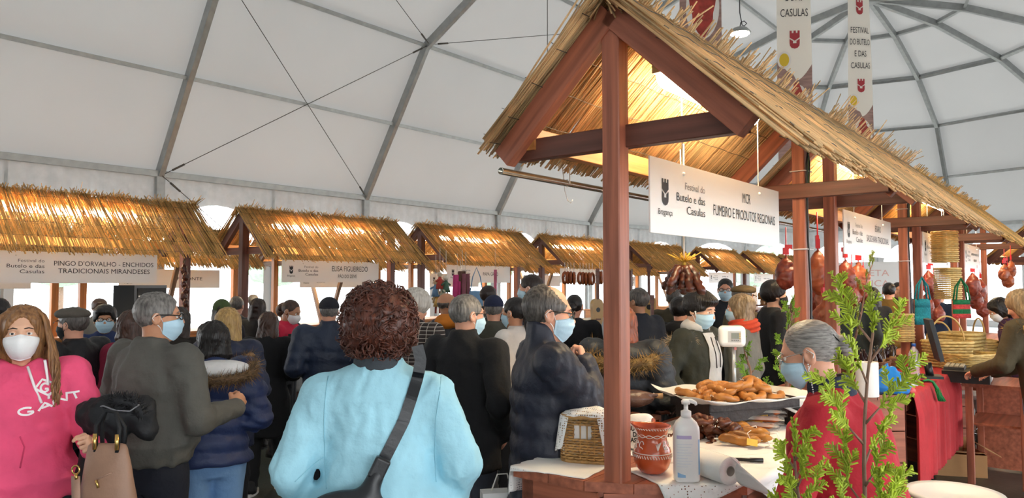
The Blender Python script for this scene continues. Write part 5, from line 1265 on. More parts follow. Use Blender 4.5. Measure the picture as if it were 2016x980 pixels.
b = MB(); b.tube([onj(.9, .185), (.075 * math.cos(.9) + .02, .075 * math.sin(.9) + .03, .2), (.1 * math.cos(.9), .1 * math.sin(.9) + .02, .16), onj(.9, .12)], .009, 8); b.obj('handle', M['clay'], jug)
# ---- pump bottle
pp = K(1356, 950, CT); pb = empty('pump_bottle', (pp.x, pp.y + .035, CT), 0, 'white sanitizer pump bottle in front of the terracotta jug', 'bottle')
def rrect(w, d, z, n=28, e=3.2): return [Vector((w * math.copysign(abs(math.cos(a)) ** (2 / e), math.cos(a)), d * math.copysign(abs(math.sin(a)) ** (2 / e), math.sin(a)), z)) for a in [2 * PI * k / n for k in range(n)]]
b = MB(); lev = [(.9, 0), (1, .006), (1, .2), (.97, .215), (.8, .235), (.5, .25), (.40, .255)]; vs = [p for s_, z in lev for p in rrect(.052 * s_, .037 * s_, z)]; n = 28
b.add(vs, [(i * n + k, i * n + (k + 1) % n, (i + 1) * n + (k + 1) % n, (i + 1) * n + k) for i in range(len(lev) - 1) for k in range(n)] + [tuple(range(n - 1, -1, -1)), tuple((len(lev) - 1) * n + k for k in range(n))], True); b.obj('bottle_body', M['white'], pb)
b = MB(); b.lathe([(.021, .253), (.021, .278), (.016, .28), (.009, .284), (.009, .305), (.017, .306), (.019, .318), (.012, .326), (0, .327)], 20); ph_ = b.obj('pump', M['white'], pb)
b = MB(); b.tube([(0, 0, .317), (.02, -.004, .319), (.036, -.007, .313), (.04, -.008, .303)], [.011, .009, .0075, .006], 10); b.obj('spout', M['white'], ph_)
LAV = mat('lavender_print', '#b9abd3', .4); LBL = mat('pale_blue_print', '#8fb6da', .4)
def onb(u, z): # label strip on the front
    a = -PI / 2 + u; e = 3.2; return (.0526 * math.copysign(abs(math.cos(a)) ** (2 / e), math.cos(a)), .0376 * math.copysign(abs(math.sin(a)) ** (2 / e), math.sin(a)), z)
b = MB(); b.grid(lambda u, v: onb(-.9 + 1.0 * u, .172 + .014 * v), 10, 2); b.obj('label_band', LAV, pb)
b = MB(); b.grid(lambda u, v: onb(.72 + .35 * u, .03 + .14 * v), 6, 2); b.obj('label_panel', LBL, pb)
b = MB(); b.grid(lambda u, v: onb(-.8 + .7 * u, .02 + .02 * v * (1 - .5 * u)), 8, 2); b.obj('label_swash', LBL, pb)
b = MB()
for k in range(9): b.grid(lambda u, v: onb(-.85 + (1.0 - .08 * (k % 3)) * u, .15 - .011 * k + .002 * v), 8, 2)
tag(b.obj('small_print', mat('faint_print', '#dadde6', .4), pb), kind='stuff')
# ---- white printed bag standing behind the jug
wp = K(1270, 893, CT); wb_ = empty('printed_bag', (wp.x - .01, wp.y + .12, CT), -.15, 'white cloth bag with black block lettering behind the clay jug', 'bag')
def bagf(P): return s_loft(P, [(0, 0, 0, .09, .045), (.06, 0, 0, .1, .05), (.12, .0, 0, .085, .04), (.165, .01, 0, .05, .02)], .02) + .005 * wob(P, 6, 45, 4)
v, fq = surface(bagf, (-.13, -.08, -.01), (.13, .08, .19), .007); bgo = link('bag_body', mesh_np('bag', v, fq, True, [M['linen']]), wb_); bvg = bvh_of(bgo)
for i, t_ in enumerate(('BUTELO', 'DAS', 'CASULAS')):
    me = text_mesh(t_, .03, 'CENTER', .8, bold=.0012); vs = [(v_.co.x - .005, v_.co.y + .1 - .027 * i) for v_ in me.vertices]; fs = [tuple(p.vertices) for p in me.polygons]; bpy.data.meshes.remove(me)
    tag(drape_mesh('lettering', vs, fs, bvg, -1, M['ink'], wb_, .002), kind='stuff')
# ---- sausages
def smat(name, c, c2, rough=.42, sc=14): return mat('sausage_' + name, c, rough, noise=(sc, .4), color2=c2, bump=(40, .3))
SM_ = {'tan': smat('tan', '#c98a44', '#a2622a'), 'dark': smat('dark', '#7a4127', '#2c130d'), 'amber': smat('amber', '#b5792f', '#6e3f14'), 'black': smat('black', '#64301d', '#170b09', .35, 26), 'red': smat('red', '#98452f', '#5a2016', .4, 18), 'red2': smat('red_brown', '#b3633c', '#74301c', .4, 18), 'butelo': smat('butelo', '#6f4f42', '#3d2a26', .35, 9), 'orange': smat('orange', '#b25a25', '#6d2e12', .4)}
def arcpts(R, a0, a1, n=14, flat=.55): return [(R * math.cos(a0 + (a1 - a0) * i / n), R * flat * math.sin(a0 + (a1 - a0) * i / n), 0) for i in range(n + 1)]
SAUS = {}
def sausage(kind, seed, R=.07, r=.017, span=3.6, tie=True):
    key = (kind, seed, R, r, span)
    if key not in SAUS:
        g = random.Random(seed); a0 = g.random() * 6; pts = [Vector((R * math.cos(a0 + span * i / 16), R * .8 * math.sin(a0 + span * i / 16), .004 * math.sin(i * 1.1 + seed))) for i in range(17)]
        b = MB(); rr = [r * (.35 if i in (0, 16) else .8 if i in (1, 15) else 1 + .09 * math.sin(i * 2.1 + seed)) for i in range(17)]; b.tube(pts, rr, 9)
        t = MB()
        for i in (0, 16): p = pts[i]; o = (pts[0] - pts[1]) if i == 0 else (pts[16] - pts[15]); t.tube([p - o * .3, p + o * .4, p + o * .6 + Vector((0, 0, .008))], .0025, 4)
        SAUS[key] = (b.mesh('link', SM_[kind]), t.mesh('tie', M['string']))
    return SAUS[key]
def put_sausage(kind, p, rot, label, group, seed=0, tie=True, **kw):
    ml, mt = sausage(kind, seed, **kw); e = empty('sausage', p, 0, label, 'sausage', group); e.rotation_euler = rot
    link('link', ml, e)
    if tie: link('tie', mt, e)
    return e
# tray with paper and horseshoe sausages
trp = K(1440, 800, CT); tr_l = loc_in(S1, trp); TRX = 1.46; TRY = .10
tray = empty('paper_lined_tray', sub(S1) @ Vector((TRX, TRY, CT + .045)), YAW - .5, 'dark tray lined with white paper, full of tan sausages', 'tray')
b = MB(); b.box((0, 0, .06), (.62, .36, .008)); b.box((0, -.176, .085), (.62, .008, .05)); b.box((0, .176, .085), (.62, .008, .05)); b.box((-.306, 0, .085), (.008, .36, .05)); b.box((.306, 0, .085), (.008, .36, .05)); b.box((0, 0, .03), (.58, .32, .06)); b.obj('tray_body', fab('dark_crate', '#2a1d1a', .6), tray)
b = MB(); b.grid(lambda u, v: ((u - .5) * .78 + .01 * math.sin(v * 12), (v - .5) * .5, .118 + .05 * max(0, abs(v - .5) * 2 - .72) * 2 * (1 if v > .5 else .2) + .05 * max(0, abs(u - .5) * 2 - .8) * 2 - .05 * (1 - max(abs(u - .5), abs(v - .5)) * 2) ** .5 * .6 + .006 * math.sin(u * 17 + v * 9)), 30, 20)
pp_ = b.obj('paper', M['linen'], tray); md = pp_.modifiers.new('t', 'SOLIDIFY'); md.thickness = .002
g = random.Random(4); tm = Matrix.Translation(tray.location) @ Matrix.Rotation(tray.rotation_euler.z, 4, 'Z')
for i in range(26):
    lay = 0 if i < 13 else (1 if i < 22 else 2); x = -.25 + .5 * ((i * .381) % 1); y = -.12 + .24 * g.random(); k = 1 - .25 * lay
    put_sausage('tan', tm @ Vector((x * k, y * k, .118 + .028 * lay)), (g.uniform(-.35, .35), g.uniform(-.35, .35), g.random() * 6), 'tan horseshoe sausage heaped in the paper lined tray', 'tan sausages in the tray', seed=i % 6, R=.062 + .01 * (i % 3), r=.021, span=3.0 + .5 * (i % 3))
def heap(kind, pxy, n, label, group, spread=(.16, .1), seed=1, R=.05, r=.014, h=.03, base=CT + .014, rot=.5, span=3.3):
    g = random.Random(seed); c = sub(S1) @ Vector((pxy[0], pxy[1], 0))
    for i in range(n):
        lay = i * 3 // n; k = 1 - .28 * lay; p = c + Vector((g.uniform(-1, 1) * spread[0] * k, g.uniform(-1, 1) * spread[1] * k, base + lay * h + g.random() * .008))
        put_sausage(kind, p, (g.uniform(-rot, rot), g.uniform(-rot, rot), g.random() * 6), label, group, seed=i % 5 + 10, R=R * g.choice((.9, 1, 1.1)), r=r, span=span)
L_ = lambda px, py, z=CT: loc_in(S1, K(px, py, z)).xy
heap('dark', L_(1392, 862), 24, 'nearly black smoked sausage in the heap behind the pump bottle', 'dark smoked sausages', (.15, .1), 3, .055, .017, .034)
heap('dark', L_(1330, 815), 9, 'blackened sausage heaped beside the butelo', 'blackened sausages by the butelo', (.09, .06), 8, .045, .013, .03)
for i, (px, py, r_, ln) in enumerate(((1440, 842, .03, .22), (1470, 858, .028, .26), (1455, 852, .027, .2), (1482, 868, .022, .22), (1462, 870, .024, .2))):
    p = K(px, py, CT + .03); e = empty('sausage', p + Vector((0, .05, .01 * (i % 2))), YAW * .0 + [-.35, -.45, -.2, -.5, -.3][i], 'thick straight amber sausage lying in front of the vacuum packs', 'sausage', 'thick amber sausages')
    b = MB(); b.tube([(-ln / 2 + ln * k / 12, .012 * math.sin(k * .4), .006 * math.sin(k * .7)) for k in range(13)], [r_ * (.25 if k in (0, 12) else .75 if k in (1, 11) else 1 + .05 * math.sin(k * 2)) for k in range(13)], 12); b.obj('link', SM_['amber'], e)
    b = MB(); b.tube([(-ln / 2 - .02, 0, 0), (-ln / 2 + .01, .0, .0)], .004, 5); b.tube([(ln / 2 - .01, 0, 0), (ln / 2 + .03, .0, .01), (ln / 2 + .04, .0, -.02), (ln / 2 + .02, .01, -.03)], .003, 5); b.obj('tie', M['string'], e)
# price tag
p = K(1477, 868, CT + .03); e = empty('price_tag', p + Vector((0, -.03, .0)), -.2, 'small yellow paper tag tied to an amber sausage', 'tag'); b = MB(); b.box((0, 0, 0), (.05, .002, .034), Matrix.Rotation(.15, 3, 'Y') @ Matrix.Rotation(-.6, 3, 'X')); b.obj('card', mat('yellow_card', '#dcb84e', .6), e); b = MB(); b.tube([(-.01, 0, .017), (-.02, .02, .04), (0, .04, .05)], .0016, 4); b.obj('tie', M['string'], e)
# vacuum packs
M['packfilm'] = mat('clear_film', '#e9e4dc', .12, alpha=.38, bump=(25, .8))
for i, (px, py, z) in enumerate(((1478, 838, .0), (1488, 826, .028), (1490, 812, .056))):
    p = K(px, py, CT + .02 + z); e = empty('vacuum_pack', p + Vector((.03, .06, 0)), -.45 + .12 * i, 'clear vacuum pack of flat sausages, %s of the stack' % ('bottom', 'middle', 'top')[i], 'packaged food')
    for k in (-1, 1):
        b = MB(); b.tube([(-.11 + .22 * j / 10, k * .035 + .006 * math.sin(j), 0) for j in range(11)], [.016 * (.4 if j in (0, 10) else 1) for j in range(11)], 9); b.obj('sausage_in_pack', SM_['orange'], e)
    b = MB(); b.grid(lambda u, v: ((u - .5) * .28, (v - .5) * .17, .004 + .017 * (math.sin(PI * u) * abs(math.sin(2 * PI * v))) ** .5 + .002 * math.sin(u * 40) * math.sin(v * 33)), 22, 16); b.grid(lambda u, v: ((u - .5) * .28, (v - .5) * .17, -.016), 3, 3); b.obj('film', M['packfilm'], e)
    b = MB(); b.box((.01, -.02, .0195), (.09, .05, .001)); b.obj('label', mat('gold_label', '#d8a52f', .4), e)
# butelo (smoked bag sausage) with tied neck, leaning on the white bag
bt = K(1262, 800, CT + .12); bu = empty('butelo', bt + Vector((-.0, .16, .02)), -.1, 'plump brown butelo with tied neck lying beside the near post', 'sausage')
def butf(P):
    d = s_ell(P, (-.01, 0, 0), (.095, .06, .05)); d = smin(d, s_cap(P, (.07, 0, .012), (.115, 0, .018), .02, .012), .03); return d + .006 * wob(P, 3, 38, 5) + .004 * np.cos(6 * np.arctan2(P[..., 1], P[..., 2])) * np.clip(P[..., 0] * 12, 0, 1)
v, fq = surface(butf, (-.13, -.09, -.08), (.15, .09, .08), .006); link('casing', mesh_np('casing', v, fq, True, [SM_['butelo']]), bu)
b = MB(); b.lathe([(.011, .105), (.014, .12), (.017, .15), (.013, .152), (.009, .13)], 12, (0, 0, .016), axis='x'); b.obj('neck', smat('casing_end', '#c79d6e', '#a2774b'), bu)
b = MB(); b.tube([(.1, .014 * math.cos(a), .017 + .014 * math.sin(a)) for a in [2 * PI * k / 12 for k in range(12)]], .003, 5, closed=True); b.obj('tie', M['string'], bu)
b = MB(); st_ = empty('crate', bt + Vector((-.02, .18, -.125)), YAW, 'low dark crate carrying the butelo behind the near post', 'crate')
for k in range(4): b = MB(); b.box((0, -.1 + .067 * k, .035), (.22, .055, .02)); b.obj('slat', M['wood_dark'], st_)
for k in (-1, 1): b = MB(); b.box((k * .1, 0, .0125 - .005), (.03, .25, .04)); b.obj('runner', M['wood_dark'], st_)
# ---- paper towel roll lying on the cloth, loose sheet
rp_ = K(1428, 955, CT); ro = empty('paper_roll', (rp_.x - .02, rp_.y + .09, CT + .055), -1.15, 'white paper towel roll lying on the counter with its sheet pulled out', 'paper roll')
b = MB(); b.lathe([(.02, -.1), (.055, -.1), (.056, -.097), (.056, .097), (.055, .1), (.02, .1), (.02, -.1)], 28, axis='x', closed=True); b.obj('roll', M['linen'], ro)
b = MB(); b.lathe([(.0198, -.101), (.0198, .101), (.0175, .101), (.0175, -.101), (.0198, -.101)], 20, axis='x', closed=True); b.obj('core', mat('grey_card', '#9d968c', .8), ro)
b = MB(); b.grid(lambda u, v: (-.1 + .2 * v + .05 * u, .0 + .06 * math.sin(u * 1.5) + .03 * u, .056 * (1 - u) ** 1.6 + .056 * 0 - .052 * u + .03 * u * (1 - u)) if u < .3 else (-.1 + .2 * v + .3 * u, .01 + .03 * u, max(-.053, .05 - .14 * u)), 16, 8); sh = b.obj('loose_sheet', M['linen'], ro); md = sh.modifiers.new('t', 'SOLIDIFY'); md.thickness = .0015
mk = K(1475, 905, CT + .01); e = empty('marker_pen', mk, -.12, 'black marker pen lying behind the paper roll', 'pen'); b = MB(); b.tube([(-.07, 0, 0), (.0, 0, 0), (.005, 0, 0), (.06, 0, 0)], [.008, .0085, .0098, .0098], 12); b.obj('barrel', M['black'], e); b = MB(); b.tube([(-.085, 0, 0), (-.07, 0, 0)], [.003, .006], 10); b.obj('tip', mat('grey_felt', '#55555a'), e)
# ---- scale with display head on a pole
sp_ = sub(S1) @ Vector((1.85, .22, CT)); sc_p = at_Y(1441, 662, sp_.y); sc = empty('shop_scale', (sc_p.x, sp_.y, CT), -.25, 'white shop scale whose display head stands on a pole behind the tray', 'scale')
hz = sc_p.z - CT
b = MB(); b.tube([(.012, .03, .05), (.012, .03, hz - .06)], .0125, 12); b.obj('pole', mat('pale_metal', '#cfd2d4', .3, metallic=.4), sc)
b = MB(); b.box((0, .05, .03), (.3, .26, .05)); ob = b.obj('scale_base', M['white'], sc); b = MB(); b.box((0, .05, .065), (.28, .22, .012)); b.obj('weighing_plate', M['steel'], sc)
def dh(P): return (np.sqrt((np.maximum(np.abs(P - np.array([.0, .02, hz], np.float32)) - np.array([.052, .02, .036], np.float32), 0) ** 2).sum(-1)) - .03)
v, fq = surface(dh, (-.12, -.06, hz - .09), (.1, .12, hz + .09), .006); hd = link('display_head', mesh_np('head', v, fq, True, [M['white']]), sc)
b = MB(); b.box((.015, -.028, hz), (.078, .008, .068)); b.obj('bezel', mat('light_grey', '#b9bbbd', .4), hd)
b = MB(); b.box((.018, -.0335, hz + .006), (.045, .004, .036)); b.obj('screen', mat('lcd', '#7f8a86', .2), hd)
for k in range(3): b = MB(); b.box((.046, -.033, hz + .018 - .014 * k), (.007, .004, .008)); b.obj('key', mat('key_yellow', '#c7a34a'), hd)
for k in range(4): b = MB(); b.box((.0 + .012 * k, -.033, hz - .022), (.007, .004, .006)); b.obj('key', mat('key_grey', '#6b6d70'), hd)
b = MB(); b.box((.02, .012, hz - .075), (.014, .01, .02)); b.obj('tag', mat('pink_tag', '#d98a86'), sc)
# ---- white board standing behind the tray
e = empty('white_card', sub(S1) @ Vector((1.72, -.2, CT)), YAW - .5, 'sheet of white card lying behind the tan sausages', 'card'); b = MB(); b.box((.05, 0, .105), (.42, .28, .006), Matrix.Rotation(.18, 3, 'X')); b.obj('sheet', M['linen'], e); b = MB(); b.box((.05, 0, .05), (.36, .2, .1)); b.obj('box_below', fab('dark_crate', '#2a1d1a'), e)
# ---- hanging dark sausages on a cord below the first sign
hp = at_Y(1347, 520, 3.95); hs_ = 0
e = empty('cord', hp, 0, 'white cord from which the dark sausage bunch hangs', 'cord'); b = MB(); b.tube([(0, 0, .0), (.004, 0, .65)], .0035, 5); b.tube([(.0, 0, 0), (-.015, 0, .62)], .003, 5); b.obj('line', M['string'], e)
for i in range(13):
    a = 2 * PI * i / 13; rad = .035 + .02 * (i % 3); e = empty('sausage', hp + Vector((0, 0, -.0)), a, 'knobbly dark smoked sausage in the hanging bunch below the MCR board', 'sausage', 'hanging bunch of dark sausages')
    ln = .11 + .02 * (i % 4) * .7; b = MB(); pts = [Vector((.012 + rad * (k / 10) ** .6 * 1.5, .004 * math.sin(k + i), -.01 - ln * k / 10)) for k in range(11)]; b.tube(pts, [.008 if k == 0 else .023 * (1 + .22 * math.sin(k * 2.6 + i)) if k < 10 else .012 for k in range(11)], 9); b.obj('link', SM_['black'], e)
    b = MB(); b.tube([(0, 0, .03), pts[0]], .003, 5); b.obj('tie', mat('straw_tie', '#c79a2e'), e)
e = empty('straw_knot', hp + Vector((0, 0, 0)), 0, 'yellow straw knot at the top of the dark sausage bunch', 'straw'); V, Fq = rods([(0, 0, .01)] * 60, [(random.gauss(0, .03), random.gauss(0, .03), .02 + random.random() * .045) for _ in range(60)], .0025); tag(link('straws', mesh_np('s', V, Fq, False, [mat('straw_tie', '#c79a2e')]), e), kind='stuff')
# ---- steel rods hung on strings below the left eaves
def rod(root, x0, x1, y, z, label, strings, zr):
    m = sub(root); e = empty('hanging_rod', m @ Vector((x0, y, z)), root.rotation_euler.z, label, 'rod', 'steel hanging rods')
    L = x1 - x0; b = MB(); b.lathe([(.017, 0), (.017, L), (.0135, L), (.0135, 0), (.017, 0)], 16, axis='x', closed=True); b.obj('tube', M['steel'], e)
    for sx_ in strings: b = MB(); b.tube([(sx_ - .06, .0, .20), (sx_, .018, 0), (sx_ + .002, 0, -.02), (sx_ + .002, -.018, 0), (sx_ + .02, 0, .20)], .0032, 5); b.obj('string', M['string'], e)
    return e
r1 = rod(S1, .02, 2.3, .64, 2.285, 'long steel rod hung by string under the near eave', (.55, 2.0), 2.9)
m1 = sub(S1); hk = m1 @ Vector((.57, .64, 2.285)); e = empty('meat_hook', hk, YAW, 'empty wire hook on the near steel rod', 'hook')
b = MB(); b.tube([(.0, -.02, -.005), (0, -.005, .021), (0, .02, .008), (.0, .014, -.04), (.005, .0, -.09), (.004, -.022, -.107), (.0, -.036, -.09)], .0026, 6); b.obj('wire', M['white'], e)
S2 = ST[2]; S3 = ST[3]; S4 = ST[4]
rod(S2, -.35, 2.3, .64, 2.285, 'steel rod with red ties in the second stall', (.3, 1.9), 2.9)
# hanging meat bundles (butelos) of the second stall
def hang_meat(p, sc, rz, label, group, kind='red', cord=.22, tie='#c9202a'):
    e = empty('cured_meat', p, rz, label, 'cured meat', group, scale=sc); sd = int(abs(p[0] * 1000)) % 7
    key = ('meat', kind, sd % 3)
    if key not in SAUS:
        def mf(P):
            d = s_ell(P, (0, 0, -.12), (.075, .06, .10)); d = smin(d, s_cap(P, (0, 0, -.03), (0, 0, .0), .03, .012), .04); return d + .020 * wob(P, sd, 42, 6) + .012 * np.abs(wob(P, sd + 4, 75, 4)) - .004
        v, fq = surface(mf, (-.12, -.11, -.26), (.12, .11, .03), .0085); SAUS[key] = mesh_np('meat', v, fq, True, [SM_[kind]])
    link('casing', SAUS[key], e)
    b = MB(); b.tube([(0, 0, -.01), (.004, 0, cord)], .004, 5); b.obj('cord', mat('tie_' + tie.strip('#'), tie, .5), e)
    b = MB(); b.box((.0, 0, .05), (.04, .02, .05)); b.box((.02, 0, .08), (.05, .015, .03)); b.obj('tie', mat('tie_' + tie.strip('#'), tie, .5), e)
for i, (px, py, Y_, sc_) in enumerate(((1547, 508, 6.0, 1.15), (1610, 498, 5.9, 1.5), (1583, 520, 6.3, 1.2), (1625, 555, 6.0, 1.2), (1600, 560, 6.2, 1.1), (1624, 590, 5.6, 1.25), (1664, 515, 6.4, 1.35), (1690, 520, 6.6, 1.3), (1700, 545, 6.9, 1.1), (1650, 545, 6.7, 1.1), (1677, 550, 6.6, 1.15))):
    p = at_Y(px, py, Y_); hang_meat(p, sc_, i * 1.3, 'red brown cured meat bundle hanging on a red tie over the second stall', 'hanging meats of the second stall', ('red', 'red2')[i % 2])
# dark meats further along
for i, (px, py, Y_, sc_) in enumerate(((1828, 535, 9.2, 1.2), (1838, 560, 9.3, 1.3), (1824, 580, 9.0, 1.1), (1846, 600, 9.6, 1.1))):
    hang_meat(at_Y(px, py, Y_), sc_, i, 'dark red cured meat hanging beside the woven baskets', 'dark meats by the baskets', 'red')
for i, (px, py, Y_, sc_) in enumerate(((1915, 540, 11.5, 1.5), (1930, 552, 11.8, 1.4), (1920, 570, 11.6, 1.4), (1935, 590, 12.0, 1.3))):
    hang_meat(at_Y(px, py, Y_), sc_, i, 'dark cured meat hanging past the green and red bag', 'meats of the fourth stall', 'red')
for i, (px, py) in enumerate(((1977, 522), (1990, 515), (1984, 535))): hang_meat(at_Y(px, py, 11.0), 1.1, i, 'cured meat hanging above the olive parka', 'meats above the olive parka', 'red2')
# sausage rings before the fourth board of the far row
for i, (px, py) in enumerate(((1112, 536), (1118, 536), (1124, 536), (1130, 537), (1142, 537), (1148, 537), (1154, 538), (1160, 538), (1166, 538), (1180, 536), (1184, 536))):
    p = at_Y(px, py, 11.6); e = empty('sausage_ring', p, .95 + .22 * (i % 4), 'orange brown sausage ring hanging before a white board', 'sausage', 'hanging sausage rings')
    b = MB(); b.tube([(.06 * math.sin(a), 0, -.085 - .085 * math.cos(a)) for a in [2 * PI * k / 16 for k in range(16)]], .021, 8, closed=True); b.obj('link', SM_['orange'], e); b = MB(); b.tube([(0, 0, 0), (0, 0, .16)], .004, 4); b.obj('tie', M['string'], e)
# ---- second stall: red cloth, roll, blue bag, bottle and so on
PO2 = CPOLY(2.5)
drape('red_cloth', S2, PO2, 1.45, -.50, 1.15, .62, 0, M['redcloth'], 'red cloth hanging down the vendor side of the second stall', 'cloth', fold=.05, n=60)
def P2(px, py, z=CT): return K(px, py, z)
q = P2(1716, 782); e = empty('paper_roll', (q.x, q.y + .06, CT), 0, 'white paper roll standing on the second stall beside the blue bag', 'paper roll'); b = MB(); b.lathe([(.02, 0), (.074, 0), (.075, .003), (.075, .237), (.074, .24), (.02, .24), (.02, 0)], 28, closed=True); b.obj('roll', M['linen'], e); b = MB(); b.lathe([(.0198, .001), (.0198, .241), (.0175, .241), (.0175, .001), (.0198, .001)], 18, closed=True); b.obj('core', mat('grey_card'), e)
q = P2(1768, 778); e = empty('plastic_bag', (q.x, q.y + .1, CT), 0, 'crumpled blue plastic bag on the red cloth', 'bag')
def pbf(P):
    d = s_loft(P, [(0, 0, 0, .13, .085), (.05, 0, 0, .15, .095), (.12, -.01, 0, .11, .07), (.17, -.02, 0, .05, .04)], .03); d = smin(d, s_cap(P, (-.05, 0, .14), (-.02, .0, .215), .03, .012), .03); d = smin(d, s_cap(P, (.05, 0, .13), (.01, .0, .19), .03, .012), .03); return d + .014 * wob(P, 2, 36, 6) + .006 * wob(P, 7, 90, 5)
v, fq = surface(pbf, (-.19, -.14, -.01), (.19, .14, .25), .0075); link('film', mesh_np('film', v, fq, False, [mat('blue_film', '#2f8fe0', .22, noise=(12, .2), spec=.7, trans=.2)]), e)
q = P2(1806, 752); e = empty('water_bottle', (q.x, q.y + .04, CT), 0, 'clear plastic water bottle with blue cap on the second stall', 'bottle')
b = MB(); prof = [(.036, 0), (.042, .004)] + [(.042 - (.003 if k % 2 else 0), .01 + .0125 * k) for k in range(17)] + [(.04, .225), (.03, .25), (.016, .275), (.0145, .29)]; b.lathe(prof, 22); b.obj('bottle_body', mat('clear_pet', '#eaf2f6', .06, alpha=.3, spec=.8), e); b = MB(); b.lathe([(.0165, .285), (.0165, .306), (.015, .308), (0, .308)], 18); b.obj('cap', mat('blue_cap', '#2b62b5', .4), e); b = MB(); b.lathe([(.0428, .12), (.0428, .175)], 22, closed=True); b.obj('label', mat('pale_label', '#dfe6ee', .5), e)
q = P2(1830, 762, CT - .03); e = empty('green_brush', q + Vector((0, -.04, .03)), .3, 'green tasselled cord hanging over the red cloth', 'tassel'); b = MB(); b.tube([(-.09, 0, .03), (-.04, 0, .035), (0, -.005, .02), (.02, -.03, -.04)], [.008, .008, .01, .016], 8); b.obj('cord', mat('green_cord', '#14803f', .6), e); V, Fq = rods([(.02 + random.gauss(0, .008), -.03 + random.gauss(0, .008), -.04) for _ in range(60)], [(.045 + random.gauss(0, .016), -.04 + random.gauss(0, .012), -.13) for _ in range(60)], .003); tag(link('tassel', mesh_np('t', V, Fq, False, [mat('green_cord')]), e), kind='stuff')
q = P2(1793, 775, CT); e = empty('red_pouch', (q.x, q.y, CT), 0, 'small coral pouch with white tie by the blue bag', 'pouch'); b = MB(); b.sphere((0, 0, .025), (.035, .03, .026), 12, 8); b.obj('pouch', mat('coral', '#e0605c', .5), e); b = MB(); b.tube([(0, 0, .05), (.02, 0, .07), (.05, 0, .065)], .012, 7); b.obj('tie', M['white'], e)
# dark baskets with bottles and jars on the second stall
for i, (x, y) in enumerate(((1.05, .12), (1.55, .1), (2.05, .1))):
    p = sub(S2) @ Vector((x, y, CT)); basket('wicker_basket', p, YAW, .34, .24, .1, 'dark low wicker basket of wrapped goods, %s along the second stall' % ('first', 'second', 'third')[i], M['wicker_d'], rows=8, flare=.15, stakes=9)
    g = random.Random(i)
    for k in range(9):
        e = empty('wrapped_bottle', p + Vector((g.uniform(-.13, .13), g.uniform(-.1, .1), .03)), g.random() * 6, 'dark wrapped bottle standing in the %s dark basket' % ('first', 'second', 'third')[i], 'bottle', 'dark bottles in basket %s' % ('one', 'two', 'three')[i]); e.rotation_euler = (g.uniform(-.3, .3), g.uniform(-.3, .3), 0)
        b = MB(); b.lathe([(.026, 0), (.028, .01), (.028, .1), (.02, .13), (.011, .15), (.011, .18), (0, .182)], 12); b.obj('glass', mat('dark_bottle_%d' % (k % 3), ('#2b1518', '#14110f', '#3c2a1c')[k % 3], .18), e)
        b = MB(); b.lathe([(.0285, .03), (.0285, .08)], 12, closed=True); b.obj('label', mat('bottle_label_%d' % (k % 3), ('#cfc5ad', '#7a2a28', '#b98d54')[k % 3], .6), e)
# ---- third stall: baskets, register, hanging bags
for i, (px, py, Y_, w, h, hd_) in enumerate(((1865, 700, 7.2, .34, .24, True), (1895, 695, 7.5, .36, .3, False), (1928, 690, 7.6, .3, .22, True), (1870, 660, 7.9, .26, .26, False), (1850, 690, 7.7, .24, .2, True), (1905, 700, 7.0, .42, .14, False))):
    p = at_Y(px, py, Y_); pz = CT
    basket('straw_basket', (p.x, p.y, pz), i * .7, w, w * .8, h, ('straw basket with hoop handle behind the screen', 'tall rounded straw basket among the straw goods', 'straw basket with a wide hoop handle by the plum sleeve', 'narrow straw basket behind the tall one', 'small straw basket beside the teal bag post', 'low wide straw tray basket by the keyboard')[i], M['straw'], rows=9, flare=.18, handle=hd_, stakes=8)
for i, (px, py, Y_, s_) in enumerate(((1860, 488, 8.3, 1.0), (1866, 560, 8.2, 1.0), (1776, 640, 7.4, .8))):
    p = at_Y(px, py, Y_); e = basket('straw_basket', p + Vector((0, 0, -.16)), .3, .24 * s_, .2 * s_, .34 * s_, ('upper straw basket hanging on the third stall', 'lower straw basket hanging on the third stall', 'straw basket beside the brown bottles')[i], M['straw'], rows=16, stakes=5, group=None); b = MB(); b.tube([(0, 0, .36 * s_), (0, 0, .75)], .004, 4); b.obj('cord', M['string'], e)
def knit_bag(p, w, h, cols, label, hl):
    e = empty('knitted_bag', p, YAW - PI / 2 + .9, label, 'bag'); n = len(cols)
    for k, c in enumerate(cols):
        z1 = -h * k / n; z0 = -h * (k + 1) / n; tp = lambda z: 1 + .12 * (-z / h)
        b = MB(); b.lathe([(.5, z0), (.5 * 1.01, (z0 + z1) / 2), (.5, z1)], 20, smooth=True, closed=(0 < k < n - 1)); vs = [(x * w * tp(z) , y * w * .3, z) for x, y, z in b.v]; b.v = vs; b.obj('knit_band', mat('knit_' + c.strip('#'), c, .9, noise=(60, .3), bump=(110, .8)), e)
    for s_ in (-1, 1):
        b = MB(); b.tube([(-w * .42, s_ * .02, -.01), (-w * .3, s_ * .015, hl * .6), (0, 0, hl), (w * .3, s_ * .015, hl * .6), (w * .42, s_ * .02, -.01)], .009, 6); b.obj('handle', mat('knit_' + cols[0].strip('#'), cols[0]), e)
    return e
knit_bag(at_Y(1816, 588, 6.9), .16, .24, ['#127f8c', '#127f8c', '#127f8c'], 'teal knitted bag hanging on a stall post', .2)
knit_bag(at_Y(1893, 590, 7.6), .2, .19, ['#187a4a', '#d84a4a', '#187a4a', '#d84a4a'], 'green and red striped knitted bag hanging on a stall post', .22)
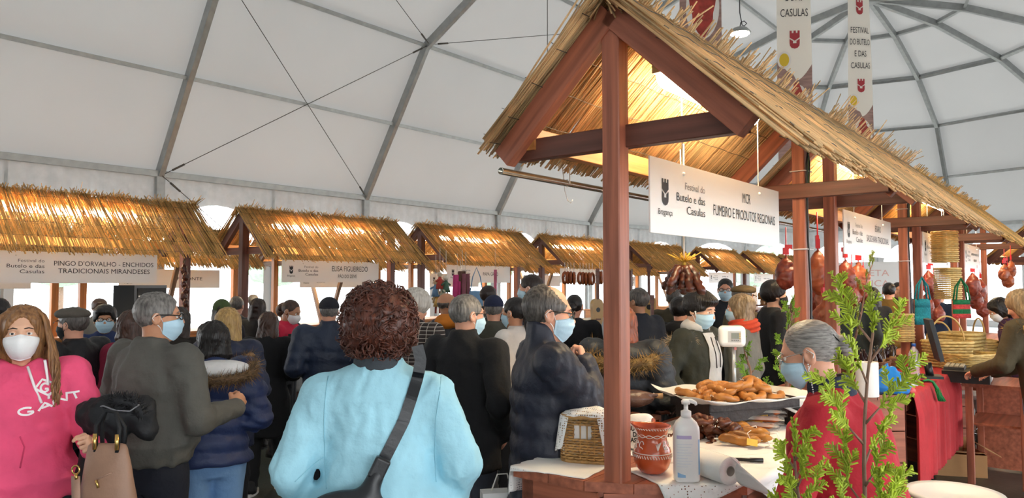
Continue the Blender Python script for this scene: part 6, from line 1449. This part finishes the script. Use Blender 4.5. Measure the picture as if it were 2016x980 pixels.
# register with screen, keyboard, drawer
scp = at_Y(1838, 668, 6.05); e = empty('register_screen', (scp.x, scp.y, CT + .03), 1.2, 'black point of sale screen on the counter beside the water bottle', 'monitor')
b = MB(); b.box((0, 0, scp.z - CT - .03), (.3, .03, .34), Matrix.Rotation(-.22, 3, 'X')); b.obj('screen_case', M['black'], e)
b = MB(); b.box((0, -.018, scp.z - CT - .03), (.25, .004, .27), Matrix.Rotation(-.22, 3, 'X')); b.obj('display', mat('screen_glass', '#4a4f57', .12), e)
b = MB(); b.tube([(0, .03, .0), (0, .05, .12)], .03, 10); b.box((0, .04, .01), (.2, .18, .02)); b.obj('stand', M['black'], e)
kp = at_Y(1905, 722, 6.75); e = empty('cash_drawer', (kp.x, kp.y, .915), YAW + PI / 2 + .62 - PI / 2 - .55, 'black cash drawer with light front strip below the register', 'cash drawer')
b = MB(); b.box((0, 0, .02), (.66, .36, .1)); b.obj('case', M['black'], e); b = MB(); b.box((.08, -.183, -.01), (.46, .006, .03)); b.obj('front_strip', mat('pale_metal'), e)
e2 = empty('keyboard', (kp.x - .1, kp.y + .02, .985), e.rotation_euler.z, 'beige and grey keyboard on top of the cash drawer', 'keyboard'); b = MB(); b.box((0, 0, .012), (.36, .16, .022)); b.obj('case', mat('dark_grey_plastic', '#3a3b3d', .5), e2)
for r_ in range(4):
    for c_ in range(9): b = MB(); b.box((-.155 + .039 * c_, -.057 + .038 * r_, .03), (.032, .031, .012)); b.obj('key', mat('beige_key', '#b9b09a', .6), e2)
tb = WP(5.3, .80, 0); t_ = empty('service_table', (tb.x, tb.y, 0), YAW, 'wooden side table carrying the cash drawer', 'table'); b = MB(); b.box((.05, 0, .86), (.75, .5, .03)); b.obj('table_top', M['wood_red'], t_)
b = MB(); b.box((.05, 0, .52), (.66, .44, .02)); b.obj('shelf', M['wood_red'], t_)
for x in (-.3, .4):
    for y in (-.2, .2): beam('leg', (x, y, 0), (x, y, .845), .055, .055, M['wood_red'], t_, up=(1, 0, 0))
b = MB(); b.box((.40, 0, .42), (.02, .42, .8)); b.obj('back_panel', M['wood_red'], t_)
# ---- floor right: cartons, stools, green bottle
q = at_z(1895, 935, 0); e = empty('cardboard_box', (q.x, q.y + .1, 0), -.28, 'open brown cardboard box on the floor by the red cloth', 'box'); M['card'] = mat('cardboard', '#b98a5a', .8, noise=(8, .08))
W_, D_, H_ = .42, .32, .2
for n_, c_, sz in (('side', (0, -D_ / 2, H_ / 2), (W_, .006, H_)), ('side', (0, D_ / 2, H_ / 2), (W_, .006, H_)), ('side', (-W_ / 2, 0, H_ / 2), (.006, D_, H_)), ('side', (W_ / 2, 0, H_ / 2), (.006, D_, H_)), ('base', (0, 0, .004), (W_, D_, .006))):
    b = MB(); b.box(c_, sz); b.obj(n_, M['card'], e)
for c_, sz, r_ in (((0, -D_ / 2 + .07, H_ + .012), (W_, .16, .005), Matrix.Rotation(-.12, 3, 'X')), ((-W_ / 2 + .06, 0, H_ + .05), (.16, D_, .005), Matrix.Rotation(-.6, 3, 'Y')), ((W_ / 2 + .05, 0, H_ + .03), (.15, D_, .005), Matrix.Rotation(.5, 3, 'Y')), ((0, D_ / 2 + .05, H_ + .04), (W_, .15, .005), Matrix.Rotation(.6, 3, 'X'))):
    b = MB(); b.box(c_, sz, r_); b.obj('flap', M['card'], e)
def stool(p, z, label, r=.2):
    e = empty('bar_stool', (p.x, p.y, 0), .4, label, 'stool', None); chrome = mat('chrome', '#c9ccce', .08, metallic=1.0)
    b = MB(); b.lathe([(0, z - .06), (r * .7, z - .055), (r * .97, z - .03), (r, z - .008), (r * .97, z), (r * .85, z - .006), (0, z - .014)], 36); b.obj('seat', M['white'], e)
    b = MB(); b.tube([(0, 0, .03), (0, 0, z - .05)], .028, 14); b.obj('column', chrome, e); b = MB(); b.lathe([(0, .05), (.03, .045), (.08, .025), (.2, .008), (.2, 0), (0, 0)], 32); b.obj('base', chrome, e)
    b = MB(); b.tube([(.13 * math.cos(a), .13 * math.sin(a) - .1, .28) for a in [2 * PI * k / 20 for k in range(20)]], .009, 8, closed=True); b.obj('footrest', chrome, e); return e
sp2 = K(1880, 968, .62); stool(sp2, .62, 'white round bar stool seat in front of the cardboard box', .245)
sp3 = at_z(1958, 905, .02); stool(Vector((sp3.x - .1, sp3.y + .1, 0)), .66, 'white bar stool with chrome base under the service table', .19)
q = at_z(1925, 870, 0); e = empty('green_bottle', (q.x - .02, q.y, 0), 0, 'tall green bottle standing on the floor by the table', 'bottle'); b = MB(); b.lathe([(.05, 0), (.06, .01), (.06, .22), (.05, .26), (.02, .29), (.02, .31), (0, .312)], 18); b.obj('bottle_body', mat('green_plastic', '#137a3c', .3), e); b = MB(); b.lathe([(.021, .305), (.021, .33), (0, .332)], 14); b.obj('cap', M['white'], e)
q = at_z(1790, 870, .0); e = empty('paper_sack', (q.x - .05, q.y + .25, 0), 0, 'tan paper sack under the second stall counter', 'sack')
def sk(P): return s_loft(P, [(0, 0, 0, .14, .1), (.3, 0, 0, .16, .11), (.5, .02, 0, .12, .08), (.6, .03, 0, .05, .04)], .04) + .014 * wob(P, 3, 22, 5)
v, fq = surface(sk, (-.2, -.16, -.01), (.2, .16, .64), .014); link('sack_body', mesh_np('sack', v, fq, True, [mat('tan_sack', '#c9a587', .8)]), e)
# ---- electric cables on the posts of the first and second stalls
for root, x, lb in ((S1, 2.38, 'black cable looped and tied on the far post of the near stall'), (S2, 2.5, 'black cable tied on the far post of the second stall')):
    e = empty('power_cable', sub(root) @ Vector((x, 0, 0)), YAW, lb, 'cable'); b = MB(); b.tube([(-.02, -.05, 1.0), (-.0, -.052, 1.3), (.02, -.052, 1.7), (-.02, -.052, 2.05), (-.028, -.052, 2.35), (-.03, -.055, 2.55), (-.0, -.055, 2.63), (.025, -.055, 2.56), (.0, -.055, 2.4), (-.02, -.055, 2.32)], .0075, 7); b.obj('cable', M['black'], e)
    b = MB(); b.tube([(-.012, -.054, 2.33), (-.02, -.058, 2.45), (-.01, -.058, 2.6), (.01, -.058, 2.62)], .004, 6); b.obj('earth_wire', mat('green_wire', '#6f9a2f', .5), e)
    for z in (1.98, 2.35, 2.5):
        b = MB(); b.tube([(-.05, -.05, z), (.05, -.062, z), (.05, .05, z), (-.05, .05, z)], .004, 5, closed=True); b.obj('tie', M['white'], e)
# ---- goods behind in the far row
bx = at_Y(277, 592, 10.4); e = empty('loudspeaker', (bx.x, bx.y, 0), YAW + .6, 'big black speaker cabinet behind the grey haired man', 'speaker'); b = MB(); b.box((0, 0, bx.z), (.8, .3, .44)); ob = b.obj('cabinet', M['black'], e); b = MB(); b.box((.02, -.153, bx.z), (.7, .006, .36)); b.obj('grille', mat('speaker_grille', '#1f2123', .7), e); b = MB(); b.box((-.26, -.154, bx.z + .07), (.1, .006, .015)); b.obj('badge', M['white'], e)
for s_ in (-1, 1): b = MB(); b.tube([(0, 0, bx.z - .2), (.3 * s_, .05, .02)], .015, 8); b.obj('stand_leg', M['black'], e)
b = MB(); b.tube([(0, 0, .4), (0, 0, bx.z - .18)], .02, 8); b.obj('stand_pole', M['black'], e)
for nm, q_ in (('elisa', None), ('pingo', None), ('papa', None), ('rings', None)):
    L = {'pingo': 2.74}.get(nm, 2.62); po = [(-.10, .47), (-.10, .03), (-.08, -.44), (L + .08, -.44), (L + .10, .03), (L + .10, .47)]
    drape('table_cloth', ST[nm], po, L / 2, 0, L / 2 + .75, 1.1, 0, M['greycloth'], 'grey cloth over the counter of the %s stall' % {'elisa': 'Elisa Figueiredo', 'pingo': "Pingo d'Orvalho", 'papa': 'Papa Grao', 'rings': 'sausage ring'}[nm], 'cloth', fold=.03, n=44)
g = random.Random(2)
for i in range(9):
    p = sub(ST['elisa']) @ Vector((.2 + .25 * i, -.2 + .3 * g.random(), CT + .005)); e = empty('bread_loaf', p, g.random() * 3, 'brown loaf lying on the counter of the Elisa Figueiredo stall', 'bread', 'loaves on the bread counter'); b = MB(); b.sphere((0, 0, .045), (.12, .08, .05), 14, 8); b.obj('crust', mat('bread_crust'), e); b = MB(); b.tube([(-.05, -.03, .09), (.05, .03, .09)], .01, 6); b.obj('score', mat('bread_score', '#e8d4b4', .8), e)
# cloth toys, pink ribbons and a denim bag hanging at the Papa Grao stall
for i, (px, py, c1, c2) in enumerate(((858, 560, '#6f8fae', '#c9b08a'), (866, 545, '#b8483f', '#d8c9b0'), (872, 565, '#c9c3a8', '#8a6a45'), (862, 580, '#d8a860', '#b04a3a'), (878, 552, '#4d6b58', '#e0d6c4'))):
    p = at_Y(px, py, 9.9); e = empty('cloth_doll', p, i, 'small %s cloth doll hanging at the Papa Grao stall' % ('blue', 'red', 'cream', 'yellow', 'green')[i], 'toy'); b = MB(); b.lathe([(.02, .0), (.065, -.16), (.02, -.15)], 10); b.obj('dress', fab('doll%d' % i, c1), e); b = MB(); b.sphere((0, 0, .03), .035, 10, 8); b.obj('head', fab('dollh%d' % i, c2), e); b = MB(); b.tube([(-.08, 0, -.06), (0, 0, -.02), (.08, 0, -.06)], .014, 6); b.obj('arms', fab('doll%d' % i, c1), e)
    for s_ in (-1, 1): b = MB(); b.tube([(s_ * .025, 0, -.15), (s_ * .03, 0, -.25)], .014, 6); b.obj('leg', fab('dollh%d' % i, c2), e)
    b = MB(); b.tube([(0, 0, .06), (0, 0, .4)], .003, 4); b.obj('cord', M['string'], e)
for i, (px, py, c1) in enumerate(((900, 562, '#d84a8a'), (910, 555, '#6b4a3c'), (917, 560, '#8d5560'), (906, 575, '#c23a78'), (975, 552, '#d0708f'))):
    p = at_Y(px, py, 10.2); e = empty('hanging_cloth', p, i * .4, '%s cloth strip hanging below the Papa Grao board' % ('pink', 'brown', 'mauve', 'magenta', 'rose')[i], 'textile'); b = MB(); b.grid(lambda u, v: ((u - .5) * .11 * (1 + .3 * v), .02 * math.sin(u * 9 + i), .15 - .36 * v), 8, 6); ob = b.obj('cloth', fab('strip%d' % i, c1), e); md = ob.modifiers.new('t', 'SOLIDIFY'); md.thickness = .006; b = MB(); b.tube([(0, 0, .15), (0, 0, .45)], .003, 4); b.obj('cord', M['string'], e)
p = at_Y(938, 590, 9.6); e = empty('denim_bag', p, .3, 'blue denim shoulder bag hanging below the Papa Grao board', 'bag')
def dbf(P): return s_loft(P, [(-.16, 0, 0, .1, .04), (-.1, 0, 0, .105, .05), (.1, 0, 0, .095, .03), (.12, 0, 0, .09, .02)], .02) + .004 * wob(P, 1, 40)
v, fq = surface(dbf, (-.14, -.08, -.19), (.14, .08, .14), .012); link('bag_body', mesh_np('bag', v, fq, True, [fab('denim', '#7aa0c4')]), e); b = MB(); b.tube([(-.085, 0, .1), (-.05, 0, .3), (0, 0, .42), (.05, 0, .3), (.085, 0, .1)], .007, 6); b.obj('strap', fab('denim', '#7aa0c4'), e)
# instruments hanging past the near post
def guitar(p, rz, s_, label):
    e = empty('small_guitar', p, rz, label, 'guitar', None, scale=s_); gw = mat('guitar_wood', '#c39a5c', .35, noise=(6, .1))
    ol = [(math.sin(a) * (.085 + .02 * math.cos(2 * a) - .012 * math.cos(a) - .018 * math.cos(4 * a) * 0), -math.cos(a) * .15) for a in [2 * PI * k / 28 for k in range(28)]]
    b = MB(); n = len(ol); b.add([(x, -.025, z) for x, z in ol] + [(x, .025, z) for x, z in ol], [tuple(range(n - 1, -1, -1)), tuple(range(n, 2 * n))] + [(k, (k + 1) % n, n + (k + 1) % n, n + k) for k in range(n)]); b.obj('guitar_body', gw, e)
    b = MB(); b.box((0, -.02, .27), (.028, .02, .26)); b.obj('neck', M['wood_dark'], e); b = MB(); b.box((0, -.016, .43), (.042, .015, .08)); b.obj('headstock', M['wood_dark'], e)
    b = MB(); b.lathe([(0, -.0265), (.026, -.0265)], 16, (0, 0, .03), axis='y', closed=True); b.obj('sound_hole', M['black'], e); b = MB(); b.box((0, -.03, -.07), (.06, .008, .012)); b.obj('bridge', M['wood_dark'], e)
guitar(at_Y(1283, 680, 6.9), .2, 1.0, 'pale wooden cavaquinho below the navy overcoat'); guitar(at_Y(1278, 610, 9.8), -.2, 1.3, 'guitar hanging at the instrument stall'); guitar(at_Y(1175, 615, 9.5), .5, 1.2, 'round bodied guitar hanging left of the near post')
# dried meats strung on the Pingo d'Orvalho post
for i in range(8):
    p = at_Y(362 + 4 * (i % 2), 520 + 13 * i, 8.75); hang_meat(p, .55, i, 'dark dried pepper bunch tied down the post by the Pingo board', 'dried bunches on the post', 'black', .1, '#3d2a1a')
# jars and pale goods on the far shelf
for i in range(10):
    p = at_Y(1497 + 5 * i, 580 + 12 * (i % 2), 12.0); e = empty('jar', (p.x, p.y, p.z - .08), 0, 'amber jar on the far display behind the black mask', 'jar', 'jars on the far display'); b = MB(); b.lathe([(.04, 0), (.045, .01), (.045, .09), (.035, .1)], 12); b.obj('glass', mat('amber_jar', '#8a5a2a', .2), e); b = MB(); b.lathe([(.038, .1), (.038, .12), (0, .121)], 12); b.obj('lid', mat('jar_lid', '#c9a24e', .3, metallic=.6), e)
fs = at_Y(1518, 620, 12.0); e = empty('display_shelf', (fs.x, fs.y, 0), 0, 'dark wooden display shelf behind the woman in the black mask', 'shelf'); zt = at_Y(1518, 590, 12.0).z - .09
for z in (zt, zt - .12, .5): b = MB(); b.box((0, .05, z), (.6, .3, .02)); b.obj('shelf_board', M['wood_dark'], e)
for x in (-.29, .29): beam('upright', (x, .05, 0), (x, .05, zt), .03, .03, M['wood_dark'], e, up=(1, 0, 0))
# ---- hanging festival banners
def banner(px, w, Y_, ztop, zbot, label, tw, lines, photo):
    p = at_Y(px, 300, Y_); e = empty('banner', (p.x, p.y, 0), tw, label, 'banner', None); H = ztop - zbot
    def S(x, z): u = x / w; return (x, .05 * math.sin(u * 2.4 + z * .6), z)
    b = MB(); b.grid(lambda u, v: S((u - .5) * w, zbot + H * v), 12, 24); b.obj('cloth', mat('banner_cloth', '#e9e3d9', .7, trans=.25), e)
    def on(x, z, k=-.006): q = S(x, z); return (q[0], q[1] + k, q[2])
    # printed picture at the foot: wood, meat, bowl of oil
    def patch(pts, m_, k):
        b = MB(); b.add([on(x * w, zbot + z * w, k) for x, z in pts], [tuple(range(len(pts)))]); b.obj('print', m_, e)
    b = MB(); b.grid(lambda u, v: on((u - .5) * w, zbot + v * w * (3.95 - .5 * math.sin(PI * u) - .2 * (u > .5)), -.004), 12, 8); b.obj('print', mat('print_wood', '#a08078', .7, noise=(4, .3), stretch=(1, 1, 6)), e)
    def disc(cx, cz, rx, rz_, m_, k, wv=0): patch([(cx + rx * math.cos(a) * (1 + wv * math.sin(5 * a)), cz + rz_ * math.sin(a) * (1 + wv * math.cos(4 * a))) for a in [2 * PI * i / 22 for i in range(22)]], m_, k)
    disc(.05, 2.35, .40, .8, mat('print_plate', '#e2dcd6', .6), -.008); disc(.05, 2.4, .30, .72, mat('print_meat', '#a83a2e', .6, noise=(12, .4)), -.011, .14)
    disc(-.3, 3.9, .2, .27, mat('print_plate'), -.008); disc(-.3, 3.9, .14, .2, mat('print_oil', '#d8b62a', .5), -.011)
    for t_, zf, ww, cap in lines:
        b = MB(); fit_text(b, t_, cap * w, ww * w, Matrix.Translation((0, 0, 0)) @ RX90); b.v = [on(x, zbot + zf * w + z, -.012) for x, y, z in b.v]; tag(b.obj('lettering', M['ink'], e), kind='stuff')
    b = MB(); emblem(b, RX90, .55 * w); b.v = [on(x, zbot + 4.5 * w + z, -.012) for x, y, z in b.v]; b.obj('emblem', mat('red_print', '#a8323a', .6), e)
    b = MB(); emblem(b, RX90, .6 * w); b.v = [on(x, zbot + 7.7 * w + z, -.012) for x, y, z in b.v]; b.obj('emblem', mat('red_print'), e)
    b = MB(); b.tube([(-w * .52, 0, ztop), (w * .52, 0, ztop)], .015, 8); b.tube([(-w * .52, 0, zbot), (w * .52, 0, zbot)], .015, 8); b.obj('batten', M['alu'], e)
    b = MB(); b.tube([(0, 0, ztop), (0, 0, 10.6)], .008, 4); b.obj('cord', M['wire'], e)
BL = [('FESTIVAL', 6.75, .8, .24), ('DO BUTELO', 6.27, .86, .24), ('E DAS', 5.79, .5, .24), ('CASULAS', 5.31, .8, .24)]
banner(1567, .62, 13.6, 9.0, 3.52, 'festival banner hanging behind the near thatch with casulas lettering', .0, BL, 1)
banner(1696, .62, 18.2, 9.3, 3.9, 'festival banner hanging farther along beyond the second roof', .15, BL, 1)
banner(1382, .62, 11.2, 9.5, 4.55, 'festival banner whose meat picture shows just over the near roof ridge', -.1, BL, 1)
# faded red lettering on the end wall
lp_ = at_Y(1712, 548, 20.0); e = empty('wall_poster', lp_, -.45, 'white poster with faded red capitals beyond the second stall', 'poster'); b = MB(); b.box((0, .02, 0), (1.6, .01, .9)); b.obj('sheet', mat('poster_white', '#f4f2f0', .6, trans=.85), e)
b = MB(); fit_text(b, 'MESETA', .17, .95, Matrix.Translation((.0, 0, .14)) @ RX90); fit_text(b, 'IBÉRICA', .17, .95, Matrix.Translation((.0, 0, -.14)) @ RX90); tag(b.obj('lettering', mat('faded_red', '#ecc0b8', .6), e), kind='stuff')
for s_ in (-1, 1): b = MB(); b.tube([(s_ * .75, .03, -.45), (s_ * .75, .03, -lp_.z)], .02, 6); b.obj('stand_leg', M['alu'], e)
q = at_Y(884, 632, 6.45); e = empty('orange_bundle', q, .2, 'orange cloth bundle held by the bald man', 'bundle')
def obf(P): return s_ell(P, (0, 0, 0), (.12, .07, .07)) + .018 * wob(P, 2, 30, 5)
v, fq = surface(obf, (-.16, -.11, -.11), (.16, .11, .11), .012); link('cloth', mesh_np('bundle', v, fq, True, [fab('orange_bundle', '#cf7a22')]), e)
# shopping bag in the aisle
q = at_Y(987, 965, 3.7); e = empty('paper_bag', (q.x, q.y, q.z - .28), .2, 'white paper carrier bag held beside the navy down jacket', 'bag'); b = MB(); b.box((0, 0, .14), (.2, .09, .28)); b.obj('bag_body', M['white'], e); b = MB(); b.tube([(-.05, 0, .28), (-.02, 0, .36), (.03, 0, .36), (.05, 0, .28)], .004, 5); b.obj('handle', M['string'], e)
# ================================================================== PLANTS
def conifer(loc, height, label, seed, spread=.2, n_br=24, dens=1.0, base=.0, lean=(.05, 0), col='#c3d644', zstart=.05, pot=True, thin_top=.5):
    g = random.Random(seed); e = empty('conifer_branch', loc, 0, label, 'plant')
    stem = [Vector((lean[0] * t * t * height + .012 * math.sin(t * 9 + seed), lean[1] * t * t * height + .01 * math.cos(t * 7), base + (height - base) * t)) for t in [k / 14 for k in range(15)]]
    b = MB(); b.tube(stem, [.010 * (1 - .8 * k / 14) + .0015 for k in range(15)], 7); b.obj('stem', mat('conifer_bark', '#8a6a58', .8, noise=(20, .3)), e)
    P, Q, R = [], [], []; tw = MB()
    def frond(p, d, L, up, depth):
        """flat feathery spray: axis with alternate scale leaflets"""
        n = max(5, int(L / .0075)); d = d.normalized(); side = d.cross(up).normalized(); cur = Vector(p)
        for i in range(n):
            t = i / n; nx = cur + (d + Vector((g.gauss(0, .06), g.gauss(0, .06), .05 + g.gauss(0, .04)))) * (L / n)
            P.append(cur); Q.append(nx); R.append(.0026 * (1 - .5 * t)); d = (nx - cur).normalized()
            for s_ in (-1, 1):
                if g.random() < .85 * dens:
                    l = (.009 + .016 * math.sin(PI * min(1, t * 1.1 + .1))) * (.7 + .6 * g.random()); q = cur + (d * .8 + side * s_ * .75 + up * g.gauss(0, .25)).normalized() * l
                    P.append(cur); Q.append(q); R.append(.0029)
            if depth > 0 and i % 4 == 1 and i < n * .85:
                s_ = 1 if (i // 4) % 2 else -1; frond(cur, d * .85 + side * s_ * .7 + up * g.gauss(0, .2), L * (.5 - .25 * t), up, depth - 1)
            cur = nx
    for k in range(n_br):
        t = zstart + (1 - zstart) * (k + .5) / n_br; i = min(13, int(t * 14)); p = stem[i].lerp(stem[i + 1], t * 14 - i); a = k * 2.4 + g.random()
        out = Vector((math.cos(a), math.sin(a) * .8, .75 + .5 * t)); L = spread * (1.15 - thin_top * t) * (.75 + .5 * g.random()); m_ = p + out.normalized() * L * .35
        tw.tube([p, m_], [.004, .0025], 5); frond(m_, out, L, Vector((-math.sin(a), math.cos(a), .3)).normalized(), 1)
    frond(stem[-1], Vector((0, 0, 1)), spread * .8, Vector((1, 0, 0)), 1)
    V, Fq = rods(P, Q, R, 3); tag(link('foliage', mesh_np('foliage', V, Fq, False, [mat('conifer_' + col.strip('#'), col, .55, island=.35, trans=.25)]), e), kind='stuff')
    tag(tw.obj('twigs', mat('conifer_bark'), e), kind='stuff')
    if pot:
        b = MB(); b.lathe([(.0, .0), (.11, 0), (.14, .24), (.15, .245), (.15, .26), (.13, .26), (.125, .22), (0, .22)], 24); b.obj('pot', mat('pot_grey', '#4c4a47', .6), e)
    return e
q = at_Y(1672, 960, 1.95)
conifer((q.x, q.y, 0), 1.62, 'yellow green conifer branch standing before the stall keeper in red', 3, spread=.15, n_br=15, lean=(.06, .02), zstart=.5, thin_top=.25)
q = at_Y(1600, 960, 2.05)
conifer((q.x, q.y, 0), 1.27, 'shorter yellow green conifer branch beside the tall one', 8, spread=.13, n_br=24, lean=(-.02, .02), zstart=.55)
q = at_Y(1655, 960, 1.9); conifer((q.x + .03, q.y - .08, 0), 1.2, 'low conifer sprig in front of the tall conifer branch', 12, spread=.13, n_br=22, lean=(.02, 0), zstart=.55)
S1p = sub(S1) @ Vector((1.95, -.02, 0))
conifer(S1p + Vector((.02, .05, CT)), .62, 'bright green conifer sprig standing on the counter behind the scale', 5, spread=.12, n_br=15, lean=(.08, 0), col='#86ae34', zstart=.02, pot=False)
conifer(S1p + Vector((-.18, .1, CT)), .42, 'small green conifer sprig next to the scale pole', 9, spread=.10, n_br=10, lean=(-.05, 0), col='#7ba632', zstart=.02, pot=False)
S2p = sub(S2) @ Vector((.5, .0, 0)); conifer(S2p + Vector((0, 0, CT)), .95, 'tall loose conifer branch by the first post of the second stall', 15, spread=.14, n_br=9, lean=(.25, .1), col='#a9bf55', zstart=.15, pot=False)
# ---- outside the windows: trees far off
for i, (a, q_) in enumerate(((10, -34), (22, -36), (34, -30), (44, -16))):
    p = WP(a, q_); e = empty('tree', (p.x, p.y, -.1), i, 'pale green tree outside the tent, %s along the wall' % ('first', 'second', 'third', 'fourth')[i], 'tree')
    b = MB(); b.tube([(0, 0, 0), (.05, 0, 1.6), (.0, .1, 2.6)], [.16, .12, .06], 8); b.obj('trunk', M['wood_old'], e)
    def tf(P): return s_ell(P, (0, 0, 3.2), (1.7, 1.7, 1.5)) + .35 * wob(P, i, 2.6, 6) + .12 * wob(P, i + 5, 8, 4)
    v, fq = surface(tf, (-2.4, -2.4, 1), (2.4, 2.4, 5.4), .16); link('crown', mesh_np('crown', v, fq, False, [mat('tree_leaf', '#86a08a', .8, noise=(3, .3))]), e)
